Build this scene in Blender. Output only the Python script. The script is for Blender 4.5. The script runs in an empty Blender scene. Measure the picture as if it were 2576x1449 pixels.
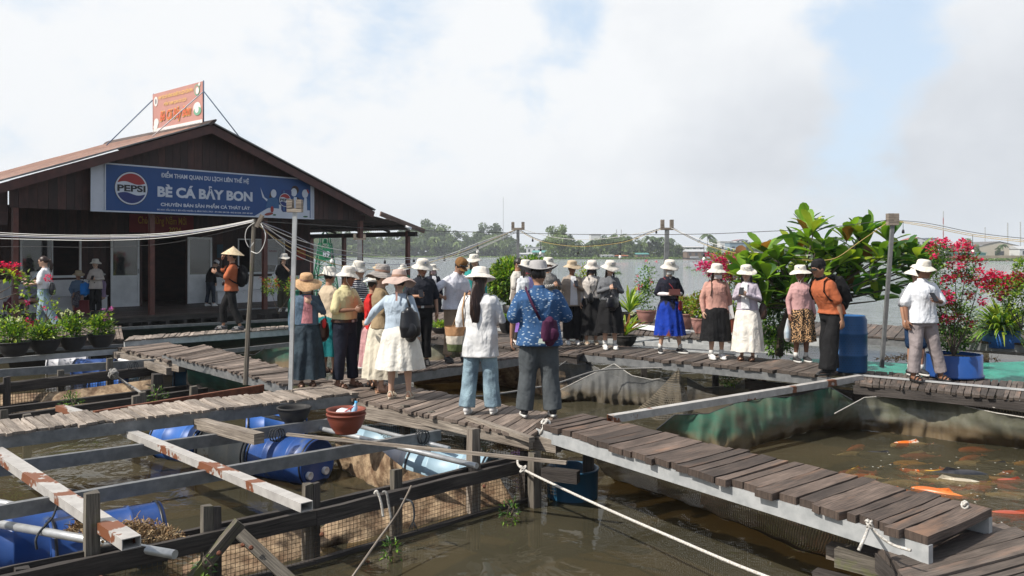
import bpy, bmesh, math, random
from mathutils import Vector, Matrix, noise as mnoise
R = math.radians
rnd = random.Random(7)
SC = bpy.context.scene
COL = SC.collection
# ---------------------------------------------------------------- camera, sky, sun, exposure
FP, HZ, CAMH = 2100.0, 638.0, 2.55          # focal length and horizon of the photograph in 2576-wide pixels, eye height over the water
cd = bpy.data.cameras.new("camera"); cam = bpy.data.objects.new("camera", cd); COL.objects.link(cam)
cam.location = (0, 0, CAMH); cam.rotation_euler = (R(90), 0, 0)
cd.sensor_width = 36; cd.lens = FP/2576*36; cd.shift_y = -(724.5-HZ)/2576
cd.clip_start = .1; cd.clip_end = 20000
SC.camera = cam
SC.view_settings.view_transform = 'Standard'; SC.view_settings.look = 'None'
SC.view_settings.exposure = .22; SC.view_settings.gamma = 1
SC.cycles.max_bounces = 8; SC.cycles.diffuse_bounces = 3; SC.cycles.glossy_bounces = 3
SC.cycles.transparent_max_bounces = 24; SC.cycles.transmission_bounces = 4; SC.cycles.volume_bounces = 0
SC.cycles.use_denoising = True
SC.cycles.sample_clamp_indirect = 6
SUN_EL = 46; SUN_DIR = Vector((-.87, -.47, 0)).normalized()*math.cos(R(SUN_EL)) + Vector((0, 0, math.sin(R(SUN_EL))))
sl = bpy.data.lights.new("sun", 'SUN'); sun = bpy.data.objects.new("sun", sl); COL.objects.link(sun)
sl.energy = 5.0; sl.angle = R(.6); sl.color = (1, .94, .85)
sun.rotation_euler = SUN_DIR.to_track_quat('Z', 'Y').to_euler(); sun.location = (-30, -10, 40)
W = bpy.data.worlds.new("World"); SC.world = W; W.use_nodes = True
def build_world():
    nt = W.node_tree; N = nt.nodes; L = nt.links; N.clear()
    def mk(t, **k):
        n = N.new(t)
        for a, b in k.items(): setattr(n, a, b)
        return n
    def math_(op, a, b=0.0, clamp=False):
        n = mk('ShaderNodeMath', operation=op, use_clamp=clamp)
        for i, s in enumerate((a, b)):
            if isinstance(s, (int, float)): n.inputs[i].default_value = s
            else: L.new(s, n.inputs[i])
        return n.outputs[0]
    tc = mk('ShaderNodeTexCoord'); d = tc.outputs['Generated']
    sky = mk('ShaderNodeTexSky', sky_type='NISHITA', sun_disc=False, sun_elevation=R(SUN_EL),
             sun_rotation=math.atan2(SUN_DIR.x, SUN_DIR.y), air_density=1.0, dust_density=1.6, ozone_density=1.0)
    def noise(scale, det, rough, dist=0, off=(0, 0, 0), st=(1, 1, 1.5)):
        mp = mk('ShaderNodeMapping'); mp.inputs['Location'].default_value = off; mp.inputs['Scale'].default_value = st
        L.new(d, mp.inputs[0]); n = mk('ShaderNodeTexNoise'); L.new(mp.outputs[0], n.inputs['Vector'])
        n.inputs['Scale'].default_value = scale; n.inputs['Detail'].default_value = det
        n.inputs['Roughness'].default_value = rough; n.inputs['Distortion'].default_value = dist
        return n.outputs['Fac']
    def blob(u, v, r0, r1, sx=1.0, sz=1.0):   # a soft patch of the sky round one direction
        c = Vector(((u-1288)/FP, 1, (HZ-v)/FP)).normalized()
        s = mk('ShaderNodeVectorMath', operation='SUBTRACT'); L.new(d, s.inputs[0]); s.inputs[1].default_value = c
        m = mk('ShaderNodeVectorMath', operation='MULTIPLY'); L.new(s.outputs[0], m.inputs[0]); m.inputs[1].default_value = (sx, 1, sz)
        l = mk('ShaderNodeVectorMath', operation='LENGTH'); L.new(m.outputs[0], l.inputs[0])
        r = mk('ShaderNodeMapRange', interpolation_type='SMOOTHSTEP'); L.new(l.outputs['Value'], r.inputs[0])
        r.inputs[1].default_value = r0; r.inputs[2].default_value = r1; r.inputs[3].default_value = 1; r.inputs[4].default_value = 0
        return r.outputs[0]
    n1 = noise(7.0, 9, .56, .15); n2 = noise(2.2, 4, .5, 0, (3, 1, 2))
    gap = blob(2250, 130, .0, .17, 1.0, 1.0)
    gap = math_('ADD', gap, math_('MULTIPLY', blob(2140, 480, .0, .12, 1.2, .8), .8))
    gap = math_('ADD', gap, math_('MULTIPLY', blob(1440, 40, .0, .075, 1.0, .9), .9))
    gap = math_('ADD', gap, math_('MULTIPLY', blob(1800, 0, .0, .05, 1.0, 1), .5))
    gap = math_('ADD', gap, math_('MULTIPLY', blob(1180, 160, .0, .22, .7, 1), .30))
    gap = math_('ADD', gap, math_('MULTIPLY', blob(300, 60, .0, .3, .7, 1), .28))
    solid = math_('ADD', blob(1750, 150, .02, .17, .8, 1.0), math_('MULTIPLY', blob(2560, 330, .0, .16, 1, .8), .9))
    cov = math_('ADD', math_('MULTIPLY', n1, 1.5), math_('MULTIPLY', n2, .5))
    cov = math_('ADD', math_('SUBTRACT', cov, math_('MULTIPLY', gap, .55)), .10)
    cov = math_('ADD', cov, math_('MULTIPLY', solid, .40))
    spb = mk('ShaderNodeSeparateXYZ'); L.new(d, spb.inputs[0])      # the cloud bank stands over the far shore; the unseen sky behind the camera is darkened to cut fill light
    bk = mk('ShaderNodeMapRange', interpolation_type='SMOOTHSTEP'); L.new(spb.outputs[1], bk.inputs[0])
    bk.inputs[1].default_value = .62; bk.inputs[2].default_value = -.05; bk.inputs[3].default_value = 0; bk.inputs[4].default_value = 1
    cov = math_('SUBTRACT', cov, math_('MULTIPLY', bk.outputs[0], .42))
    mr = mk('ShaderNodeMapRange', interpolation_type='SMOOTHSTEP'); L.new(cov, mr.inputs[0])
    mr.inputs[1].default_value = .56; mr.inputs[2].default_value = 1.02
    # clouds: white tops, grey-violet undersides
    n3 = noise(3.2, 6, .5, .1, (5, 2, 2.31)); n4 = noise(9, 8, .6, .2, (1, 7, 3))
    gray = math_('ADD', math_('MULTIPLY', n3, 1.0), math_('MULTIPLY', n4, .35))
    gray = math_('ADD', gray, math_('MULTIPLY', blob(2500, 520, .0, .48, .7, 1.2), .36))
    gray = math_('ADD', gray, math_('MULTIPLY', blob(2010, 330, .0, .2, .7, 1.5), .20))
    gray = math_('ADD', gray, math_('MULTIPLY', blob(1600, 480, .0, .3, .6, 1.3), .02))
    gray = math_('SUBTRACT', gray, math_('MULTIPLY', blob(500, 300, .0, .6, .7, 1), .35))
    gr = mk('ShaderNodeMapRange'); L.new(gray, gr.inputs[0]); gr.inputs[1].default_value = .62; gr.inputs[2].default_value = 1.22
    cc = mk('ShaderNodeValToRGB'); L.new(gr.outputs[0], cc.inputs[0])
    cc.color_ramp.elements[0].color = (.83, .845, .86, 1); cc.color_ramp.elements[1].color = (.55, .58, .625, 1)
    e = cc.color_ramp.elements.new(.45); e.color = (.71, .735, .77, 1)
    # thin high veil in the gaps over the Nishita blue
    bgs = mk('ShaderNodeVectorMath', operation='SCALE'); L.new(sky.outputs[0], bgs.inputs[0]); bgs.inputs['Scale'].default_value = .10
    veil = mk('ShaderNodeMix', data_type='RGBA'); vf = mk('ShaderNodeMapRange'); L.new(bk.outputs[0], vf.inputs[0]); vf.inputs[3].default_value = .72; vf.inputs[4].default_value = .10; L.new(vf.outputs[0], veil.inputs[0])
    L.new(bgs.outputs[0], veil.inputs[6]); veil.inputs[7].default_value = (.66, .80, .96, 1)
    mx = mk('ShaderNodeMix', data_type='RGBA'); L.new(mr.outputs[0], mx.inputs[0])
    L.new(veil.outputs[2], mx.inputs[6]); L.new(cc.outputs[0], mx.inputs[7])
    # milky air near the horizon
    sp = mk('ShaderNodeSeparateXYZ'); L.new(d, sp.inputs[0])
    hz = mk('ShaderNodeMapRange', interpolation_type='SMOOTHSTEP'); L.new(sp.outputs[2], hz.inputs[0])
    hz.inputs[1].default_value = .0; hz.inputs[2].default_value = .10; hz.inputs[3].default_value = .6; hz.inputs[4].default_value = 0
    mh = mk('ShaderNodeMix', data_type='RGBA'); L.new(hz.outputs[0], mh.inputs[0]); L.new(mx.outputs[2], mh.inputs[6])
    mh.inputs[7].default_value = (.68, .73, .77, 1)
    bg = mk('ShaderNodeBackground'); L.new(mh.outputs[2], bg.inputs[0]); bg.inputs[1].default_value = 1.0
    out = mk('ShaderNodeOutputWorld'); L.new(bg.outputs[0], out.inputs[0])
build_world()

# ---------------------------------------------------------------- helpers
def G(u, v, z=.72):            # the point of the level plane z that the photograph shows at (u, v)
    Y = (CAMH-z)*FP/(v-HZ); return Vector(((u-1288)*Y/FP, Y, z))
def P(u, v, Y):                # the point at distance Y seen at (u, v)
    return Vector(((u-1288)*Y/FP, Y, CAMH+(HZ-v)*Y/FP))
class MB:
    def __init__(s): s.v = []; s.f = []; s.m = []; s.uv = []; s.t = []; s.sm = []
    def face(s, ids, mi=0, uv=None, tint=.5, smooth=False):
        s.f.append(tuple(ids)); s.m.append(mi); s.t.append(tint); s.sm.append(smooth)
        s.uv.extend(uv if uv else [(0, 0)]*len(ids))
    def add(s, pts): b = len(s.v); s.v.extend(Vector(p) for p in pts); return b
    def quad(s, a, b, c, d, mi=0, tint=.5, uv=None):
        i = s.add((a, b, c, d))
        if uv is None:
            w = (Vector(b)-Vector(a)).length; h = (Vector(d)-Vector(a)).length; uv = [(0, 0), (w, 0), (w, h), (0, h)]
        s.face((i, i+1, i+2, i+3), mi, uv, tint)
    def box(s, c, ax, ay, az, mi=0, tint=.5, uvo=None):
        # c centre, ax/ay/az half-extent vectors; ax is the grain direction
        c, ax, ay, az = Vector(c), Vector(ax), Vector(ay), Vector(az)
        b = s.add([c+ax*i+ay*j+az*k for i in (-1, 1) for j in (-1, 1) for k in (-1, 1)])
        lx, ly, lz = ax.length*2, ay.length*2, az.length*2
        o = uvo or (rnd.random()*20, rnd.random()*20)
        U = lambda *q: [(o[0]+x, o[1]+y) for x, y in q]
        fs = [((0, 1, 3, 2), U((0, 0), (0, lz), (ly, lz), (ly, 0))), ((4, 6, 7, 5), U((0, 0), (ly, 0), (ly, lz), (0, lz))),
              ((0, 4, 5, 1), U((0, 0), (lx, 0), (lx, lz), (0, lz))), ((2, 3, 7, 6), U((0, 0), (0, lz), (lx, lz), (lx, 0))),
              ((0, 2, 6, 4), U((0, 0), (0, ly), (lx, ly), (lx, 0))), ((1, 5, 7, 3), U((0, 0), (lx, 0), (lx, ly), (0, ly)))]
        # keep outward normals whatever the handedness
        flip = ax.cross(ay).dot(az) < 0
        for q, uv in fs:
            q = [b+i for i in q]
            if flip: q = q[::-1]; uv = uv[::-1]
            s.face(q, mi, uv, tint)
    def cube(s, x0, x1, y0, y1, z0, z1, mi=0, tint=.5):
        s.box(((x0+x1)/2, (y0+y1)/2, (z0+z1)/2), ((x1-x0)/2, 0, 0), (0, (y1-y0)/2, 0), (0, 0, (z1-z0)/2), mi, tint)
    def beam(s, p0, p1, w, h, mi=0, tint=.5, up=(0, 0, 1), top=False):
        # a bar from p0 to p1; top=True: the points lie on the middle of its top face
        p0, p1, up = Vector(p0), Vector(p1), Vector(up)
        d = (p1-p0); a = d.normalized(); side = a.cross(up)
        if side.length < 1e-4: side = a.cross(Vector((1, 0, 0)))
        side.normalize(); u2 = side.cross(a).normalized()
        c = (p0+p1)/2 - (u2*h/2 if top else Vector())
        s.box(c, d/2, side*w/2, u2*h/2, mi, tint)
    def tube(s, pts, r, n=8, mi=0, tint=.5, cap=True, smooth=True, closed=False):
        pts = [Vector(p) for p in pts]; m = len(pts)
        rr = list(r) if isinstance(r, list) or (isinstance(r, tuple) and len(r) == m and m != 2) else [r]*m
        prev = None; rings = []; acc = 0
        for i, p in enumerate(pts):
            if i == 0: t = pts[1]-p
            elif i == m-1: t = p-pts[i-1]
            else: t = (pts[i+1]-pts[i-1])
            t.normalize()
            if prev is None:
                a = t.orthogonal().normalized()
            else:
                a = (prev - t*prev.dot(t))
                a = a.normalized() if a.length > 1e-6 else t.orthogonal().normalized()
            prev = a; b = t.cross(a)
            if i: acc += (p-pts[i-1]).length
            q = rr[i]
            rx, ry = (q if isinstance(q, (tuple, list)) else (q, q))
            rings.append((s.add([p+a*math.cos(2*math.pi*k/n)*rx+b*math.sin(2*math.pi*k/n)*ry for k in range(n)]), acc))
        for i in range(m-1):
            b0, l0 = rings[i]; b1, l1 = rings[i+1]
            for k in range(n):
                k2 = (k+1) % n
                c = 2*math.pi*max(.001, (rr[i][0] if isinstance(rr[i], (tuple, list)) else rr[i]))
                s.face((b0+k, b0+k2, b1+k2, b1+k), mi, [(l0, k/n*c), (l0, (k+1)/n*c), (l1, (k+1)/n*c), (l1, k/n*c)], tint, smooth)
        if cap:
            s.face([rings[0][0]+k for k in range(n)][::-1], mi, None, tint); s.face([rings[-1][0]+k for k in range(n)], mi, None, tint)
    def lathe(s, prof, n=24, c=(0, 0, 0), mi=0, tint=.5, axis=None, wob=None, smooth=True, capb=False, capt=False):
        c = Vector(c)
        if axis is None: ex, ey, ez = Vector((1, 0, 0)), Vector((0, 1, 0)), Vector((0, 0, 1))
        else:
            ez = Vector(axis).normalized(); ex = ez.orthogonal().normalized(); ey = ez.cross(ex)
        rows = []
        for j, (r, z) in enumerate(prof):
            pts = []
            for k in range(n):
                a = 2*math.pi*k/n
                rr, zz = (r, z) if wob is None else wob(j, a, r, z)
                pts.append(c+ex*math.cos(a)*rr+ey*math.sin(a)*rr+ez*zz)
            rows.append(s.add(pts))
        for j in range(len(prof)-1):
            for k in range(n):
                k2 = (k+1) % n
                s.face((rows[j]+k, rows[j]+k2, rows[j+1]+k2, rows[j+1]+k), mi,
                       [(k/n*3, prof[j][1]*2), ((k+1)/n*3, prof[j][1]*2), ((k+1)/n*3, prof[j+1][1]*2), (k/n*3, prof[j+1][1]*2)], tint, smooth)
        if capb: s.face([rows[0]+k for k in range(n)][::-1], mi, None, tint)
        if capt: s.face([rows[-1]+k for k in range(n)], mi, None, tint)
    def grid(s, fn, nu, nv, mi=0, tint=.5, smooth=True, us=1.0, vs=1.0, close=False):
        b = len(s.v)
        for j in range(nv+1):
            for i in range(nu+1): s.v.append(Vector(fn(i/nu, j/nv)))
        for j in range(nv):
            for i in range(nu):
                a = b+j*(nu+1)+i
                s.face((a, a+1, a+nu+2, a+nu+1), mi, [(i/nu*us, j/nv*vs), ((i+1)/nu*us, j/nv*vs), ((i+1)/nu*us, (j+1)/nv*vs), (i/nu*us, (j+1)/nv*vs)], tint, smooth)
    def ell(s, c, rx, ry, rz, n=12, m=8, mi=0, tint=.5):
        c = Vector(c)
        s.lathe([(math.sin(math.pi*j/m)*1.0+1e-4, -math.cos(math.pi*j/m)) for j in range(m+1)], n, (0, 0, 0), mi, tint)
        k = (m+1)*n
        for i in range(len(s.v)-k, len(s.v)):
            q = s.v[i]; s.v[i] = Vector((c.x+q.x*rx, c.y+q.y*ry, c.z+q.z*rz))
    def merge(s, o, M=None, mi=None):
        b = len(s.v); s.v.extend([(M @ q) if M else q.copy() for q in o.v])
        s.f.extend(tuple(i+b for i in f) for f in o.f); s.m.extend(o.m if mi is None else [mi]*len(o.m)); s.uv.extend(o.uv); s.t.extend(o.t); s.sm.extend(o.sm)
    def mesh(s, name, mats, off=Vector()):
        me = bpy.data.meshes.new(name)
        me.from_pydata([q-off for q in s.v], [], s.f); me.update()
        for m in (mats if isinstance(mats, (list, tuple)) else [mats]): me.materials.append(m)
        me.polygons.foreach_set('material_index', s.m); me.polygons.foreach_set('use_smooth', s.sm)
        uv = me.uv_layers.new(name='UVMap'); uv.data.foreach_set('uv', [c for q in s.uv for c in q])
        at = me.attributes.new('tint', 'FLOAT', 'FACE'); at.data.foreach_set('value', s.t)
        return me
    def build(s, name, mats, parent=None, local=False, origin=None):
        off = Vector()
        if parent is None:
            if origin is None:
                xs = [q.x for q in s.v]; ys = [q.y for q in s.v]; zs = [q.z for q in s.v]
                origin = Vector(((min(xs)+max(xs))/2, (min(ys)+max(ys))/2, min(zs)))
            off = Vector(origin)
        elif not local:
            p = parent
            while p: off = off+p.location; p = p.parent
        me = s.mesh(name, mats, off)
        o = bpy.data.objects.new(name, me); COL.objects.link(o)
        if parent is None: o.location = off
        else: o.parent = parent
        return o
def tag(o, label=None, cat=None, group=None, kind=None):
    if label and not kind: kind = 'thing'
    if label: o['label'] = label
    if cat: o['category'] = cat
    if group: o['group'] = group
    if kind: o['kind'] = kind
    return o
def empty(name, loc=(0, 0, 0), label=None, cat=None, group=None, rz=0):
    o = bpy.data.objects.new(name, None); COL.objects.link(o); o.location = loc; o.rotation_euler = (0, 0, rz)
    o.empty_display_size = .1
    return tag(o, label, cat, group)
def dup(root, loc, rz=0, label=None, sc=None):
    r = root.copy(); COL.objects.link(r); r.location = loc; r.rotation_euler = (0, 0, rz)
    if sc: r.scale = sc if isinstance(sc, (tuple, list)) else (sc, sc, sc)
    if label: r['label'] = label
    for ch in root.children:
        c = ch.copy(); COL.objects.link(c); c.parent = r
        for g in ch.children:
            d = g.copy(); COL.objects.link(d); d.parent = c
    return r

# ---------------------------------------------------------------- materials
def nodes(name):
    m = bpy.data.materials.new(name); m.use_nodes = True; nt = m.node_tree
    b = nt.nodes['Principled BSDF']; return m, nt, b
def ramp(nt, fac, stops):
    r = nt.nodes.new('ShaderNodeValToRGB'); el = r.color_ramp.elements
    while len(el) < len(stops): el.new(.5)
    for e, (p, c) in zip(el, stops): e.position = p; e.color = (*c, 1)
    if fac is not None: nt.links.new(fac, r.inputs[0])
    return r.outputs[0]
def tex(nt, scale, det=4, rough=.55, coord='Object', st=(1, 1, 1), dist=0):
    tc = nt.nodes.new('ShaderNodeTexCoord'); mp = nt.nodes.new('ShaderNodeMapping'); mp.inputs['Scale'].default_value = st
    n = nt.nodes.new('ShaderNodeTexNoise'); nt.links.new(tc.outputs[coord], mp.inputs[0]); nt.links.new(mp.outputs[0], n.inputs['Vector'])
    n.inputs['Scale'].default_value = scale; n.inputs['Detail'].default_value = det; n.inputs['Roughness'].default_value = rough
    n.inputs['Distortion'].default_value = dist
    return n.outputs['Fac']
def mul(nt, a, b, fac=1.0, mode='MULTIPLY'):
    n = nt.nodes.new('ShaderNodeMix'); n.data_type = 'RGBA'; n.blend_type = mode
    if isinstance(fac, (int, float)): n.inputs[0].default_value = fac
    else: nt.links.new(fac, n.inputs[0])
    for i, s in ((6, a), (7, b)):
        if isinstance(s, tuple): n.inputs[i].default_value = (*s, 1)
        else: nt.links.new(s, n.inputs[i])
    return n.outputs[2]
def tintsock(nt, lo, hi):
    a = nt.nodes.new('ShaderNodeAttribute'); a.attribute_name = 'tint'
    r = nt.nodes.new('ShaderNodeMapRange'); nt.links.new(a.outputs['Fac'], r.inputs[0]); r.inputs[3].default_value = lo; r.inputs[4].default_value = hi
    c = nt.nodes.new('ShaderNodeCombineColor')
    for i in range(3): nt.links.new(r.outputs[0], c.inputs[i])
    return c.outputs[0]
def bump(nt, b, h, st=.3, dist=.02):
    n = nt.nodes.new('ShaderNodeBump'); n.inputs['Strength'].default_value = st; n.inputs['Distance'].default_value = dist
    nt.links.new(h, n.inputs['Height']); nt.links.new(n.outputs[0], b.inputs['Normal']); return n
def mat(name, c1, c2=None, rough=.7, scale=6, det=5, metal=0, bst=0, bd=.01, coord='Object', st=(1, 1, 1), tint=None, spots=None, sss=0, alpha=None, lo=.35, hi=.65, trans=0, ior=1.45):
    m, nt, b = nodes(name)
    c2 = c2 or tuple(x*.75 for x in c1)
    f = tex(nt, scale, det, .6, coord, st)
    col = ramp(nt, f, [(lo, c2), (hi, c1)])
    if spots:        # (colour, scale, threshold, width)
        sc_, sn, th, w = spots
        g = tex(nt, sn, 6, .6, coord, st)
        fr = ramp(nt, g, [(th, (0, 0, 0)), (min(1, th+w), (1, 1, 1))])
        col = mul(nt, col, sc_, fr, 'MIX')
    if tint: col = mul(nt, col, tintsock(nt, *tint))
    nt.links.new(col, b.inputs['Base Color'])
    b.inputs['Roughness'].default_value = rough; b.inputs['Metallic'].default_value = metal
    if bst: bump(nt, b, f, bst, bd)
    if trans: b.inputs['Transmission Weight'].default_value = trans
    b.inputs['IOR'].default_value = ior
    return m
def wood(name, light, dark, rough=.85, gs=1.0, tint=(.55, 1.35), moss=None, warm=None):
    m, nt, b = nodes(name)
    f1 = tex(nt, 5*gs, 6, .65, 'UV', (.8, 22, 1), .3); f2 = tex(nt, 2.2*gs, 3, .5, 'UV', (1, 3, 1)); f3 = tex(nt, 40*gs, 2, .5, 'UV', (.5, 3, 1))
    col = ramp(nt, f1, [(.30, dark), (.52, tuple((a+b_)/2 for a, b_ in zip(light, dark))), (.70, light)])
    blot = ramp(nt, f2, [(.3, (.55, .52, .50)), (.62, (1.08, 1.06, 1.04))])
    col = mul(nt, col, blot)
    if warm:
        wf = ramp(nt, tex(nt, 1.3*gs, 4, .6, 'UV', (1, 4, 1)), [(.55, (0, 0, 0)), (.7, (1, 1, 1))])
        col = mul(nt, col, warm, wf, 'MIX')
    if moss:
        mf = ramp(nt, tex(nt, 3.1*gs, 5, .7, 'Object'), [(.56, (0, 0, 0)), (.68, (1, 1, 1))])
        col = mul(nt, col, moss, mf, 'MIX')
    col = mul(nt, col, tintsock(nt, *tint))
    nt.links.new(col, b.inputs['Base Color']); b.inputs['Roughness'].default_value = rough
    h = nt.nodes.new('ShaderNodeMath'); h.operation = 'ADD'; nt.links.new(f1, h.inputs[0]); nt.links.new(f3, h.inputs[1])
    bump(nt, b, h.outputs[0], .55, .008)
    return m
def netmat(name, c1, c2, cell=.03, fill=.35, rough=.8, dirt=None):
    # knotted or woven mesh: threads run along the UV grid, the holes are open
    m, nt, b = nodes(name)
    tc = nt.nodes.new('ShaderNodeTexCoord'); sp = nt.nodes.new('ShaderNodeSeparateXYZ'); nt.links.new(tc.outputs['UV'], sp.inputs[0])
    def thread(sock):
        a = nt.nodes.new('ShaderNodeMath'); a.operation = 'DIVIDE'; nt.links.new(sock, a.inputs[0]); a.inputs[1].default_value = cell
        f = nt.nodes.new('ShaderNodeMath'); f.operation = 'FRACT'; nt.links.new(a.outputs[0], f.inputs[0])
        l = nt.nodes.new('ShaderNodeMath'); l.operation = 'LESS_THAN'; nt.links.new(f.outputs[0], l.inputs[0]); l.inputs[1].default_value = fill
        return l.outputs[0]
    mx = nt.nodes.new('ShaderNodeMath'); mx.operation = 'MAXIMUM'; nt.links.new(thread(sp.outputs[0]), mx.inputs[0]); nt.links.new(thread(sp.outputs[1]), mx.inputs[1])
    col = ramp(nt, tex(nt, 2.5, 6, .65), [(.35, c2), (.62, c1)])
    if dirt:
        z = nt.nodes.new('ShaderNodeNewGeometry'); s2 = nt.nodes.new('ShaderNodeSeparateXYZ'); nt.links.new(z.outputs['Position'], s2.inputs[0])
        nz = tex(nt, 3, 5, .6); ad = nt.nodes.new('ShaderNodeMath'); ad.operation = 'MULTIPLY_ADD'; nt.links.new(nz, ad.inputs[0]); ad.inputs[1].default_value = -.3; nt.links.new(s2.outputs[2], ad.inputs[2])
        col = mul(nt, dirt, col, ramp(nt, ad.outputs[0], [(0, (0, 0, 0)), (.12, (1, 1, 1))]), 'MIX')
        # algae-clogged below: the holes close
        cl = nt.nodes.new('ShaderNodeMath'); cl.operation = 'LESS_THAN'; nt.links.new(ad.outputs[0], cl.inputs[0]); cl.inputs[1].default_value = -.06
        m2 = nt.nodes.new('ShaderNodeMath'); m2.operation = 'MAXIMUM'; nt.links.new(mx.outputs[0], m2.inputs[0]); nt.links.new(cl.outputs[0], m2.inputs[1]); mx = m2
    nt.links.new(col, b.inputs['Base Color']); b.inputs['Roughness'].default_value = rough
    tr = nt.nodes.new('ShaderNodeBsdfTransparent'); ms = nt.nodes.new('ShaderNodeMixShader')
    out = nt.nodes['Material Output']
    nt.links.new(mx.outputs[0], ms.inputs[0]); nt.links.new(tr.outputs[0], ms.inputs[1]); nt.links.new(b.outputs[0], ms.inputs[2]); nt.links.new(ms.outputs[0], out.inputs[0])
    return m
M = {}
M['plank'] = wood('weathered plank', (.30, .245, .205), (.085, .062, .050), tint=(.6, 1.45))
M['plank_pale'] = wood('sun-bleached plank', (.42, .37, .32), (.11, .088, .07), tint=(.75, 1.4))
M['plank_dark'] = wood('dark damp plank', (.155, .125, .105), (.04, .032, .027), tint=(.6, 1.5), warm=(.17, .11, .08))
M['plank_right'] = wood('brown grey plank', (.19, .14, .112), (.030, .022, .018), tint=(.5, 1.35), warm=(.19, .11, .07))
M['timber_pale'] = wood('split grey timber', (.42, .37, .31), (.07, .055, .045), tint=(.8, 1.2), gs=.7)
M['timber_dark'] = wood('black soaked timber', (.085, .073, .066), (.012, .010, .009), tint=(.7, 1.3), gs=.7)
M['timber_moss'] = wood('mossy post timber', (.22, .20, .165), (.04, .034, .028), tint=(.8, 1.2), gs=.7, moss=(.10, .11, .035))
M['house_wood'] = wood('dark red stained board', (.060, .018, .013), (.022, .008, .006), rough=.6, tint=(.6, 1.5))
M['house_trim'] = mat('brown red trim paint', (.085, .030, .024), (.055, .021, .018), .55, 4)
M['post_red'] = mat('red brown post paint', (.13, .042, .030), (.075, .026, .020), .5, 5)
M['porch'] = wood('dark porch board', (.11, .075, .060), (.035, .026, .022), rough=.5, tint=(.7, 1.3))
M['galv'] = mat('galvanised steel', (.24, .245, .245), (.155, .16, .165), .45, 9, 7, .35, .1, .003, spots=((.10, .045, .025), 2.3, .69, .03))
M['galv_light'] = mat('bright zinc steel', (.50, .51, .51), (.36, .375, .38), .42, 8, 7, .25, .1, .003, spots=((.26, .16, .10), 3.1, .72, .05))
M['galv_rust'] = mat('zinc steel with rust patches', (.50, .48, .45), (.36, .34, .32), .5, 7, 7, .15, .15, .003, spots=((.20, .075, .035), 1.6, .57, .012))
M['rust'] = mat('brown rusted steel', (.20, .075, .038), (.10, .035, .020), .85, 14, 7, 0, .3, .004)
M['pipe'] = mat('grey scaffold pipe', (.50, .51, .51), (.36, .37, .38), .38, 10, 5, .5, spots=((.17, .07, .04), 5, .68, .04))
M['black'] = mat('black plastic', (.02, .02, .022), (.012, .012, .013), .45, 10)
M['rope'] = mat('white braided rope', (.62, .60, .56), (.34, .31, .27), .9, 60, 3, coord='UV', st=(1, 1, 1), bst=.6, bd=.01)
M['rope_grey'] = mat('grey old rope', (.32, .31, .29), (.13, .125, .12), .9, 60, 3, coord='UV', bst=.6, bd=.01)
M['rope_dark'] = mat('dark rope', (.05, .055, .06), (.02, .022, .025), .9, 60, 3, coord='UV', bst=.6, bd=.01)
M['white_paint'] = mat('white painted board', (.76, .76, .77), (.64, .64, .65), .6, 3, spots=((.30, .27, .24), 7, .70, .04))
M['alu'] = mat('white aluminium', (.80, .81, .82), (.70, .71, .72), .4, 4)
def glassmat():
    m, nt, b = nodes('dark window glass'); b.inputs['Base Color'].default_value = (.035, .04, .04, 1); b.inputs['Roughness'].default_value = .04
    b.inputs['IOR'].default_value = 1.6; b.inputs['Alpha'].default_value = .8; b.inputs['Specular IOR Level'].default_value = .9
    return m
M['glass'] = glassmat()
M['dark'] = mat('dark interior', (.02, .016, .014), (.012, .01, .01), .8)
M['blue_drum'] = mat('blue plastic drum', (.022, .075, .27), (.016, .052, .19), .38, 3, spots=((.10, .12, .13), 4, .58, .12), bst=.05)
M['blue_tub'] = mat('mid blue plastic', (.025, .12, .42), (.02, .09, .33), .45, 3, spots=((.05, .13, .3), 5, .6, .1))
M['teal_and_shaded_blue'] = mat('deep teal and shaded blue plastic', (.015, .085, .16), (.012, .06, .12), .45, 3, spots=((.06, .05, .04), 4, .62, .08))
M['sky_drum'] = mat('pale sky blue plastic', (.33, .47, .56), (.25, .37, .45), .45, 3, spots=((.35, .25, .17), 3, .62, .07))
M['grey_drum'] = mat('pale grey plastic', (.50, .50, .54), (.40, .40, .43), .5, 3, spots=((.25, .19, .13), 4, .62, .08))
M['rust_drum'] = mat('cream and grey stained drum', (.42, .38, .31), (.25, .27, .27), .55, 2.4, spots=((.14, .08, .04), 4, .60, .06))
M['terracotta'] = mat('terracotta pot', (.22, .055, .032), (.16, .04, .024), .55, 4, spots=((.33, .17, .12), 6, .68, .05))
M['pot_black'] = mat('black clay bowl', (.030, .029, .028), (.018, .017, .017), .7, 5, bst=.2, spots=((.07, .065, .06), 8, .64, .08))
M['pot_pink'] = mat('dusty pink pot', (.36, .19, .16), (.27, .13, .11), .6, 4)
M['soil'] = mat('potting soil', (.06, .045, .03), (.03, .022, .016), .95, 12)
M['tarp'] = mat('muddy beige float liner', (.40, .29, .18), (.13, .075, .04), .75, 5, 9, bst=1, bd=.05, spots=((.05, .03, .018), 3.5, .53, .12), lo=.38, hi=.6)
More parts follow.
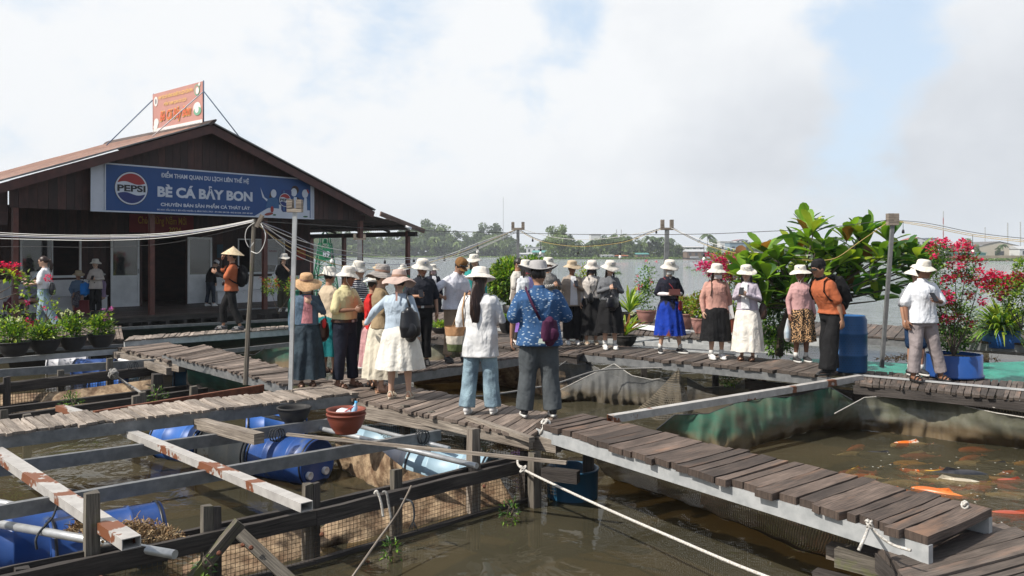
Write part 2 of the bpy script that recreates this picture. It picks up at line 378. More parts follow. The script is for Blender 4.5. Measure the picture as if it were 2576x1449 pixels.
# ---------------------------------------------------------------- water
def watermat():
    m, nt, b = nodes('muddy and sky tinted water'); L = nt.links; N = nt.nodes
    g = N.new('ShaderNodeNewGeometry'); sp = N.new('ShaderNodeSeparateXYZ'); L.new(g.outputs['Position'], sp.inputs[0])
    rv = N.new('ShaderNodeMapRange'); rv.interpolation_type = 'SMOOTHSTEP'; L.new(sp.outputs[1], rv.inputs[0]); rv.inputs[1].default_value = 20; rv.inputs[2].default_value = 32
    def nz(scale, det, st, dist=0):
        mp = N.new('ShaderNodeMapping'); mp.inputs['Scale'].default_value = st; L.new(g.outputs['Position'], mp.inputs[0])
        n = N.new('ShaderNodeTexNoise'); L.new(mp.outputs[0], n.inputs['Vector']); n.inputs['Scale'].default_value = scale; n.inputs['Detail'].default_value = det; n.inputs['Distortion'].default_value = dist
        n.inputs['Roughness'].default_value = .6
        return n.outputs['Fac']
    def mth(op, a, b_):
        n = N.new('ShaderNodeMath'); n.operation = op
        for i, s in enumerate((a, b_)):
            if isinstance(s, (int, float)): n.inputs[i].default_value = s
            else: L.new(s, n.inputs[i])
        return n.outputs[0]
    calm = nz(1.6, 3, (1, 1, 1), .8); fish = nz(6, 4, (1, .7, 1), .3); riv = nz(1.7, 7, (.5, 1, 1), .3); riv2 = nz(.12, 4, (.5, 1, 1))
    pond = N.new('ShaderNodeVectorMath'); pond.operation = 'DISTANCE'; L.new(g.outputs['Position'], pond.inputs[0]); pond.inputs[1].default_value = (6.2, 7.6, 0)
    pr = N.new('ShaderNodeMapRange'); pr.interpolation_type = 'SMOOTHSTEP'; L.new(pond.outputs['Value'], pr.inputs[0]); pr.inputs[1].default_value = 2.2; pr.inputs[2].default_value = 3.6; pr.inputs[3].default_value = 1; pr.inputs[4].default_value = 0
    near = mth('ADD', mth('MULTIPLY', calm, .018), mth('MULTIPLY', mth('MULTIPLY', fish, pr.outputs[0]), .05))
    far = mth('ADD', mth('MULTIPLY', riv, .9), mth('MULTIPLY', riv2, 1.6))
    h = N.new('ShaderNodeMix'); L.new(rv.outputs[0], h.inputs[0]); L.new(near, h.inputs[2]); L.new(far, h.inputs[3])
    bp = N.new('ShaderNodeBump'); bp.inputs['Strength'].default_value = 1; bp.inputs['Distance'].default_value = .8; L.new(h.outputs[0], bp.inputs['Height'])
    L.new(bp.outputs[0], b.inputs['Normal'])
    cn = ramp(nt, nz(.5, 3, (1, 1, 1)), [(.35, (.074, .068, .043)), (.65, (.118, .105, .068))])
    far_sky_tint = (.29, .32, .34)  # the sky's reflection is put into the far river's colour; its silt is brown
    L.new(mul(nt, cn, far_sky_tint, rv.outputs[0], 'MIX'), b.inputs['Base Color'])
    b.inputs['Roughness'].default_value = .035; b.inputs['IOR'].default_value = 1.33; b.inputs['Specular IOR Level'].default_value = .5
    # silty: only the first decimetres show through
    ms = N.new('ShaderNodeMixShader'); tr = N.new('ShaderNodeBsdfTransparent'); tr.inputs[0].default_value = (.72, .62, .42, 1)
    fr = N.new('ShaderNodeFresnel'); fr.inputs[0].default_value = 1.33
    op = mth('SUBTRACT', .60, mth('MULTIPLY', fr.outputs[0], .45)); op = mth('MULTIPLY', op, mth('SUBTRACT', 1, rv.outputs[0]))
    L.new(op, ms.inputs[0]); L.new(b.outputs[0], ms.inputs[1]); L.new(tr.outputs[0], ms.inputs[2]); L.new(ms.outputs[0], N['Material Output'].inputs[0])
    return m
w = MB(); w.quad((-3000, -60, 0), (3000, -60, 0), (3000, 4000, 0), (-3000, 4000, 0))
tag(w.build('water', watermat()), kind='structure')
w = MB(); w.quad((-3000, -60, -.55), (3000, -60, -.55), (3000, 4000, -.55), (-3000, 4000, -.55))
tag(w.build('river_bed', mat('brown silt', (.09, .07, .04), (.06, .045, .025), .9, .6)), kind='structure')

# ---------------------------------------------------------------- walkways
def lerp(a, b, t): return a+(b-a)*t
def deck(name, label, A, B, C, D, n, m='plank', z=.72, th=.035, bh=.10, bw=.06, bm='galv', gap=.12, jit=.04, cat='walkway', beams=(0, 1), inset=.05, mid=0, wob=.006, ends=False, sub=True, zs=None):
    if not isinstance(A, Vector):
        zA, zB = zs or (z, z)
        A = G(*A, zA); B = G(*B, zB); C = G(*C, zB); D = G(*D, zA)
    base = (A+B+C+D)/4; base.z = min(A.z, B.z)-th-bh
    t_ = empty(name, base, label, cat, 'plank walkways between the fish cages')
    mb = MB(); t = 0; ws = [rnd.uniform(.6, 1.5) for _ in range(n)]; tot = sum(ws)
    for k in range(n):
        t1 = t+ws[k]/tot
        ga = gap*rnd.uniform(.4, 1.5)/n
        a, b = lerp(A, B, t+ga/2), lerp(A, B, t1-ga/2); d, c = lerp(D, C, t+ga/2+rnd.uniform(-jit, jit)/n), lerp(D, C, t1-ga/2+rnd.uniform(-jit, jit)/n)
        cr = (d-a).normalized(); e0 = rnd.uniform(-1, 1)*jit; e1 = rnd.uniform(-1, 1)*jit
        a = a+cr*e0; b = b+cr*(e0+rnd.uniform(-.01, .01)); d = d+cr*e1; c = c+cr*(e1+rnd.uniform(-.01, .01))
        hh = rnd.uniform(-1, 1)*wob; up = Vector((0, 0, 1)); o = (rnd.random()*30, rnd.random()*30); tn = rnd.random()
        tilt = rnd.uniform(-1, 1)*wob
        # rows along the plank give it a slightly bowed and ragged outline
        ns = 6; L_ = (d-a).length; wd = (b-a).length; base_i = len(mb.v)
        for i in range(ns+1):
            s = i/ns; bow = -math.sin(math.pi*s)*wob*.8
            pl = lerp(a, d, s); pr = lerp(b, c, s); ac = (b-a).normalized()
            j0 = rnd.uniform(-.005, .005)*(1+(i in (0, ns))*1.6); j1 = rnd.uniform(-.005, .005)*(1+(i in (0, ns))*1.6)
            for q in (pl+ac*j0+up*(hh+bow+tilt), pr+ac*j1+up*(hh+bow-tilt), pr+ac*j1+up*(hh+bow-tilt-th), pl+ac*j0+up*(hh+bow+tilt-th)): mb.v.append(q)
        for i in range(ns):
            s0, s1 = o[0]+L_*i/ns, o[0]+L_*(i+1)/ns; p = base_i+i*4
            for k0, k1, v0, v1 in ((0, 1, 0, wd), (1, 2, wd, wd+th), (2, 3, wd+th, 2*wd+th), (3, 0, 2*wd+th, 2*wd+2*th)):
                mb.face((p+k0, p+k1, p+4+k1, p+4+k0), 0, [(s0, o[1]+v0), (s0, o[1]+v1), (s1, o[1]+v1), (s1, o[1]+v0)], tn)
        mb.face([base_i+i for i in (3, 2, 1, 0)], 0, [(0, 0), (0, .05), (.05, .05), (.05, 0)], tn*.5); q = base_i+ns*4; mb.face([q, q+1, q+2, q+3], 0, [(0, 0), (0, .05), (.05, .05), (.05, 0)], tn*.5)
        t = t1
    mb.build('planks', M[m], t_)
    ab = (B-A).normalized(); cr = (D-A).normalized()
    for s in beams:
        p0 = lerp(A, D, 0) + cr*inset if s == 0 else (D - cr*inset)
        p1 = B + (C-B).normalized()*inset if s == 0 else (C - (C-B).normalized()*inset)
        dz = Vector((0, 0, th+.004))
        q = MB(); q.beam(p0-dz, p1-dz, bw, bh, top=True); q.build('beam', M[bm], t_)
    if mid:
        for k in range(mid):
            s = (k+.5)/mid; q = MB(); a = lerp(A, B, s)+cr*(inset+bw/2); d = lerp(D, C, s)-cr*(inset+bw/2)
            dz = Vector((0, 0, th+.02)); q.beam(a-dz, d-dz, bw*.9, bh*.8, top=True); q.build('crosspiece', M[bm], t_)
    return t_
deck('walkway', 'long walkway of bleached narrow planks ending beneath the grey steel pole', (-60, 1097), (902, 987), (838, 968), (-90, 1066), 48, 'plank_pale', .79, th=.028, bh=.125, jit=.05, wob=.006, gap=.16)
deck('walkway', 'walkway of thin grey planks sloping past the mossy wooden pole', (408, 889), (716, 966), (840, 958), (512, 867), 56, 'plank', .74, th=.03, bh=.12, jit=.05)
deck('walkway', 'short old plank section at the left end beside the four dark bowls', (292, 873), (425, 907), (530, 885), (418, 860), 22, 'plank', .66, th=.03, bh=.14, bm='timber_pale', jit=.05)
deck('walkway', 'old plank deck behind the four dark bowls at the left edge', (-60, 864), (312, 852), (305, 820), (-60, 824), 26, 'plank', .68, th=.03, bh=.12, bm='timber_dark', jit=.04)
deck('walkway', 'narrow bleached walkway under the man in the conical hat', (312, 856), (745, 824), (745, 817), (324, 846), 34, 'plank_pale', .72, th=.03, bh=.14, bm='galv_light', jit=.04, wob=.007)
deck('walkway', 'brown walkway carrying the woman in jeans and the man in the blue fish shirt', (760, 975), (1332, 1098), (1405, 1043), (905, 948), 46, 'plank', .72, th=.035, bh=.10, bm='timber_pale', jit=.04)
deck('walkway', 'big right walkway of thick brown planks on a bright steel beam', (1345, 1064), (2332, 1352), (2500, 1277), (1462, 1040), 30, 'plank_right', .79, th=.055, bh=.115, bw=.05, bm='galv_light', jit=.055, wob=.005, gap=.12)
deck('walkway', 'lower corner deck of thick boards at the bottom right', (2200, 1372), (2470, 1640), (2950, 1500), (2480, 1300), 13, 'plank_dark', .62, th=.055, bh=.12, bm='timber_dark', jit=.04, gap=.1)
deck('walkway', 'far dark walkway carrying the row of women with phones', (1448, 884), (2083, 943), (2150, 921), (1522, 866), 34, 'plank_dark', .74, th=.05, bh=.12, bm='galv', jit=.05, gap=.09)
deck('walkway', 'dark walkway under the man in the white shirt at the right edge', (2148, 963), (2640, 1010), (2650, 966), (2156, 929), 30, 'plank_dark', .70, th=.035, wob=.003, bh=.12, bm='timber_dark', jit=.05)
deck('walkway', 'distant dark walkway beyond the blue perforated barrel', (1930, 835), (2660, 868), (2660, 838), (1985, 806), 34, 'plank_dark', .74, th=.04, bh=.14, bm='galv', jit=.03)
deck('walkway', 'short walkway under the man in the white short sleeved shirt and brown cap', (800, 968), (1345, 891), (1420, 868), (865, 934), 46, 'plank', .72, th=.03, bh=.13, jit=.05)
deck('walkway', 'middle deck behind the tote bag woman leading to the purple skirt', (1058, 842), (1330, 880), (1500, 866), (1120, 812), 26, 'plank_dark', .72, th=.035, bh=.12, bm='timber_dark', jit=.05)
deck('walkway', 'dark deck joining the two walkways behind the blue fish shirt man', (1330, 881), (1452, 893), (1530, 864), (1395, 857), 10, 'plank_dark', .73, th=.04, bh=.12, bm='timber_dark', jit=.03)
deck('walkway', 'far potted plant deck at the river edge behind the crowd', (870, 806), (1560, 838), (1600, 806), (950, 777), 38, 'plank_dark', .70, th=.035, bh=.16, bm='timber_dark', jit=.04)
deck('walkway', 'river edge deck behind the women carrying the pink pots', (1545, 836), (2010, 870), (2030, 822), (1570, 800), 30, 'plank_dark', .70, th=.035, bh=.16, bm='galv_light', jit=.04)

# ---------------------------------------------------------------- steel and timber members
def bar(name, label, p0, p1, w, h, m, cat='beam', group=None, top=True, hollow=False):
    mb = MB()
    if not hollow:
        n = max(2, int((p1-p0).length/.35)); mb.beam(p0, p1, w, h, top=top)
    else:
        d = (p1-p0).normalized(); s = d.cross(Vector((0, 0, 1))).normalized(); u = s.cross(d).normalized(); t = .006
        c0 = p0-u*h/2 if top else p0; c1 = p1-u*h/2 if top else p1
        for o, ww, hh in ((u*(h-t)/2, w, t), (u*-(h-t)/2, w, t)): mb.beam(c0+o, c1+o, ww, hh)
        for o in (s*(w-t)/2, s*-(w-t)/2): mb.beam(c0+o, c1+o, t, h-2*t)
    o = mb.build(name, M[m]); return tag(o, label, cat, group)
STEEL = 'galvanised steel beams of the fish cages'
Z1 = .60
bar('steel_beam', 'rear grey steel beam crossing the near cage under the planks', G(-60, 1172, Z1), G(835, 1052, Z1), .06, .125, 'galv', group=STEEL, hollow=True)
bar('steel_beam', 'front grey steel beam crossing the near cage above the blue drums', G(-80, 1284, Z1), G(1106, 1081, Z1), .06, .115, 'galv', group=STEEL, hollow=True)
bar('rusty_steel_bar', 'pale rust patched bar running to the bottom left post', G(-90, 1075, .655), G(331, 1352, .655), .125, .075, 'galv_rust', group='rust patched square bars', hollow=True)
bar('rusty_steel_bar', 'pale rust patched bar ending beside the twin wooden posts', G(318, 1078, .655), G(772, 1263, .655), .105, .07, 'galv_rust', group='rust patched square bars', hollow=True)
bar('rusty_steel_bar', 'rust streaked grey bar reaching across the pond to the bearded net', G(1535, 1044, .76), G(2165, 943, .76), .10, .085, 'galv_rust', group='rust patched square bars', hollow=True)
bar('rusty_steel_bar', 'short pale bar with rusty end poking out behind the bleached walkway', G(150, 1019, .66), G(300, 1062, .66), .10, .07, 'galv_rust', group='rust patched square bars', hollow=True)
bar('steel_channel', 'deep brown rusted channel lying behind the bleached walkway', G(236, 1034, .80), G(662, 967, .80), .05, .10, 'rust')
bar('steel_beam', 'grey beam across the far left cage tied with black straps', G(-30, 931, .62), G(495, 896, .62), .07, .13, 'galv', group=STEEL)
bar('steel_beam', 'rust spotted beam holding the front of the four dark bowls', G(-30, 903, .62), G(372, 872, .62), .06, .10, 'galv_light', group=STEEL)
bar('steel_beam', 'thin beam holding the back of the four dark bowls', G(-30, 884, .62), G(372, 862, .62), .05, .06, 'galv', group=STEEL)
bar('steel_beam', 'long thin pipe rail hung with nets below the porch', G(285, 824, .70), G(735, 801, .70), .06, .07, 'galv', group=STEEL)
bar('steel_beam', 'grey beam above the green net left of the steel pole', G(555, 880, .55), G(760, 858, .55), .06, .09, 'galv', group=STEEL)
bar('steel_beam', 'zinc beam behind the blue dress woman nearest the walkway', G(1545, 868, .66), G(1905, 893, .66), .06, .10, 'galv_light', group=STEEL)
bar('steel_beam', 'zinc beam behind the blue dress woman second from the walkway', G(1530, 852, .66), G(1860, 872, .66), .06, .10, 'galv_light', group=STEEL)
bar('steel_beam', 'broad zinc beam in front of the pink flower pots', G(1720, 829, .74), G(2110, 855, .74), .06, .16, 'galv_light', group=STEEL)
bar('steel_beam', 'broad zinc beam under the small blue palm tub', G(2045, 838, .60), G(2700, 884, .60), .07, .16, 'galv_light', group=STEEL)
bar('steel_beam', 'thin slanting zinc strut behind the blue dress woman', G(1560, 862, .68), G(1840, 830, .68), .04, .04, 'galv_light', group=STEEL)
bar('steel_beam', 'white beam behind the black pots left of the purple skirt', G(1238, 824, .70), G(1420, 836, .70), .06, .12, 'galv_light', group=STEEL)
bar('steel_beam', 'narrow bright rail running along the middle of the right edge walkway', G(2150, 940, .735), G(2640, 984, .735), .03, .025, 'galv_light', group=STEEL)
bar('white_timber', 'flaking white plank behind the dried grass bowl', G(1565, 812, .80), G(1722, 832, .80), .35, .07, 'white_paint', 'plank')
bar('white_timber', 'flaking whitewashed log under the flaking white plank', G(1550, 822, .66), G(1740, 846, .66), .20, .16, 'timber_pale', 'log')
TIM = 'old timbers beside the brown walkway'
bar('timber', 'thick split timber edging the brown walkway beside the terracotta bowls', G(900, 1022, .66), G(1405, 1106, .66), .10, .13, 'timber_pale', 'timber', TIM)
bar('timber', 'short split timber under the start of the big right walkway', G(1330, 1084, .63), G(1462, 1108, .63), .10, .12, 'timber_pale', 'timber', TIM)
bar('timber', 'loose broken board lying before the blue fish shirt man', G(1178, 1046, .76), G(1338, 1100, .73), .07, .05, 'timber_pale', 'timber', TIM)
bar('timber', 'squared weathered timber end above the striped drum', G(500, 1052, .70), G(652, 1090, .70), .12, .11, 'timber_pale', 'timber', TIM)
bar('timber', 'thin crooked lath crossing the cage to the foreground fence', G(722, 1089, .66), G(1425, 1160, .66), .035, .03, 'timber_pale', 'timber', TIM)
bar('timber', 'blocky timber under the right end of the foreground fence', G(1365, 1175, .40), G(1455, 1185, .40), .10, .12, 'timber_dark', 'timber', TIM)
bar('timber', 'bolted timber at the bottom right corner', G(2105, 1376, .50), G(2580, 1490, .50), .09, .13, 'timber_moss', 'timber', TIM)
bar('timber', 'second timber stepped behind the bolted timber', G(2085, 1366, .42), G(2230, 1398, .42), .12, .10, 'timber_pale', 'timber', TIM)
bar('timber', 'low dark timber below the bolted timber', G(2050, 1432, .25), G(2320, 1500, .25), .10, .10, 'timber_dark', 'timber', TIM)
bar('timber', 'log under the end of the big right walkway', G(2170, 1358, .55), G(2330, 1400, .52), .22, .20, 'timber_dark', 'timber', TIM)
bar('timber', 'dark timber sill under the far row of women', G(1880, 955, .45), G(2150, 985, .45), .16, .14, 'timber_dark', 'timber', TIM)
bar('timber', 'dark timber sill under the right edge walkway', G(2150, 990, .42), G(2640, 1032, .42), .16, .14, 'timber_dark', 'timber', TIM)
bar('timber', 'left timber edging the short old plank section', G(290, 884, .60), G(425, 925, .60), .09, .12, 'timber_pale', 'timber', TIM)
bar('timber', 'timber stub under the thin plank walkway left end', G(392, 905, .60), G(458, 918, .60), .12, .12, 'timber_pale', 'timber', TIM)
bar('timber', 'black baulk crossing under the thin plank walkway', G(500, 965, .30), G(760, 985, .30), .14, .14, 'timber_dark', 'timber', TIM)
def post(name, label, u, v, z0, z1, w, m='timber_moss', group='wooden posts of the cages', Yz=.45, lean=(0, 0), cat='post', bm=None, w2=None):
    b = G(u, v, Yz); b.z = z0; mb = MB()
    top = Vector((b.x+lean[0], b.y+lean[1], z1)); a = R(38); sx = Vector((math.cos(a), math.sin(a), 0))*w/2; sy = Vector((-math.sin(a), math.cos(a), 0))*(w2 or w)/2
    n = 6; i0 = len(mb.v)
    for k in range(n+1):
        c = lerp(b, top, k/n); f = 1+rnd.uniform(-.04, .04)
        if k == n: f *= .93
        for p, q in ((-1, -1), (1, -1), (1, 1), (-1, 1)): mb.v.append(c+sx*p*f+sy*q*f+Vector((0, 0, rnd.uniform(-.008, .008) if k == n else 0)))
    o = rnd.random()*20
    for k in range(n):
        p = i0+k*4; l0, l1 = (z1-z0)*k/n, (z1-z0)*(k+1)/n
        for j in range(4):
            j2 = (j+1) % 4; mb.face((p+j, p+j2, p+4+j2, p+4+j), 0, [(l0, o+j*w), (l0, o+j*w+w), (l1, o+j*w+w), (l1, o+j*w)], .5+.2*rnd.random())
    p = i0+n*4; mb.face((p, p+1, p+2, p+3), 0, [(0, 0), (w, 0), (w, w), (0, w)], .3)
    return tag(mb.build(name, M[bm or m]), label, cat, group)
# ---------------------------------------------------------------- the floating house
HO = Vector((-11.79, 23.4, 0)); HA = R(49); EX = Vector((math.cos(HA), math.sin(HA), 0)); EY = Vector((-math.sin(HA), math.cos(HA), 0))
def HL(x, y, z): return HO+EX*x+EY*y+Vector((0, 0, z))
def HP(u, v, y):            # (x, z) in the house's frame of the point of its plane y seen at (u, v)
    d = Vector(((u-1288)/FP, 1, 0)); o = HO+EY*y
    # o + EX x = d t
    det = EX.x*(-d.y)+d.x*EX.y
    x = (-o.x*(-d.y) - (-d.x)*(-o.y))/det
    t = (o.y+EX.y*x)
    return x, CAMH+(HZ-v)/FP*t
PZ = .74
class HB(MB):
    def hb(s, x0, x1, y0, y1, z0, z1, mi=0, tint=.5, grain='x'):
        c = HL((x0+x1)/2, (y0+y1)/2, (z0+z1)/2); a, b, d = EX*(x1-x0)/2, EY*(y1-y0)/2, Vector((0, 0, (z1-z0)/2))
        if grain == 'x': s.box(c, a, b, d, mi, tint)
        elif grain == 'y': s.box(c, b, d, a, mi, tint)
        else: s.box(c, d, a, b, mi, tint)
        return s
    def hpoly(s, pts, y, th=.004, mi=0, tint=.5):      # flat shape in the plane y, pts (x, z)
        n = len(pts); b = s.add([HL(x, y, z) for x, z in pts]); s.face(range(b, b+n), mi, None, tint)
        k = s.add([HL(x, y+th, z) for x, z in pts]); s.face(list(range(k, k+n))[::-1], mi, None, tint)
        for i in range(n):
            j = (i+1) % n; s.face((b+j, b+i, k+i, k+j), mi, None, tint)
def textmesh(s, bold=.0, shear=0, extrude=.0):
    cu = bpy.data.curves.new('t', 'FONT'); cu.body = s; cu.offset = bold; cu.shear = shear; cu.resolution_u = 3; cu.size = 1
    ob = bpy.data.objects.new('t', cu); COL.objects.link(ob)
    me = bpy.data.meshes.new_from_object(ob); v = [q.co.copy() for q in me.vertices]; f = [tuple(p.vertices) for p in me.polygons]
    bpy.data.objects.remove(ob); bpy.data.meshes.remove(me)
    return v, f
def text(mb, s, o, right, up, w, h, bold=.0, shear=0, mi=0, asc=None):
    # fits the lettering into a box w x h whose lower left corner is o
    v, f = textmesh(s, bold, shear)
    x0, x1 = min(q.x for q in v), max(q.x for q in v); y0, y1 = min(q.y for q in v), max(q.y for q in v)
    b = mb.add([Vector(o)+Vector(right)*((q.x-x0)/(x1-x0)*w)+Vector(up)*((q.y-y0)/(y1-y0)*h) for q in v])
    for p in f: mb.face([b+i for i in p], mi)
UP = Vector((0, 0, 1))
house = empty('floating_house', HL(4, 4, .3), 'dark red boarded floating house with low gable and open porch', 'house')
# roof
AX, AZ = HP(535, 309, -.5)
def roofz(x): return AZ-(abs(x-AX))*(.372 if x < AX else .378)
def sheet(mb, x0, z0, x1, z1, y0, y1, nx, ny, amp=.018, pitch=.13, th=.006, wav=.02):
    n = int((y1-y0)/pitch*8)
    def f(u, v):
        y = y0+(y1-y0)*u; x = x0+(x1-x0)*v
        return HL(x, y, z0+(z1-z0)*v+amp*math.sin(y/pitch*2*math.pi)+wav*mnoise.noise(Vector((x*.6, y*.6, 0))))
    mb.grid(f, n, nx, smooth=False, us=(y1-y0), vs=abs(x1-x0))
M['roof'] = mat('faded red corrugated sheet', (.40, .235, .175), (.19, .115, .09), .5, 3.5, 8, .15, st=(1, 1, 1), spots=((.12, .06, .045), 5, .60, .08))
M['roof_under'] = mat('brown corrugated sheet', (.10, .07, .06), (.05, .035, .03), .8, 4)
XL, XR = HP(-60, 490, -.5)[0], HP(945, 518, -.5)[0]
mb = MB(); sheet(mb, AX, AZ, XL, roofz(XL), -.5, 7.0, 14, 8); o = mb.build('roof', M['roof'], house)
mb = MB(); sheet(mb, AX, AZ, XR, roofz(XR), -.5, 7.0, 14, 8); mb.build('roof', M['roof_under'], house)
mb = HB(); mb.tube([HL(AX, -.52, AZ+.02), HL(AX, 7, AZ+.02)], [(.16, .05)]*2, 10); mb.build('ridge_cap', M['roof_under'], house)
for x1 in (XL, XR):
    mb = HB(); a, b = HL(AX, -.44, AZ-.06), HL(x1, -.44, roofz(x1)-.06); mb.beam(a, b, .05, .24, top=True, up=(0, 0, 1)); mb.build('bargeboard', M['house_trim'], house)
    mb = HB(); a, b = HL(AX, -.50, AZ+.03), HL(x1, -.50, roofz(x1)+.03); mb.beam(a, b, .03, .035, top=True); mb.build('edge_flashing', M['galv'], house)
# front gable, vertical boards between the roof and z = 3.75
GZ = 3.76; x = HP(24, 500, 0)[0]; XE = HP(919, 520, 0)[0]
mb = HB()
while x < XE:
    w = min(rnd.uniform(.2, .27), XE-x+.001); z1a, z1b = roofz(x)-.07, roofz(x+w)-.07; y = rnd.uniform(-.006, .006); d = .02
    i = mb.add([HL(x+.004, y, GZ), HL(x+w-.004, y, GZ), HL(x+w-.004, y, z1b), HL(x+.004, y, z1a), HL(x+.004, y+d, GZ), HL(x+w-.004, y+d, GZ), HL(x+w-.004, y+d, z1b), HL(x+.004, y+d, z1a)])
    t = rnd.random(); o = rnd.random()*20; uv = [(0, o), (0, o+w), (z1b-GZ, o+w), (z1a-GZ, o)]
    mb.face((i, i+1, i+2, i+3), 0, uv, t); mb.face((i+5, i+4, i+7, i+6), 0, uv, t)
    mb.face((i, i+3, i+7, i+4), 0, None, t); mb.face((i+1, i+5, i+6, i+2), 0, None, t); mb.face((i, i+4, i+5, i+1), 0, None, t)
    x += w
mb.build('gable_boards', M['house_wood'], house)
mb = HB(); xa = HP(24, 500, 0)[0]; mb.hpoly([(xa, GZ+.01), (XE, GZ+.01), (XE, roofz(XE)-.09), (AX, AZ-.12), (xa, roofz(xa)-.09)], .034, .01); mb.build('gable_light_stop', M['dark'], house)  # added dark sheet, stops sky light showing through the board slits
# walls: the front wall of the rooms stands 4.2 m behind the posts
WY = 4.2; WZ0, WZ1 = PZ, 4.05
def hx(u, y=WY): return HP(u, 700, y)[0]
ops = [(hx(50), hx(204), 'win'), (hx(352), hx(473), 'door'), (hx(598), hx(716), 'win')]
wz0, wz1 = HP(125, 697, WY)[1], HP(125, 601, WY)[1]; dz1 = HP(410, 594, WY)[1]; rz0, rz1 = HP(655, 687, WY)[1], HP(655, 601, WY)[1]
XW0, XW1 = hx(-160), hx(781)
mb = HB()
def boards(x0, x1, z0, z1):
    x = x0
    while x < x1-1e-4:
        w = min(rnd.uniform(.16, .22), x1-x); mb.hb(x+.003, x+w-.003, WY+rnd.uniform(0, .008), WY+.06, z0, z1, 0, rnd.random(), 'z'); x += w
boards(XW0, ops[0][0], WZ0, WZ1); boards(ops[0][0], ops[0][1], WZ0, wz0); boards(ops[0][0], ops[0][1], wz1, WZ1)
boards(ops[0][1], ops[1][0], WZ0, WZ1); boards(ops[1][0], ops[1][1], dz1, WZ1); boards(ops[1][1], ops[2][0], WZ0, WZ1)
boards(ops[2][0], ops[2][1], WZ0, rz0); boards(ops[2][0], ops[2][1], rz1, WZ1); boards(ops[2][1], XW1, WZ0, WZ1)
mb.build('wall', M['house_wood'], house)
mb = HB(); mb.hb(XW1-.06, XW1, WY+.07, 7.0, WZ0, 4.1, 0, .5, 'z'); mb.hb(XW0, XW1-.07, 6.9, 7.0, WZ0, 4.1, 0, .4, 'x'); mb.build('wall', M['house_wood'], house)
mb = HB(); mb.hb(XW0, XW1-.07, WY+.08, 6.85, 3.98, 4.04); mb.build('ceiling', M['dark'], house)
mb = HB(); y = -.35
while y < 6.8:
    w = .14; mb.hb(XW0, HP(700, 795, -.3)[0]+2.2 if y > 1 else hx(610, -.3), y, y+w-.006, PZ-.035, PZ+rnd.uniform(-.003, .003), 0, rnd.random(), 'x'); y += w
mb.build('porch_floor', M['porch'], house)
mb = HB(); mb.hb(XW0, hx(600, -.4), -.34, -.26, PZ-.17, PZ-.04, 0, .5)
for k in range(26): xx = XW0+.2+k*.55; mb.hb(xx, xx+.1, -.35, .05, PZ-.33, PZ-.171, 0, rnd.random(), 'y')
mb.hb(XW0, hx(600, -.4), -.30, -.12, .12, PZ-.335, 0, .4); mb.build('porch_joist', M['timber_dark'], house)
mb = HB(); mb.hb(XW0, XW1-.1, .35, .45, .0, PZ-.05); mb.hb(XW0, 12.3, 6.6, 6.7, -.1, PZ-.05); mb.hb(XW1+.0, 12.2, 1.1, 1.2, -.1, PZ-.2); [mb.hb(XW0+k*1.9, XW0+k*1.9+1.3, .0, .34, -.2, .36) for k in range(9)]; mb.build('hull_boards', M['timber_dark'], house)
mb = HB(); mb.hb(hx(600, .9), 12.4, .9, .98, PZ-.18, PZ-.04); mb.build('porch_edge_beam', M['galv'], house)
# posts
for u, y, zt, w in ((41, 0, GZ, .13), (385, 0, GZ, .14), (670, 0, GZ, .14), (911, 0, GZ, .15)):
    x = HP(u, 700, y)[0]; mb = HB(); mb.hb(x-w/2, x+w/2, y+.03, y+.03+w, PZ-.03, zt, 0, .5, 'z'); mb.build('post', M['post_red'], house)
for x, y, zt in ((12.0, .2, 3.45), (12.0, 4.2, 3.35), (12.0, 6.5, 3.3), (10.35, 6.5, 3.4)):
    mb = HB(); mb.hb(x-.07, x+.07, y-.07, y+.07, .3, zt, 0, .5, 'z'); mb.build('post', M['post_red'], house)
mb = HB(); mb.hb(11.94, 12.06, -.3, 6.8, 3.22, 3.40, 0, .5, 'y'); mb.hb(9.0, 12.2, 6.55, 6.65, 3.2, 3.4); mb.build('eave_beam', M['timber_dark'], house)
# lean-to on the right and on the left
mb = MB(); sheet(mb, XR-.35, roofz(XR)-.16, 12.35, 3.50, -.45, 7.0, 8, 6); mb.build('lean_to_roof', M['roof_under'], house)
mb = HB(); mb.beam(HL(10.1, -.42, 4.02), HL(12.3, -.42, 3.42), .06, .17); mb.build('rafter', wood('pale rafter', (.26, .18, .15), (.10, .07, .06)), house)
mb = HB(); [mb.beam(HL(10.0, y, 4.0), HL(12.2, y, 3.42), .05, .08) for y in (1.5, 3.2, 5)]; [mb.hb(x, x+.05, -.3, 6.8, 3.42+(12-x)*.27, 3.48+(12-x)*.27) for x in (10.6, 11.4)]; mb.build('purlin', M['timber_dark'], house)
mb = HB(); mb.tube([HL(11.25, -.50, 3.58), HL(11.45, -.62, 3.50)], .05, 10); mb.build('security_camera', M['white_paint'], house)
mb = HB(); mb.hb(XL-3.2, HP(24, 500, 0)[0]-.01, .1, .13, 3.3, 4.35, 0, .4); mb.hb(XL-3.2, XW0, 1.2, 1.26, 0, 3.3, 0, .3, 'x'); mb.build('side_boards', M['house_wood'], house)
mb = MB(); sheet(mb, XL+.1, roofz(XL)-.12, XL-3, roofz(XL)-.7, -.3, 7, 6, 6); mb.build('lean_to_roof', M['roof_under'], house)
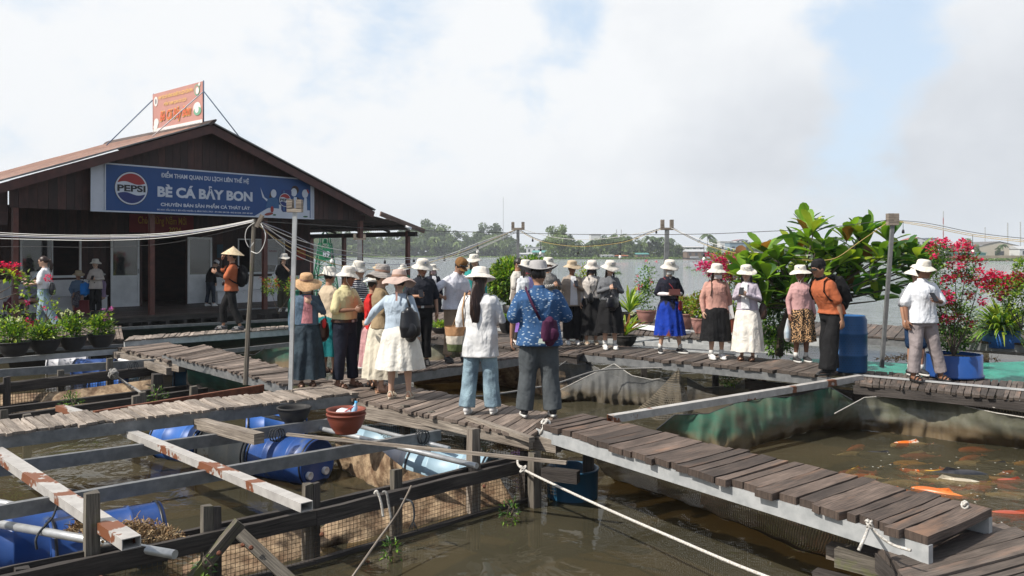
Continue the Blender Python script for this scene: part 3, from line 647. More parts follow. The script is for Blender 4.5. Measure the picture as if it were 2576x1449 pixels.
# windows
def window(x0, x1, z0, z1, panes):
    fr = HB(); t = .045; y0, y1 = WY-.03, WY+.05
    fr.hb(x0, x1, y0, y1, z0, z0+t); fr.hb(x0, x1, y0, y1, z1-t, z1); fr.hb(x0, x0+t, y0, y1, z0+t, z1-t); fr.hb(x1-t, x1, y0, y1, z0+t, z1-t)
    fr.hb(x0-.03, x1+.03, y0-.06, y0-.002, z0-.03, z0+.01)
    w = fr.build('window', M['alu'], house)
    for a, b, closed in panes:
        a = x0+(x1-x0)*a; b = x0+(x1-x0)*b; q = HB(); q.hb(a, a+.035, WY-.005, WY+.02, z0+t, z1-t); q.hb(b-.035, b, WY-.005, WY+.02, z0+t, z1-t); q.build('sash', M['alu'], w)
        if closed: q = HB(); q.hb(a+.036, b-.036, WY+.004, WY+.012, z0+t, z1-t); q.build('pane', M['glass'], w)
    return w
window(ops[0][0], ops[0][1], wz0, wz1, ((.02, .53, 1),)); window(ops[2][0], ops[2][1], rz0, rz1, ((.25, .62, 1), (.58, .98, 1)))
# doors: two open leaves folded out flat against the wall
def door(x0, x1, y, z0, z1):
    fr = HB(); t = .07; zm = z0+(z1-z0)*.42
    for q in ((x0, x0+t, z0, z1), (x1-t, x1, z0, z1), (x0+t, x1-t, z1-t, z1), (x0+t, x1-t, zm-.04, zm+.04), (x0+t, x1-t, z0, z0+.1)): fr.hb(q[0], q[1], y, y+.045, q[2], q[3])
    d = fr.build('door', M['alu'], house)
    q = HB(); xx = x0+t
    while xx < x1-t-.001: ww = min(.035, x1-t-xx); q.hb(xx, xx+ww-.006, y+.012, y+.03, z0+.1, zm-.04, 0, .5, 'z'); xx += ww
    q.hb(x0+t, x1-t, y+.02, y+.035, z0+.1, zm-.04); q.build('panel', M['alu'], d)
    q = HB(); q.hb(x0+t, x1-t, y+.02, y+.028, zm+.04, z1-t); q.build('pane', M['glass'], d)
    q = HB(); q.hb(x1-.05, x1-.03, y-.02, y-.001, zm+.1, zm+.25); q.build('handle', M['galv'], d)
door(HP(279, 700, 4.05)[0], HP(351, 700, 4.05)[0], 4.05, PZ+.02, dz1+.02); door(HP(472, 700, 4.1)[0], HP(533, 700, 4.1)[0], 4.08, PZ+.02, dz1-.02)
fr = HB(); fr.hb(ops[1][0], ops[1][0]+.06, WY-.03, WY+.07, PZ, dz1); fr.hb(ops[1][1]-.06, ops[1][1], WY-.03, WY+.07, PZ, dz1); fr.hb(ops[1][0]+.06, ops[1][1]-.06, WY-.03, WY+.07, dz1-.06, dz1); fr.build('door_frame', M['house_trim'], house)
# notices
def notice(name, label, u0, u1, v0, v1, y, m, lines=(), cat='notice'):
    x0, z0 = HP(u0, v1, y); x1, _ = HP(u1, v1, y); z1 = HP((u0+u1)/2, v0, y)[1]; z0 = HP((u0+u1)/2, v1, y)[1]
    mb = HB(); mb.hb(x0, x1, y, y+.01, z0, z1); o = tag(mb.build(name, m), label, cat)
    for s, a, b, c, d, mm, bold in lines:
        q = MB(); text(q, s, HL(x0+(x1-x0)*a, y-.006, z0+(z1-z0)*c), EX, UP, (x1-x0)*(b-a), (z1-z0)*(d-c), bold); q.build('lettering', mm, o)
    return o
def flat(n, c, r=.6): return mat(n, c, tuple(x*.9 for x in c), r, 2)
BLUE = flat('sign blue', (.004, .050, .19), .45); SGREY = flat('sign grey white', (.50, .53, .60), .45); RED = flat('sign red', (.27, .016, .018), .45); NAVY = flat('sign navy', (.010, .022, .13), .45); INK = flat('sign black', (.012, .012, .016), .45)
YEL = flat('banner yellow', (.50, .27, .015)); DRED = flat('banner red', (.20, .012, .010)); 
notice('new_year_banner', 'red new year banner with yellow script above the door', 325, 487, 541, 586, WY-.12, DRED,
       (('Chúc Mừng Năm Mới', .13, .88, .36, .93, YEL, .01), ('2026', .6, .8, .06, .33, YEL, .02)), 'banner')
notice('yellow_notice', 'yellow notice taped inside the right window', 666, 686, 631, 645, WY-.06, flat('yellow card', (.45, .26, .02)))
notice('paper_notice', 'white printed notice taped on the right window', 673, 699, 625, 667, WY-.09, flat('white card', (.55, .55, .56)), (('THÔNG BÁO', .1, .9, .8, .9, RED, .02),))
notice('red_poster', 'red and white poster on the wall corner by the steel pole', 746, 769, 624, 654, WY-.05, flat('poster red', (.30, .035, .02)),
       (('PHÒNG CHÁY', .08, .92, .72, .88, YEL, .03), ('CHỮA CHÁY', .12, .88, .52, .66, YEL, .03)))
notice('blue_notice', 'dim blue notice beside the open door leaf', 546, 561, 615, 648, WY-.05, flat('faded blue card', (.02, .06, .09)))
# the long blue advertising sign
SY = -.20
x0, x1 = HP(266, 500, SY)[0], HP(781, 500, SY)[0]; xg0, xg1 = HP(230, 500, SY)[0], HP(790, 500, SY)[0]
zt = (HP(266, 417, SY)[1]+HP(781, 447, SY)[1])/2; zb = (HP(266, 536, SY)[1]+HP(781, 546, SY)[1])/2
ad = empty('advertising_sign', HL((x0+x1)/2, SY, zb), 'long blue sign with round red white and blue logo across the gable', 'sign')
def sx(u): return HP(u, 500, SY)[0]
def sz(u, v):        # the photograph's height inside the sign at column u, scaled into the sign
    a, b = HP(u, 417+(u-266)*30/515, SY)[1], HP(u, 536+(u-266)*10/515, SY)[1]
    z = HP(u, v, SY)[1]; return zb+(z-b)/(a-b)*(zt-zb)
q = HB(); q.hb(xg0, xg1, SY+.02, SY+.06, zb, zt); q.build('backing_board', mat('grey white backing', (.48, .50, .56), (.42, .44, .50), .5, 1.5, spots=((.05, .03, .03), 1.7, .66, .01)), ad)
q = HB(); q.hb(x0, x1, SY, SY+.018, zb+.02, zt-.02); q.build('blue_panel', BLUE, ad)
q = HB(); [q.hb(a, b, SY-.01, SY+.03, c, d) for a, b, c, d in ((xg0-.02, xg1, zt-.02, zt+.02), (xg0-.02, xg1, zb-.02, zb+.02), (x0-.03, x0, zb+.021, zt-.021), (x1, x1+.03, zb+.021, zt-.021), (xg0-.02, xg0+.01, zb+.021, zt-.021), (xg1-.03, xg1, zb+.021, zt-.021))]; q.build('frame', SGREY, ad)
def globe(cu, cv, r, y, par, small=False):
    cx, cz = sx(cu), sz(cu, cv); N_ = 40
    def disc(rr, yy, m, nm):
        q = HB(); q.hpoly([(cx+rr*math.cos(2*math.pi*k/N_), cz+rr*math.sin(2*math.pi*k/N_)) for k in range(N_)], yy, .003); q.build(nm, m, par)
    disc(r, y, INK, 'logo_ring'); disc(r*.965, y-.004, SGREY, 'logo_disc')
    wav = lambda x: .10*math.sin(x*math.pi*1.1)
    for top, m, nm in ((1, RED, 'logo_red_cap'), (0, NAVY, 'logo_blue_base')):
        pts = []; rr = r*.885; xs = [-1+2*k/24 for k in range(25)]; h = .36
        for x in xs:
            lim = math.sqrt(max(0, 1-x*x)); e = (h if top else -h)+wav(-x)*(1)
            if (top and lim > e) or (not top and -lim < e): pts.append((x, lim if top else -lim, e))
        poly = [(cx+x*rr, cz+a*rr) for x, a, e in pts]+[(cx+x*rr, cz+e*rr) for x, a, e in pts[::-1]]
        if top: poly = poly[::-1]
        q = HB(); q.hpoly(poly, y-.008, .003); q.build(nm, m, par)
    q = MB(); text(q, 'PEPSI', HL(cx-r*.84, y-.012, cz-r*.20), EX, UP, r*1.68, r*.40, .035); q.build('lettering', INK, par)
rg = (sx(372.5)-sx(288))/2
globe(330.4, 478.3, rg, SY-.006, ad)
LET = flat('sign lettering', (.52, .55, .62), .5)
def line(s, u0, u1, va, vb, bold):
    zz0 = sz(u0, vb); zz1 = sz(u0, va); q = MB(); text(q, s, HL(sx(u0), SY-.006, zz0), EX, UP, sx(u1)-sx(u0), zz1-zz0, bold); q.build('lettering', LET, ad)
line('ĐIỂM THAM QUAN DU LỊCH LIÊN THẾ HỆ', 405, 626, 432, 452, .03)
line('BÈ CÁ BẢY BON', 396, 635, 463, 498, .045)
line('CHUYÊN BÁN SẢN PHẨM CÁ THÁT LÁT', 404, 628.5, 508, 521, .035)
line('ĐC: KV1 CẦU SƠN, P. BÙI HỮU NGHĨA, Q. BÌNH THỦY, TPCT - ĐT: 0901 040 738 - 0932 813 638 - 0907 409 600', 395, 635, 526, 532.5, .03)
def art(pts, m, nm, dy=-.006):
    q = HB(); q.hpoly([(sx(u), sz(u, v)) for u, v in pts], SY+dy, .003); q.build(nm, m, ad)
def ellp(cu, cv, a, b, n=16, rot=0): return [(cu+a*math.cos(t)*math.cos(rot)-b*math.sin(t)*math.sin(rot), cv-(a*math.cos(t)*math.sin(rot)+b*math.sin(t)*math.cos(rot))) for t in [2*math.pi*k/n for k in range(n)]]
TBL = flat('pale table print', (.50, .53, .60)); HAIR_P = flat('printed hair', (.03, .012, .012)); DEN = flat('printed denim', (.03, .10, .23)); FOODP = flat('printed food red', (.25, .045, .035)); GRN = flat('printed leaf green', (.03, .12, .05))
art([(640, 542), (672, 522), (700, 512), (779, 512), (779, 545)], TBL, 'printed_table')
art(ellp(683, 500, 6, 22), HAIR_P, 'printed_hair', -.007); art([(668, 520), (674, 497), (690, 492), (700, 500), (702, 522)], DEN, 'printed_shirt', -.009); art([(655, 470), (665, 494), (673, 499), (671, 504), (660, 494)], TBL, 'printed_arm', -.009); art(ellp(688, 484, 7, 10.5), TBL, 'printed_face', -.011)
art([(724, 520), (728, 500), (748, 492), (758, 500), (760, 520)], HAIR_P, 'printed_shirt', -.008); art(ellp(742, 474, 9.5, 11), HAIR_P, 'printed_hair', -.009); art(ellp(739, 480, 7.5, 10.5), TBL, 'printed_face', -.011); art([(735, 520), (739, 492), (746, 492), (748, 520)], TBL, 'printed_shirt', -.011)
art([(755, 525), (760, 500), (770, 494), (779, 502), (779, 525)], DEN, 'printed_shirt', -.009); art(ellp(767, 483, 7.5, 11), TBL, 'printed_face', -.011); art([(762, 525), (765, 494), (771, 494), (772, 525)], TBL, 'printed_shirt', -.011); art(ellp(774, 477, 2, 6, rot=.4), RED, 'printed_cap', -.013)
art([(707, 478), (710, 474), (730, 474), (733, 478), (733, 524), (729, 530), (711, 530), (707, 524)], NAVY, 'printed_can', -.013); art([(712, 476), (716, 476), (716, 528), (712, 528)], DEN, 'printed_can', -.016)
globe(716, 500, (sx(731)-sx(701))/2, SY-.020, ad)
art(ellp(684, 524, 4, 8), RED, 'printed_glass', -.015); art(ellp(676, 536, 11, 3.5, rot=.2), FOODP, 'printed_food', -.012); art(ellp(690, 538, 4, 2), GRN, 'printed_leaves', -.013); art(ellp(768, 541, 6, 2), GRN, 'printed_leaves', -.013)
# sign on the ridge
RY0, RY1 = .10, 3.40
zr0, zr1 = AZ+.0, AZ+1.36
rs = empty('rooftop_sign', HL(AX, 1.4, zr0), 'faded red sign with yellow lettering standing on the roof ridge', 'sign')
RX = AX
def rp(s, t, off): return HL(RX-off, RY1-(RY1-RY0)*s, zr0+(zr1-zr0)*t)      # s from the far end to the near end
FR = flat('faded sign red', (.47, .24, .205)); FW = flat('faded sign white', (.72, .69, .66)); FY = flat('faded yellow print', (.70, .45, .14)); FO = flat('orange red print', (.62, .13, .06)); FG = flat('faded green print', (.16, .36, .24)); GYI = flat('grey print', (.25, .24, .25))
def rquad(s0, s1, t0, t1, off, m, nm):
    q = MB(); a, b, c, d = rp(s0, t0, off), rp(s1, t0, off), rp(s1, t1, off), rp(s0, t1, off); k = EX*.012
    q.quad(a, b, c, d); q.quad(b+k, a+k, d+k, c+k); q.quad(a+k, b+k, b, a); q.quad(d, c, c+k, d+k); q.quad(b, b+k, c+k, c); q.quad(a+k, a, d, d+k); return q.build(nm, m, rs)
rquad(0, 1, 0, 1, 0, FR, 'panel'); rquad(.005, .995, .005, .13, .008, FW, 'white_strip')
def rtext(s, s0, s1, t0, t1, m, bold=.02, shear=0, off=.02):
    q = MB(); text(q, s, rp(s0, t0, off), -EY, UP, (RY1-RY0)*(s1-s0), (zr1-zr0)*(t1-t0), bold, shear); q.build('lettering', m, rs)
rtext('HỢP TÁC XÃ NÔNG NGHIỆP DU LỊCH CỒN SƠN', .14, .82, .80, .95, FY, .03); rtext('ĐIỂM THAM QUAN DU LỊCH', .25, .70, .62, .76, FY, .02)
rtext('Bè Cá Bảy Bon', .165, .79, .20, .56, FY, .06, .25, .018); rtext('Bè Cá Bảy Bon', .17, .785, .22, .545, FO, .02, .25, .026)
rtext('ĐC: KHU VỰC 1 CỒN SƠN, P. BÙI HỮU NGHĨA, Q. BÌNH THỦY, TPCT - ĐT: 0901 040 738 - 0907 409 600', .03, .96, .04, .09, GYI, .0)
def rdisc(s, t, a, b, m, nm, off=.012, hole=None):
    q = MB(); n = 24; pts = [rp(s+a*math.cos(2*math.pi*k/n), t+b*math.sin(2*math.pi*k/n), off) for k in range(n)]; i = q.add(pts); q.face(list(range(i, i+n))); q.build(nm, m, rs)
rdisc(.075, .80, .04, .12, FW, 'emblem'); rdisc(.075, .80, .018, .07, GYI, 'emblem', .016)
rdisc(.90, .83, .05, .13, FG, 'emblem'); rdisc(.90, .83, .036, .10, FR, 'emblem', .015); rdisc(.91, .81, .03, .08, FW, 'emblem', .018); rdisc(.945, .95, .02, .04, FW, 'emblem', .016)
rdisc(.085, .28, .05, .10, FW, 'printed_fish_cake'); rdisc(.07, .18, .045, .07, FW, 'printed_fish_cake', .014); rdisc(.90, .42, .07, .13, FW, 'printed_plate'); rdisc(.91, .34, .07, .10, FG, 'printed_greens', .015); rdisc(.90, .38, .035, .08, FW, 'printed_plate', .018)
q = MB(); [q.tube([rp(s, -.02, -.03), rp(s, 1.02, -.03)], .02, 6) for s in (0, 1)]; q.build('frame', flat('blue grey tube', (.10, .14, .22)), rs)
for s, t, dx, dy, m in ((0, .86, 1, .1, 'b'), (1, .80, 1.55, .0, 'b'), (1, .75, -1.45, .3, 'w'), (0, .86, -1.4, .3, 'b')):
    q = MB(); a = rp(s, t, -.0); yy = (RY1 if s == 0 else RY0)+dy; xx = RX+dx; q.tube([a, HL(xx, yy, roofz(xx)+.05)], .018, 6); q.build('brace', flat('brace tube', (.10, .16, .26) if m == 'b' else (.55, .53, .55)), rs)
# benches on the porch
def bench(label, u0, u1, y0, zseat, zback, endl=True):
    xa, xb = HP(u0, 750, y0)[0], HP(u1, 750, y0)[0]; t = empty('bench', HL((xa+xb)/2, y0+.2, PZ), label, 'bench', 'white box benches on the porch')
    q = HB(); q.hb(xa, xb, y0, y0+.02, PZ+.01, PZ+zseat-.03); q.hb(xa, xa+.02, y0+.02, y0+.45, PZ+.01, PZ+zseat-.03); q.build('base', M['white_paint'], t)
    q = HB(); q.hb(xa-.02, xb+.02, y0-.03, y0+.46, PZ+zseat-.028, PZ+zseat); q.build('seat', M['white_paint'], t)
    q = HB(); q.hb(xa, xb, y0+.42, y0+.45, PZ+zseat+.002, PZ+zback); q.build('backrest', M['white_paint'], t)
    if endl: q = HB(); q.hb(xa-.04, xa-.021, y0, y0+.46, PZ+.01, PZ+zback+.05); q.build('armrest', M['white_paint'], t)
bench('long white box bench under the left window', 12, 270, 3.35, .46, .98)
bench('white box bench under the right window', 548, 770, 3.3, .46, .95, False)
# ---------------------------------------------------------------- foreground fence of soaked timber with welded wire mesh
fence = empty('cage_fence', G(620, 1330, .0), 'black soaked timber fence with wire mesh and pale post tops in the foreground', 'fence')
FL = [(-60, 1458), (225, 1398), (515, 1340), (789, 1280), (1009, 1228), (1186, 1182), (1325, 1151)]
ZR = .45
fp = [G(u, v, ZR) for u, v in FL]
dirf = (fp[-1]-fp[0]).normalized(); nb = Vector((-dirf.y, dirf.x, 0))
def rail(pts, w, h, off, dz, name='rail', m='timber_dark', par=fence):
    for a, b in ((0, 3), (3, len(pts)-1)):
        mb = MB(); p0, p1 = pts[a]+nb*off+UP*dz, pts[b]+nb*off+UP*dz
        # hewn timber: a few rings with ragged corners
        n = 10; d = (p1-p0).normalized(); s = d.cross(UP).normalized(); i0 = len(mb.v); L_ = (p1-p0).length
        for k in range(n+1):
            c = lerp(p0, p1, k/n)
            for x, z in ((-1, 0), (1, 0), (1, -1), (-1, -1)): mb.v.append(c+s*(x*w/2+rnd.uniform(-.004, .004))+UP*(z*h+rnd.uniform(-.006, .006)))
        o = rnd.random()*20
        for k in range(n):
            p = i0+4*k
            for j in range(4):
                j2 = (j+1) % 4; mb.face((p+j, p+j2, p+4+j2, p+4+j), 0, [(L_*k/n, o+j*.1), (L_*k/n, o+j*.1+.1), (L_*(k+1)/n, o+j*.1+.1), (L_*(k+1)/n, o+j*.1)], .5)
        mb.face((i0+3, i0+2, i0+1, i0), 0, None, .4); p = i0+4*n; mb.face((p, p+1, p+2, p+3), 0, None, .4)
        mb.build(name, M[m], par)
rail(fp, .05, .125, -.03, 0); rail(fp, .045, .11, .13, 0); rail(fp, .05, .11, .0, -.42)
def fpost(u, v, ztop, w, m='timber_moss', off=.05):
    o = post('post', None, u, v, -.35, ztop, w, m, None, Yz=ZR, cat=None); del_(o)
    return o
def del_(o):
    for k in ('label', 'category', 'group', 'kind'):
        if k in o: del o[k]
    o.location = o.location+nb*.05-fence.location; o.parent = fence
fpost(236, 1390, .86, .095); fpost(527, 1337, .635, .075); fpost(551, 1333, .62, .06, 'timber_dark'); fpost(781, 1278, .64, .075); fpost(801, 1275, .64, .06, 'timber_dark')
fpost(1004, 1226, .60, .085); fpost(1199, 1178, .83, .10, 'timber_pale'); fpost(1330, 1150, .5, .09, 'timber_dark'); fpost(60, 1432, .45, .09, 'timber_dark')
for (u0, v0, z0, u1, v1, z1) in ((592, 1320, .50, 470, 1470, .02), (592, 1335, .46, 745, 1475, .02)):
    a, b = G(u0, v0, .46)-nb*.09, G(u1, v1, .10)-nb*.02; a.z = z0; mb = MB(); mb.beam(a, b, .085, .06, up=nb); mb.build('brace', M['timber_moss'], fence)
mb = MB()
for u, v in ((245, 1425), (540, 1365), (600, 1345), (797, 1320), (620, 1352), (1204, 1204)):
    p = G(u, v, ZR)-nb*.075; p.z = ZR-.055; q = MB(); q.lathe([(.018, 0), (.017, .012), (.009, .012), (.009, .022), (.001, .023)], 10, p, axis=-nb, capb=True); q.build('bolt', M['rust'], fence)
WIRE = mat('rusty wire mesh', (.10, .075, .045), (.05, .035, .025), .8, 20, metal=.3)
mb = MB(); L_ = (fp[-1]-fp[0]).length; pitch = .036
def fpt(s):      # point on the broken line
    d = s
    for a, b in zip(fp, fp[1:]):
        l = (b-a).length
        if d <= l: return lerp(a, b, d/l)
        d -= l
    return fp[-1]
n = int(L_/pitch)
for k in range(n):
    p = fpt(k*pitch)-nb*.0; mb.beam(Vector((p.x, p.y, ZR-.12)), Vector((p.x+rnd.uniform(-.004, .004), p.y, -.15)), .0028, .0028)
for j in range(13):
    z = ZR-.14-j*pitch
    for a, b in zip(fp, fp[1:]): mb.beam(Vector((a.x, a.y, z)), Vector((b.x, b.y, z)), .0028, .0028)
mb.build('wire_mesh', WIRE, fence)
def wire_panel(name, label, a, b, ztop, zbot, pitch=.04, th=.0035, par=None, m=WIRE):
    mb = MB(); n = int((b-a).length/pitch)
    for k in range(n+1): p = lerp(a, b, k/n); mb.beam(Vector((p.x, p.y, ztop)), Vector((p.x, p.y, zbot)), th, th)
    for j in range(int((ztop-zbot)/pitch)+1): z = ztop-j*pitch; mb.beam(Vector((a.x, a.y, z)), Vector((b.x, b.y, z)), th, th)
    o = mb.build(name, m, par)
    if label: tag(o, label, 'wire mesh')
    return o
wire_panel('wire_mesh', 'fine wire mesh under the split timber by the terracotta bowls', G(900, 1030, .6), G(1400, 1115, .6), .56, .05, .035, .004)
# rear left fence
f2 = empty('cage_fence', G(200, 955, .0), 'dark timber fence with wire mesh below the four dark bowls', 'fence')
FL2 = [(-50, 972), (158, 945), (280, 931), (400, 921)]; fq = [G(u, v, .5) for u, v in FL2]; nbs = nb
d2 = (fq[-1]-fq[0]).normalized(); nb = Vector((-d2.y, d2.x, 0))
rail(fq, .05, .15, 0, 0, par=f2); rail(fq, .05, .13, .12, .0, par=f2); rail(fq, .05, .10, .0, -.34, par=f2)
for (u, v, zt) in ((21, 965, .60), (157, 946, .60), (280, 931, .70), (395, 922, .52)):
    o = post('post', None, u, v, -.3, zt, .10, 'timber_moss' if u > 100 else 'timber_dark', None, Yz=.5, cat=None)
    for k in ('label', 'category', 'group', 'kind'):
        if k in o: del o[k]
    o.location = o.location+nb*.06-f2.location; o.parent = f2
a, b = fq[0]-nb*.03, fq[-1]-nb*.03; wire_panel('wire_mesh', None, a, b, .36, -.05, .045, .005, f2)
nb = nbs
for (u, v, zt, lab) in ((342, 1022, .55, 'stub post standing before the short pale rusty bar'), (358, 1003, .50, 'forked post head by the end of the grey mooring rope'), (487, 985, .48, 'small twin post behind the brown rusted channel'), (10, 1040, .45, 'squat post at the left edge above the bleached walkway'), (68, 1038, .38, 'low rounded stump near the left edge')):
    post('post', lab, u, v, -.3, zt, .10, 'timber_moss', 'wooden posts of the cages', Yz=.40)
bar('timber', 'low black timber along the water behind the bleached walkway', G(-40, 1052, .28), G(520, 975, .28), .10, .10, 'timber_dark', 'timber', TIM)
bar('timber', 'second low black timber lying parallel behind the bleached walkway', G(-40, 1030, .22), G(560, 958, .22), .09, .09, 'timber_dark', 'timber', TIM)
post('post', 'dark post under the seam of the two middle walkways', 395, 955, -.3, .5, .16, 'timber_dark', Yz=.4)
post('post', 'dark post by the upright blue tub', 1345, 1200, -.4, .55, .10, 'timber_moss', Yz=.3)
post('post', 'short post head between the terracotta bowls and the white skirt woman', 1019, 1035, .3, .74, .09, 'timber_moss', Yz=.66)
post('post', 'thin post head left of the jeans woman feet', 1085, 1050, .3, .73, .07, 'timber_moss', Yz=.66)
for u, v, lab in ((1890, 985, 'rusty perforated upright left of its twin under the women walkway'), (1921, 985, 'rusty perforated upright right of its twin under the women walkway'), (2557, 1040, 'pale rusty perforated upright at the right edge')):
    b = G(u, v, .1); q = MB(); q.beam(Vector((b.x, b.y, -.2)), Vector((b.x, b.y, .50)), .10, .05); o = q.build('steel_upright', M['rust'] if u < 2500 else M['galv_rust']); tag(o, lab, 'upright', 'perforated steel uprights')
    for z in (.12, .24, .36): q = MB(); q.lathe([(.014, 0), (.001, .001)], 10, (b.x, b.y-.053, z), axis=(0, -1, 0)); c = q.build('bolt_hole', M['black'], o)
# posts and stretchers under the decks
for k, (u, v, z) in enumerate(((480, 985, .6), (700, 1010, .6), (1480, 1200, .6), (1480, 930, .55), (1620, 945, .55), (1800, 960, .55), (2060, 985, .55), (2250, 1010, .5), (2420, 1030, .5), (1180, 1150, .4), (560, 835, .5), (660, 826, .5), (2300, 870, .4), (2480, 880, .4), (1300, 905, .4), (1150, 880, .4))):
    b = G(u, v, .0) if False else G(u, v-25, .3); q = MB(); q.beam(Vector((b.x, b.y, -.4)), Vector((b.x, b.y, .60)), .11, .11); tag(q.build('pile', M['timber_dark']), 'dark pile standing in the water under the walkways', 'pile', 'dark piles under the walkways')
# ---------------------------------------------------------------- poles
def head(mb, c, w=.2, h=.12, dirx=Vector((1, 0, 0)), bw=.07):
    dy = UP.cross(dirx)
    mb.box(c+UP*.02, dirx*w/2, dy*.05, UP*.025)
    for s in (-1, 1): mb.box(c+dirx*s*(w/2-bw/2)+UP*(.046+h/2), dirx*bw/2, dy*.055, UP*h/2, 0, .4)
def pole(name, label, base, top, r, m, hd=None, square=True):
    t = empty(name, base, label, 'pole'); mb = MB()
    if square: mb.beam(base, top, r*2, r*2, up=(0, 1, 0))
    else: mb.tube([lerp(base, top, k/6)+Vector((rnd.uniform(-.006, .006), 0, 0)) for k in range(7)], [r*(1-.25*k/6) for k in range(7)], 7, smooth=False)
    mb.build('shaft', M[m], t)
    if hd: q = MB(); head(q, top, *hd); q.build('wooden_cradle', M['timber_pale'], t)
    return t
WP = Vector((G(617, 968, .76)))
pole('pole', 'tall leaning mossy wooden pole carrying the white cables', WP, P(640, 551, WP.y+.1), .036, 'timber_moss', square=False)
q = MB(); a = P(645, 571, WP.y-.1); b = P(660, 541, WP.y-.1); q.beam(a, b, .05, .05, up=(0, 1, 0)); tag(q.build('insulator_block', M['timber_pale']), 'small tilted wooden block tied at the top of the leaning wooden pole', 'block')
SPb = G(731, 980, .80); SPt = P(742, 533, SPb.y)
pole('pole', 'tall grey steel pole with wooden cradle beside the denim woman', SPb, SPt, .0245, 'galv_light', (.19, .11))
p = pole('pole', 'grey steel pole with wooden cradle behind the round shrub', P(1303, 820, 19), P(1303, 578, 19), .035, 'galv', (.30, .13)); 
p = pole('pole', 'grey steel pole with wooden cradle above the blue dress woman', P(1671, 800, 18), P(1678, 578, 18), .042, 'galv', (.27, .17))
p = pole('pole', 'leaning grey steel pole with boxy head beside the big leaf tree', G(2218, 924, .70), P(2245, 566, 13.5), .027, 'galv', (.17, .14, Vector((1, 0, 0)), .084))
p = pole('pole', 'grey steel pole with cradle standing in front of the house end post', P(905, 740, 25), P(905, 603, 25), .06, 'galv', (.36, .12))
# ---------------------------------------------------------------- cables and bulbs
WCAB = flat('white cable', (.62, .61, .58), .5); YCAB = flat('yellow cable', (.42, .30, .10), .5); KCAB = flat('black cable', (.015, .015, .018), .5); GCAB = flat('grey blue cable', (.30, .31, .38), .5)
def cable(name, label, pts, r, m, group='cables strung between the poles', jit=0):
    # pts (u, v, Y) smoothed into a hanging line
    q = [P(*p) for p in pts]; out = []
    for i in range(len(q)-1):
        p0 = q[max(0, i-1)]; p1 = q[i]; p2 = q[i+1]; p3 = q[min(len(q)-1, i+2)]
        for k in range(6):
            t = k/6; out.append(.5*((2*p1)+(p2-p0)*t+(2*p0-5*p1+4*p2-p3)*t*t+(3*p1-p0-3*p2+p3)*t**3))
    out.append(q[-1]); mb = MB(); mb.tube(out, r, 5); return tag(mb.build(name, m), label, 'cable', group)
yw = WP.y
for k, (dv, m, lab) in enumerate(((0, WCAB, 'topmost white cable sagging in front of the house'), (5, WCAB, 'second white cable sagging in front of the house'), (9, GCAB, 'grey cable in the bundle in front of the house'), (16, WCAB, 'lowest white cable of the bundle in front of the house'), (38, KCAB, 'thin dark wire hanging below the bundle before the house'))):
    cable('cable', lab, [(-40, 583+dv, 13), (100, 590+dv*.8, 12.8), (250, 592+dv*.8, 12.5), (400, 588+dv*.7, 12.2), (530, 573+dv*.5, 11.9), (638, 553+dv*.3, yw)], .006 if k < 4 else .003, m)
B2 = (((648, 556, yw), (740, 600, 12.5), (850, 628, 14), (1000, 647, 15.5), (1110, 645, 16.5), (1200, 612, 17.5), (1296, 578, 19)), ((648, 560, yw), (740, 612, 12.5), (850, 640, 14), (1000, 652, 15.5), (1110, 649, 16.5), (1200, 617, 17.5), (1296, 580, 19)),
      ((650, 553, yw), (740, 618, 12), (860, 655, 13.5), (1000, 672, 14.5), (1100, 657, 16), (1200, 625, 17.5), (1297, 582, 19)), ((648, 566, yw), (740, 628, 12), (860, 668, 13), (1000, 678, 14.5), (1130, 645, 16), (1220, 610, 17.5), (1298, 578, 19)),
      ((645, 560, yw), (740, 640, 12), (850, 676, 13), (960, 690, 14), (1060, 668, 15), (1150, 648, 16.5), (1298, 585, 19)), ((650, 556, yw), (740, 592, 12), (850, 646, 14), (950, 664, 15), (1060, 660, 16), (1180, 622, 17.5), (1298, 579, 19)))
for k, (pts, m, lab) in enumerate(zip(B2, (WCAB, GCAB, WCAB, YCAB, WCAB, GCAB), ('upper white cable of the bundle over the crowd', 'upper grey cable of the bundle over the crowd', 'middle white cable over the crowd', 'yellow cable over the crowd', 'lowest white cable drooping onto the crowd', 'steepest grey cable from the wooden pole top'))): cable('cable', lab, pts, .006, m)
cable('cable', 'grey loop of cable hanging beside the wooden pole', [(655, 560, 11.4), (668, 590, 11.3), (662, 620, 11.3), (648, 637, 11.3), (632, 632, 11.4)], .006, WCAB)
cable('cable', 'coiled loop of cable around the wooden pole top', [(640, 560, 11.3), (622, 575, 11.3), (617, 600, 11.3), (627, 622, 11.3), (638, 610, 11.4)], .005, WCAB)
for dv, m, lab in ((0, YCAB, 'yellow string light cable between the two middle poles'), (-3, KCAB, 'black string light cable between the two middle poles')): cable('cable', lab, [(1303, 578+dv, 19), (1360, 607+dv, 18.8), (1455, 620+dv, 18.5), (1560, 611+dv, 18.3), (1625, 590+dv, 18.1), (1672, 573+dv, 18)], .0065, m)
cable('cable', 'slack white cable above the string lights in the middle', [(1303, 574, 19), (1400, 598, 18.8), (1500, 602, 18.5), (1600, 588, 18.2), (1672, 572, 18)], .006, WCAB)
for dv, m, lab in ((0, YCAB, 'yellow string light cable falling to the big leaf tree'), (-3, KCAB, 'black string light cable falling to the big leaf tree')): cable('cable', lab, [(1685, 572+dv, 18), (1770, 614+dv, 17), (1850, 636+dv, 16), (1960, 650+dv, 15), (2040, 655+dv, 14.5)], .006, m)
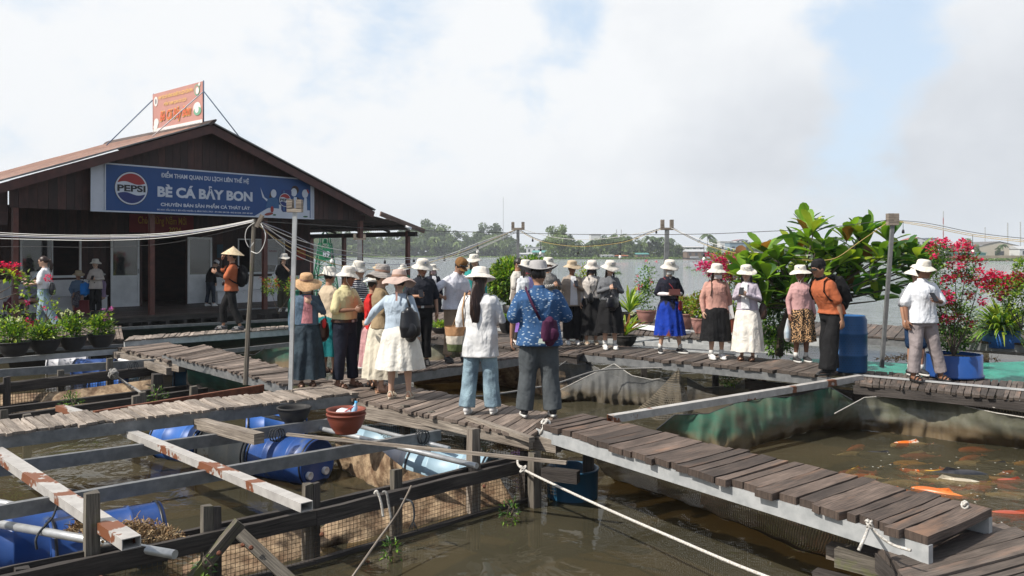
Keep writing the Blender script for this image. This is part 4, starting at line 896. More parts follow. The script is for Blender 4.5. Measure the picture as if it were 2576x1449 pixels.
cable('cable', 'slack white cable falling towards the big leaf tree', [(1685, 572, 18), (1760, 602, 17), (1860, 629, 16), (1980, 641, 15), (2040, 642, 14.5)], .006, WCAB)
for dv, dr, m, lab in ((0, 0, YCAB, 'yellow string light cable at the right edge'), (-1, -4, KCAB, 'black string light cable at the right edge'), (2, 2, YCAB, 'second yellow string light cable at the right edge')): cable('cable', lab, [(2252, 555+dv, 13.5), (2330, 566+dv+dr, 13.2), (2440, 588+dv+dr, 13), (2530, 600+dv+dr, 12.6), (2640, 610+dv+dr, 12)], .0045, m)
cable('cable', 'long thin black cable crossing the whole view above the river', [(655, 557, yw), (800, 566, 13), (1000, 578, 15), (1250, 585, 17), (1500, 590, 17), (1750, 589, 16), (1950, 581, 15), (2030, 577, 15), (2120, 568, 14), (2238, 553, 13.5)], .006, KCAB)
for dv, m, lab in ((0, YCAB, 'yellow cable passing through the big leaf tree to the boxy pole'),): cable('cable', lab, [(2040, 655, 14.5), (2100, 650, 14), (2160, 610, 13.8), (2238, 556, 13.5)], .007, m)
BULB = flat('frosted bulb', (.75, .74, .70), .2)
def bulb(label, u, v, Y, lamp=True, drop=26):
    p = P(u, v, Y); s = Y/FP; t = empty('string_bulb' if lamp else 'lamp_socket', p, label, 'light bulb' if lamp else 'socket', 'bulbs and sockets of the string lights')
    q = MB(); q.tube([p, p-UP*drop*s*.6, p-UP*drop*s], .004*Y/13, 5); q.build('wire', KCAB, t)
    z = -drop*s; q = MB(); q.lathe([(.006, z), (.018, z-.01), (.021, z-.03), (.021, z-.06), (.017, z-.065)], 10, p, capb=True, capt=True); q.build('socket', KCAB, t)
    if lamp: q = MB(); q.lathe([(.012, z-.065), (.02, z-.08), (.032, z-.10), (.035, z-.125), (.026, z-.148), (.001, z-.156)], 12, p); q.build('bulb', BULB, t)
bulb('white bulb hanging over the cap man by the river', 1202, 611, 17.5, True, 9); bulb('white bulb hanging before the green buoy', 835, 632, 14, True, 9)
bulb('empty socket over the black polo man', 1118, 642, 16.5, False, 6); bulb('empty socket under the shrub pole cradle', 1340, 597, 19, False, 4)
bulb('white bulb beside the far shacks left of the tall bank trees', 1360, 608, 18.8, True, 17); bulb('empty socket in the middle of the central span', 1454, 620, 18.5, False, 12); bulb('white bulb in the central span over the tan hat woman', 1560, 612, 18.3, True, 22)
bulb('empty socket below the cradle over the blue dress woman', 1651, 576, 18, False, 4); bulb('white bulb left of the magenta bougainvillea', 1771, 616, 17, True, 22); bulb('white bulb hanging in front of the magenta bougainvillea', 1837, 634, 16.2, True, 20)
bulb('white bulb over the pink flowers at the right', 2447, 590, 13, True, 27); bulb('empty socket right of the boxy pole head', 2272, 558, 13.4, False, 19)
for u, v, Y in ((900, 648, 14.5), (968, 650, 15), (1041, 647, 16)): bulb('empty socket on the sagging span over the crowd hats', u, v, Y, False, 4)
# ---------------------------------------------------------------- nets and liners
def pl(pts, t):
    L = [0]
    for a, b in zip(pts, pts[1:]): L.append(L[-1]+(b-a).length)
    s = t*L[-1]
    for i in range(len(pts)-1):
        if s <= L[i+1] or i == len(pts)-2: return lerp(pts[i], pts[i+1], (s-L[i])/max(1e-6, L[i+1]-L[i]))
def cloth(name, label, top, bot, m, nu=60, nv=14, sag=.06, fold=.06, ff=16, cat='net', group='nets hung in the fish cages', us=None, belly=0, rim=None):
    du = us or sum((b-a).length for a, b in zip(top, top[1:])); dv = (lerp(top[0], top[-1], .5)-lerp(bot[0], bot[-1], .5)).length
    sd = rnd.random()*50
    def f(u, v):
        a, b = pl(top, u), pl(bot, u); p = lerp(a, b, v); n = (b-a).cross(Vector((1, .3, 0))); n = Vector((-.3, -1, 0)) if n.length < 1e-5 else n.normalized()
        k = mnoise.noise(Vector((u*ff, v*1.2, sd)))*fold*(.3+v) + mnoise.noise(Vector((u*ff*.35, v*3, sd+9)))*fold
        return p+Vector((-.25, -1, .1)).normalized()*(k+math.sin(math.pi*v)*belly)-UP*math.sin(math.pi*v)*sag*.5
    mb = MB(); mb.grid(f, nu, nv, us=du, vs=dv); 
    if rim: 
        t = empty(name, lerp(bot[0], bot[-1], .5), label, cat, group); mb.build('mesh_panel', m, t); q = MB(); q.tube([pl(top, k/nu) for k in range(nu+1)], .008, 5); q.build('edge_rope', rim, t); return t
    o = mb.build(name, m); return tag(o, label, cat, group)
NBR = netmat('brown grey net', (.15, .125, .09), (.07, .058, .042), .024, .46, dirt=(.07, .05, .028)); NGR = netmat('green brown net', (.022, .105, .066), (.075, .070, .045), .012, .62, dirt=(.13, .09, .045)); NOL = netmat('olive grey net', (.19, .185, .14), (.085, .09, .055), .012, .62, dirt=(.10, .07, .035))
NDK = netmat('dark bait net', (.13, .105, .07), (.035, .03, .02), .035, .34); NTE = netmat('teal shade net', (.03, .30, .22), (.015, .17, .13), .012, .52); NDT = netmat('dark teal net', (.008, .085, .062), (.004, .04, .03), .012, .65); NGY = netmat('sheer grey net', (.12, .12, .115), (.07, .072, .07), .010, .5, dirt=(.06, .048, .03))
def g0(u, v): return G(u, v, 0.0)
def D(u, v, Y): return P(u, v, Y)
def zt(u, v, z): return G(u, v, z)
cloth('fish_net', 'sheer grey net peaked under the walkway behind the blue fish shirt man', [zt(1385, 935, .5), zt(1447, 893, .66), zt(1520, 936, .4), zt(1560, 950, .3)], [g0(1385, 990), g0(1450, 992), g0(1520, 1000), g0(1560, 1005)], NGY, 50, 12, rim=M['rope_grey'])
cloth('fish_net', 'wide sheer grey net with a tied peak under the row of women', [zt(1400, 985, .15), zt(1470, 950, .38), zt(1545, 915, .60), zt(1590, 945, .42), zt(1640, 955, .36), zt(1712, 945, .42)], [g0(1400, 1012), g0(1470, 1008), g0(1550, 1018), g0(1620, 1020), g0(1715, 1018)], NGY, 110, 20, belly=.15, fold=.09, ff=26, rim=M['rope'])
cloth('fish_net', 'coarse dark net hanging like a tent from one knot', [zt(1703, 930, .60), zt(1706, 926, .62), zt(1709, 930, .60)], [g0(1600, 1032), g0(1650, 1056), g0(1720, 1058), g0(1742, 1030)], NDK, 40, 16, fold=.06, ff=10, us=1.6)
cloth('fish_net', 'pale sheer net right of the tent shaped dark net', [zt(1728, 948, .42), zt(1775, 975, .25), zt(1840, 970, .28), zt(1896, 945, .42), zt(1928, 985, .2)], [g0(1730, 1030), g0(1790, 1045), g0(1850, 1040), g0(1900, 1030), g0(1935, 1025)], NGY, 60, 12, rim=M['rope'])
cloth('fish_net', 'green and brown net slung below the rust streaked bar', [zt(1652, 1080, .35), zt(1697, 1044, .50), zt(1783, 1041, .48), zt(1850, 1014, .58), zt(1919, 1001, .60), zt(1988, 998, .60), zt(2088, 974, .68), zt(2146, 1008, .50)], [g0(1640, 1095), g0(1700, 1120), g0(1800, 1150), g0(1880, 1128), g0(1960, 1105), g0(2075, 1075), g0(2165, 1068)], NGR, 150, 24, belly=.18, fold=.085, ff=34, rim=M['rope_dark'])
cloth('fish_net', 'olive net wall around the koi at the right', [zt(2100, 1040, .4), zt(2175, 1000, .52), zt(2309, 991, .56), zt(2333, 983, .60), zt(2408, 1017, .52), zt(2500, 1038, .48), zt(2640, 1060, .44)], [g0(2050, 1078), g0(2180, 1082), g0(2245, 1090), g0(2330, 1100), g0(2400, 1110), g0(2500, 1120), g0(2650, 1135)], NOL, 150, 24, belly=.08, fold=.07, ff=30, rim=M['rope'])
cloth('fish_net', 'dark coarse net edge strung above the olive net wall', [zt(2330, 980, .62), zt(2420, 1008, .58), zt(2500, 1025, .55), zt(2640, 1045, .50)], [zt(2330, 1000, .5), zt(2420, 1024, .46), zt(2500, 1042, .44), zt(2640, 1062, .40)], NDK, 50, 3, fold=.01, rim=M['rope'])
cloth('fish_net', 'brown net curtain hanging under the big right walkway', [zt(1490, 1120, .62), zt(1800, 1205, .62), zt(2100, 1290, .62), zt(2330, 1358, .62)], [g0(1540, 1205), g0(1760, 1280), g0(1980, 1370), g0(2280, 1480)], NBR, 100, 20, belly=.2, fold=.12)
cloth('fish_net', 'green net slung left of the steel pole by the denim woman', [zt(585, 887, .45), zt(640, 893, .42), zt(672, 872, .5), zt(740, 862, .5), zt(800, 860, .5)], [g0(600, 920), g0(660, 935), g0(740, 945), g0(800, 940)], NDT if False else NGR, 50, 10, rim=M['rope_dark'])
cloth('fish_net', 'green net in the water behind the yellow shirt man', [zt(880, 862, .5), zt(930, 850, .55), zt(1000, 872, .45)], [g0(880, 935), g0(940, 945), g0(1010, 940)], NGR, 40, 10, rim=M['rope_dark'])
cloth('fish_net', 'pale olive net bowl beyond the black polo man', [zt(1050, 880, .4), zt(1100, 868, .5), zt(1180, 872, .45), zt(1260, 880, .4)], [g0(1050, 925), g0(1110, 928), g0(1190, 922), g0(1260, 915)], NOL, 40, 10, rim=M['rope_dark'])
cloth('fish_net', 'dark teal net wall under the narrow bleached walkway', [zt(380, 868, .58), zt(560, 856, .58), zt(750, 842, .58)], [g0(400, 905), g0(570, 890), g0(750, 878)], NDT, 40, 8)
cloth('fish_net', 'dark teal net drooping from the thin pipe rail', [zt(300, 826, .68), zt(420, 820, .64), zt(560, 812, .66), zt(640, 808, .62), zt(740, 802, .66)], [g0(320, 870), g0(480, 862), g0(600, 853), g0(740, 845)], NDT, 50, 8, rim=M['rope_grey'])
cloth('fish_net', 'dark net wall under the thin plank walkway', [zt(470, 930, .6), zt(600, 955, .6), zt(730, 975, .6)], [g0(480, 990), g0(620, 1010), g0(740, 1020)], NDT, 40, 8)
cloth('shade_net', 'flat teal shade net spread right of the leaning pole', [zt(1985, 900, .60), zt(2100, 905, .56), zt(2300, 915, .55), zt(2500, 912, .58), zt(2680, 905, .62)], [zt(2060, 945, .52), zt(2160, 938, .52), zt(2330, 952, .50), zt(2500, 960, .50), zt(2700, 970, .5)], NTE, 80, 14, fold=.04, sag=.03)
def liner(name, label, top, bot, m='tarp', **k): return cloth(name, label, top, bot, M[m], cat='liner', group='muddy liner walls of the cages', **k)
liner('pond_liner', 'curved muddy liner wall right of the blue drum', [zt(842, 1100, .40), zt(900, 1098, .45), zt(950, 1126, .42), zt(1020, 1180, .36), zt(1110, 1210, .34)], [g0(850, 1175), g0(890, 1196), g0(940, 1222), g0(1000, 1250), g0(1080, 1275)], fold=.03, belly=.03, nu=60)
fo = lambda d, off, z: Vector((fpt(d).x, fpt(d).y, z))+Vector((-dirf.y, dirf.x, 0))*off
liner('pond_liner', 'bulging orange brown sack of liner behind the wire mesh', [fo(2.75, .5, .10), fo(3.1, .5, .26), fo(3.5, .55, .30), fo(3.9, .5, .22), fo(4.3, .5, .30), fo(5.0, .5, .34), fo(5.7, .5, .30)], [fo(2.6, .12, -.05), fo(3.2, .10, -.05), fo(3.8, .08, -.05), fo(4.4, .1, -.05), fo(5.7, .1, -.05)], fold=.16, ff=6, nu=110, nv=36, belly=.10)
liner('pond_liner', 'pale muddy liner behind the wire mesh at the bottom', [fo(1.5, .5, .06), fo(1.9, .5, .20), fo(2.3, .5, .22), fo(2.65, .5, .1)], [fo(1.4, .12, -.05), fo(2.7, .12, -.05)], fold=.12, ff=6, nu=60, nv=20, belly=.08)
liner('pond_liner', 'beige liner wall across the pond behind the two standing viewers', [zt(1040, 940, .42), zt(1150, 930, .46), zt(1290, 918, .48), zt(1395, 930, .44), zt(1420, 935, .40)], [g0(1040, 968), g0(1150, 962), g0(1300, 975), g0(1380, 1000), g0(1440, 1010)], fold=.03, nu=60)
liner('pond_liner', 'brown liner wall below the dark timber fence', [zt(-40, 995, .25), zt(150, 985, .28), zt(300, 965, .3), zt(400, 952, .34)], [g0(-40, 1045), g0(150, 1040), g0(300, 1025), g0(400, 1010)], fold=.04, nu=50)
# ---------------------------------------------------------------- drums, tubs and bowls
RING = flat('black drum ring', (.012, .014, .02), .4)
def drum(label, c, ax, m, r=.28, L=.86, rings=1, cap=False, group='plastic drums floating under the cages'):
    ax = Vector(ax).normalized(); t = empty('drum', Vector((c.x, c.y, c.z-r)), label, 'drum', group)
    prof = [(0.001, 0.03), (r*.9, .03), (r*.93, 0), (r, .0), (r, .03), (r*.985, .05), (r*.985, .28*L), (r*1.02, .29*L), (r*1.02, .31*L), (r*.985, .32*L), (r*.985, .68*L), (r*1.02, .69*L), (r*1.02, .71*L), (r*.985, .72*L), (r*.985, L-.05), (r, L-.03), (r, L), (r*.93, L), (r*.9, L-.03), (.001, L-.03)]
    q = MB(); q.lathe(prof, 36, c, axis=ax); q.build('shell', M[m], t)
    for s in ((0.035, 1) if rings else ()):
        zz = .018 if s < .5 else L-.04; q = MB(); q.lathe([(r*1.005, zz), (r*1.035, zz+.003), (r*1.035, zz+.02), (r*1.005, zz+.024)], 36, c, axis=ax); q.build('ring', RING, t)
    if cap:
        side = ax.cross(UP).normalized(); u2 = side.cross(ax)
        for s in (-1, 1):
            p = c+side*s*r*.48-u2*r*.42; q = MB(); q.lathe([(.042, .028), (.045, -.012), (.034, -.014), (.03, -.008), (.001, -.008)], 16, p, axis=ax); q.build('bung', M['white_paint'], t)
    return t
AX1 = Vector((-.87, .49, 0))
d1 = P(800, 1165, 9.35); drum('glossy blue drum with two white bungs under the front beam', d1, AX1, 'blue_drum', .27, .86, 1, True)
drum('stained cream and grey drum behind the glossy blue drum', d1+AX1*.90, AX1, 'rust_drum', .27, .80)
drum('blue drum at the left end of the drum row under the bleached walkway', d1+AX1*1.76, AX1, 'blue_tub', .26, .8)
drum('blue drum with rounded lid at the bottom left under the rusty bar', G(120, 1400, .13), (.8, .58, 0), 'blue_drum', .29, .85)
drum('dark blue drum at the bottom left corner', G(-60, 1400, .12), (.8, .58, 0), 'blue_drum', .27, .8)
drum('pale grey drum half covered by the front beam', G(968, 1165, .17), (.92, -.39, 0), 'grey_drum', .25, .45)
drum('pale sky blue drum beside the foreground fence post', G(1040, 1178, .17), (.92, -.39, 0), 'sky_drum', .25, .95)
drum('pale sky blue drum below the terracotta bowls', G(885, 1115, .17), (.92, -.25, 0), 'sky_drum', .24, .8)
drum('blue drum under the bleached walkway near the grey bowl', G(620, 1085, .14), (.95, .25, 0), 'blue_tub', .24, .8)
drum('grey and blue drum floating in the far left cage', G(120, 925, .12), (.9, .3, 0), 'grey_drum', .26, .8); drum('blue drum floating in the far left cage', G(190, 935, .12), (.9, .1, 0), 'blue_drum', .26, .8); drum('teal drum under the pipe end in the far left cage', G(310, 908, .14), (.95, -.2, 0), 'teal_and_shaded_blue', .26, .8)
drum('whitish spotted drum behind the knotted grey rope', G(370, 912, .22), (.9, -.3, 0), 'grey_drum', .26, .9); drum('dark blue drum in the shade under the thin plank walkway', G(440, 960, .10), (.9, .2, 0), 'teal_and_shaded_blue', .28, .9)
drum('light blue drum under the rear left fence', G(230, 968, .06), (.9, .1, 0), 'blue_tub', .22, .6)
def vessel(name, label, c, prof, m, cat, group=None, n=28, soil=None, wob=None):
    t = empty(name, c, label, cat, group); q = MB(); q.lathe(prof, n, c, wob=wob); q.build('shell', M[m] if isinstance(m, str) else m, t)
    if soil: q = MB(); q.lathe([(soil[0], soil[1]), (soil[0]*.5, soil[1]+.02), (.001, soil[1]+.015)], n, c); q.build('soil', M['soil'], t)
    return t
c = P(1440, 1262, 8.8); c.z = -.1; vessel('tub', 'open blue tub standing in the shade under the walkway corner', c, [(.24, 0), (.265, .1), (.27, .38), (.28, .385), (.28, .40), (.25, .40), (.245, .1), (.001, .09)], 'teal_and_shaded_blue', 'tub')  # the walkway's shade is put into the tub by a darker plastic colour
c = G(871, 1089, .62)
BW = lambda r, rb, h, t=.018: [(.001, .0), (rb, 0), (rb, .012), (rb+(r-rb)*.45, h*.3), (rb+(r-rb)*.85, h*.72), (r*.95, h*.9), (r, h*.92), (r, h), (r-t, h), (r-t*1.6, h*.85), (rb+(r-rb)*.6, h*.45), (rb, .03), (.001, .025)]
bt = vessel('flower_bowl', 'lower terracotta bowl of the stacked pair', c, BW(.214, .12, .215), 'terracotta', 'bowl', 'stacked terracotta bowls')
bt = vessel('flower_bowl', 'upper terracotta bowl of the pair holding litter', c+UP*.045, [(r*1.0, z) for r, z in BW(.212, .12, .215)], 'terracotta', 'bowl', 'stacked terracotta bowls')
BAGM = mat('white plastic bag', (.75, .75, .77), (.60, .60, .63), .4, 8, bst=.6, bd=.02)
q = MB(); q.ell((0, 0, 0), .10, .08, .06, 16, 10); q.v = [v+Vector((1, 1, 1))*mnoise.noise(v*18)*.03+c+Vector((-.03, .02, .2)) for v in q.v]; tag(q.build('plastic_bag', BAGM), 'crumpled white plastic bag lying in the terracotta bowl', 'bag')
q = MB(); cc = c+Vector((.075, -.01, .18)); q.lathe([(.03, 0), (.032, .05), (.03, .1), (.014, .13), (.014, .145)], 12, cc, axis=(.2, .1, 1)); o = q.build('water_bottle', mat('clear blue plastic bottle', (.35, .55, .75), (.3, .5, .7), .15)); tag(o, 'small water bottle with blue cap standing in the terracotta bowl', 'bottle'); q = MB(); q.lathe([(.016, .145), (.016, .165), (.001, .166)], 12, cc, axis=(.2, .1, 1)); q.build('cap', flat('cap blue', (.05, .35, .7)), o)
q = MB(); q.tube([c+Vector((-.02, -.03, .23)), c+Vector((.09, -.02, .29))], .006, 6); tag(q.build('straw', flat('straw red', (.6, .03, .02))), 'red straw leaning in the terracotta bowl', 'straw')
vessel('flower_bowl', 'dark grey bowl tucked under the bleached walkway', G(740, 1066, .56), BW(.20, .1, .2), 'pot_black', 'bowl')
def pipe(label, a, b, r=.028, m='pipe'): q = MB(); q.tube([a, b], r, 10); tag(q.build('pipe', M[m]), label, 'pipe', 'grey pipes lashed to the cages')
pipe('grey pipe passing under the terracotta bowls', G(640, 1038, .50), G(1200, 1172, .50)); pipe('grey pipe right of the terracotta bowls', G(905, 1073, .48), G(1130, 1128, .48), .024); pipe('grey pipe lashed above the bottom left drums', G(-60, 1308, .42), G(440, 1395, .42), .033)
pipe('grey pipe end left of the bottom left drum', G(-50, 1256, .42), G(60, 1275, .42), .03); pipe('grey pipe jutting below the end dark bowl', G(360, 872, .56), G(452, 892, .56), .035); pipe('grey pipe under the left bowl beam', G(300, 905, .5), G(400, 925, .5), .03, 'white_paint')
# barrel and tubs at the right
BAR = mat('blue perforated barrel', (.018, .10, .26), (.014, .075, .20), .45, 3)
c = G(2140, 935, .72); c = P(2135, 925, 13.0); c.z = .72
def barprof(r, h): return [(.001, 0), (r*.97, 0), (r, .03), (r, .28*h), (r*1.03, .29*h), (r*1.03, .32*h), (r, .33*h), (r, .66*h), (r*1.03, .67*h), (r*1.03, .70*h), (r, .71*h), (r*.98, .93*h), (r*.90, .97*h), (r*.90, h), (r*.82, h), (r*.8, .95*h), (.001, .94*h)]
t = vessel('barrel', 'tall blue barrel drilled with rows of holes behind the orange shirt man', c, barprof(.27, .87), BAR, 'barrel', n=36)
q = MB()
for j in range(20):
    for k in range(40):
        a = 2*math.pi*k/40+(j % 2)*.08; z = .05+j*.036
        if min(abs(z-.26), abs(z-.60)) < .03: continue
        p = c+Vector((math.cos(a)*.2712, math.sin(a)*.2712, z)); rt = Vector((-math.sin(a), math.cos(a), 0))*.0035; q.quad(p-rt-UP*.0035, p+rt-UP*.0035, p+rt+UP*.0035, p-rt+UP*.0035)
q.build('drilled_holes', M['black'], t)['kind'] = 'stuff'
TUBM = mat('bright blue tub', (.014, .065, .25), (.01, .05, .19), .4, 2)
TUB = empty('tub', G(2415, 950, .72), 'wide blue tub planted with the big pink bougainvillea', 'tub'); c = G(2398, 945, .72); TUBC = c
R1 = 66*c.y/FP
q = MB(); q.lathe([(.001, 0), (R1*1.05, 0), (R1*1.05, .03), (R1, .05), (R1, .33), (R1*.95, .33), (R1*.94, .2), (.001, .2)], 40, c); TUB.location = c; q.build('shell', TUBM, TUB); q = MB(); q.lathe([(R1*.94, .28), (.001, .30)], 30, c); q.build('soil', M['soil'], TUB)
c2 = G(2519, 873, .62); R2 = 43*c2.y/FP; TUB2C = c2
t = vessel('tub', 'smaller blue tub with the fan palm at the right edge', c2, [(.001, 0), (R2, 0), (R2, .36), (R2*.95, .36), (R2*.94, .2), (.001, .2)], mat('lighter blue tub', (.03, .15, .50), (.025, .12, .4), .45, 2, spots=((.12, .25, .5), 6, .66, .05)), 'tub', soil=(R2*.93, .30), n=36)  # lighter blue plastic with pale spots
# ---------------------------------------------------------------- ropes
def rope(label, pts, r, m, name='rope', group=None):
    out = []
    for i in range(len(pts)-1):
        p0 = pts[max(0, i-1)]; p1 = pts[i]; p2 = pts[i+1]; p3 = pts[min(len(pts)-1, i+2)]
        for k in range(8): t = k/8; out.append(.5*((2*p1)+(p2-p0)*t+(2*p0-5*p1+4*p2-p3)*t*t+(3*p1-p0-3*p2+p3)*t**3))
    out.append(pts[-1]); q = MB(); q.tube(out, r, 7); return tag(q.build(name, M[m]), label, 'rope', group)
def knot(mb, c, s):
    for k in range(3): 
        a = rnd.random()*6; mb.tube([c+Vector((math.cos(a+t*6.3/8)*s*(.6+.2*k), math.sin(a+t*6.3/8)*s*.7, math.sin(a*2+t*6.3/8)*s)) for t in range(9)], s*.33, 6)
rope('long pale mooring rope falling from the fence end to the bottom edge', [G(1302, 1158, .46), G(1313, 1178, .42), P(1400, 1222, 7.9), P(1550, 1291, 7.2), P(1700, 1356, 6.5), P(1850, 1420, 6.0), P(1980, 1470, 5.6)], .0125, 'rope')
q = MB(); knot(q, G(1316, 1180, .42), .03); tag(q.build('rope_knot', M['rope']), 'grey knot at the fence end holding the pale mooring rope', 'knot')
rope('dark rope strung across the pond behind the two standing viewers', [G(1010, 978, .55), P(1160, 997, 11.5), P(1258, 990, 12), P(1330, 978, 12.5), P(1402, 964, 13), P(1502, 933, 14), P(1600, 927, 14.3), P(1680, 925, 14.3)], .014, 'rope_grey')
q = MB(); knot(q, G(1372, 1068, .78), .045); tag(q.build('rope_knot', M['rope']), 'frayed white rope knot on the corner of the big right walkway', 'knot')
rope('white rope tail falling from the knot on the big walkway corner', [G(1370, 1068, .78), G(1362, 1085, .72), G(1352, 1105, .6)], .012, 'rope')
rope('thick white rope tied under the near end of the big walkway', [G(2188, 1318, .74), P(2178, 1345, 5.05), P(2160, 1385, 5.0)], .010, 'rope'); rope('frayed white rope trailing along the near end beam', [P(2190, 1322, 5.15), P(2215, 1350, 5.12), P(2250, 1372, 5.08), P(2292, 1385, 5.0)], .009, 'rope')
q = MB(); knot(q, P(2187, 1318, 5.15), .022); tag(q.build('rope_knot', M['rope']), 'white knot on the beam at the near end of the big walkway', 'knot')
q = MB(); knot(q, G(2427, 1270, .81), .022); tag(q.build('rope_knot', M['rope']), 'white knot on the last planks by the koi', 'knot')
rope('grey rope from the rear fence post to the forked post', [G(283, 938, .62), P(300, 952, 14.5), P(330, 972, 14.0), P(362, 992, 13.3)], .02, 'rope_grey')
q = MB(); [knot(q, G(283+k*2, 938+k*3, .55), .06) for k in range(3)]; tag(q.build('rope_knot', M['rope_grey']), 'heavy grey rope hitch around the rear fence post', 'knot')
for lab, pts, m in (('white rope loop hanging over the foreground rail', [(942, 1242), (948, 1236), (958, 1262), (964, 1300)], 'rope'), ('grey rope loop beside the white loop on the foreground rail', [(962, 1238), (972, 1240), (978, 1270), (984, 1305)], 'rope_grey')):
    rope(lab, [P(u, v, 7.05) for u, v in pts], .011, m)
rope('thin crooked stick leaning on the foreground fence', [P(1035, 1222, 7.1), P(1000, 1290, 6.9), P(950, 1360, 6.6), P(880, 1460, 6.2)], .009, 'timber_pale', 'stick'); 
rope('dark rope tail with tassel by the fence post', [P(1008, 1255, 7.2), P(1035, 1262, 7.1), P(1042, 1290, 7.1), P(1040, 1310, 7.1)], .009, 'rope_dark')
q = MB(); [q.tube([P(1040, 1308, 7.1), P(1040+rnd.uniform(-12, 12), 1332+rnd.uniform(-4, 4), 7.1)], .003, 4) for _ in range(14)]; tag(q.build('rope_tassel', M['rope_dark']), 'frayed dark tassel hanging by the fence post', 'tassel', None, 'stuff')
rope('black rope looped over the rust patched bar at the left', [P(205, 1242, 6.9), P(190, 1233, 6.9), P(165, 1238, 6.75), P(148, 1262, 6.6), P(132, 1302, 6.5), P(112, 1322, 6.45)], .009, 'rope_dark')
rope('black rope end dangling over the bottom left drum', [P(118, 1318, 6.4), P(98, 1340, 6.35), P(90, 1360, 6.3), P(93, 1382, 6.3)], .009, 'rope_dark')
for u, v, z, lab in ((690, 1080, .62, 'black strap on the rear beam left of the terracotta bowls'), (1055, 1086, .62, 'black strap on the front beam right of the terracotta bowls'), (330, 912, .66, 'black strap on the grey beam in the far left cage')):
    q = MB(); c = G(u, v, z); 
    for k in range(3): q.tube([c+Vector((.03*k+math.sin(t/8*6.28)*.045, math.sin(t/8*6.28)*.04, -.06+math.cos(t/8*6.28)*.075)) for t in range(9)], .007, 5)
    tag(q.build('strap', M['rope_dark']), lab, 'strap', None, 'stuff')
q = MB(); [q.tube([P(2200, 672, 13.6)+Vector((math.cos(k+t*.7)*.06*(1+.2*math.sin(k)), 0.02*k, -.11+math.sin(k+t*.7)*.13)) for t in range(10)], .003, 4) for k in range(5)]; tag(q.build('wire_coil', KCAB), 'tangled black wire coil hung from the big leaf tree', 'coil', None, 'stuff')
# dried water weed heaps
def heap(label, c, rx, ry, h, n, cols, name='dried_weeds', kind='stuff', leaf=.02, zo=0):
    q = MB()
    for _ in range(n):
        a = rnd.random()*6.28; r = math.sqrt(rnd.random()); z = h*(1-r*r)*rnd.random(); p = c+Vector((math.cos(a)*r*rx, math.sin(a)*r*ry, z+zo)); d = Vector((rnd.uniform(-1, 1), rnd.uniform(-1, 1), rnd.uniform(-.6, .9))).normalized()
        l = leaf*rnd.uniform(1, 3.5); q.tube([p, p+d*l*.5+Vector((0, 0, leaf*.3)), p+d*l], leaf*.12, 3, mi=rnd.randrange(len(cols)), smooth=False)
        if rnd.random() < .5: s = d.orthogonal()*leaf*.4; i = q.add([p, p+d*leaf+s, p+d*leaf*1.6, p+d*leaf-s]); q.face((i, i+1, i+2, i+3), rnd.randrange(len(cols)))
    return tag(q.build(name, cols), label, 'dried weeds', None, kind)
DRY = [flat('dry straw', (.30, .19, .09), .9), flat('dry brown leaf', (.13, .075, .035), .9), flat('pale dry stem', (.42, .31, .18), .9)]
heap('brown heap of dried weeds over the bottom left drum', G(350, 1362, .40), .34, .16, .16, 1500, DRY, leaf=.022); heap('dried weeds behind the mossy foreground post', G(210, 1335, .42), .12, .10, .10, 350, DRY, leaf=.02)
heap('dried weeds caught at the fence end by the mooring rope', G(1285, 1128, .44), .22, .10, .10, 420, DRY, leaf=.022); heap('brown dead stems in the beams by the big blue tub', G(2360, 905, .45), 1.2, .3, .12, 500, DRY, leaf=.035)
# ---------------------------------------------------------------- koi
def fishcol(name, a, b, th=.5):
    return mat(name, a, b, .35, 9, 3, lo=th-.03, hi=th+.03)
FC = {'orange': fishcol('orange koi', (.62, .17, .035), (.50, .12, .025)), 'white and orange': fishcol('white orange koi', (.72, .66, .55), (.70, .15, .02)), 'yellow': fishcol('yellow koi', (.62, .38, .06), (.5, .28, .04)), 'black': fishcol('black koi', (.02, .022, .028), (.035, .035, .04)), 'white': fishcol('white koi', (.48, .44, .34), (.38, .33, .25)), 'red': fishcol('red koi', (.40, .09, .045), (.33, .07, .04))}
def koi(label, u, v, L, ang, col, dz=0, group=None):
    c = G(u, v, 0); c.z = -.056+dz; t = empty('koi', c, label, 'koi', group or 'koi crowding the surface of the right pond', rz=R(ang)); rn = 10; q = MB(); pts = []; rr = []
    bend = rnd.uniform(-.25, .25)
    for k in range(rn+1):
        s = k/rn; x = (s-.5)*L; y = bend*(s-.3)**2*L*(1 if s > .3 else 0); w = L*.105*math.sin(math.pi*min(1, (s*.92+.06))**.75)**.9; pts.append((x, y, 0)); rr.append((max(.004, w*.95), max(.004, w)))
    q.tube(pts, rr, 10); q.build('body', FC[col], t, local=True)
    e = Vector(pts[-1]); q = MB(); i = q.add([e+Vector((-.01, 0, .0)), e+Vector((L*.16, L*.09, .012)), e+Vector((L*.10, 0, .004)), e+Vector((L*.16, -L*.09, .012))]); q.face((i, i+1, i+2)); q.face((i, i+2, i+3)); q.build('tail_fin', FC[col], t, local=True)
    q = MB(); i = q.add([(-.1*L, 0, L*.09), (.15*L, 0, L*.14), (.22*L, bend*.02, L*.07)]); q.face((i, i+1, i+2)); 
    for s in (-1, 1): i = q.add([(-.25*L, s*L*.08, 0), (-.12*L, s*L*.2, -.005), (-.15*L, s*L*.08, 0)]); q.face((i, i+1, i+2))
    q.build('fin', FC[col], t, local=True)
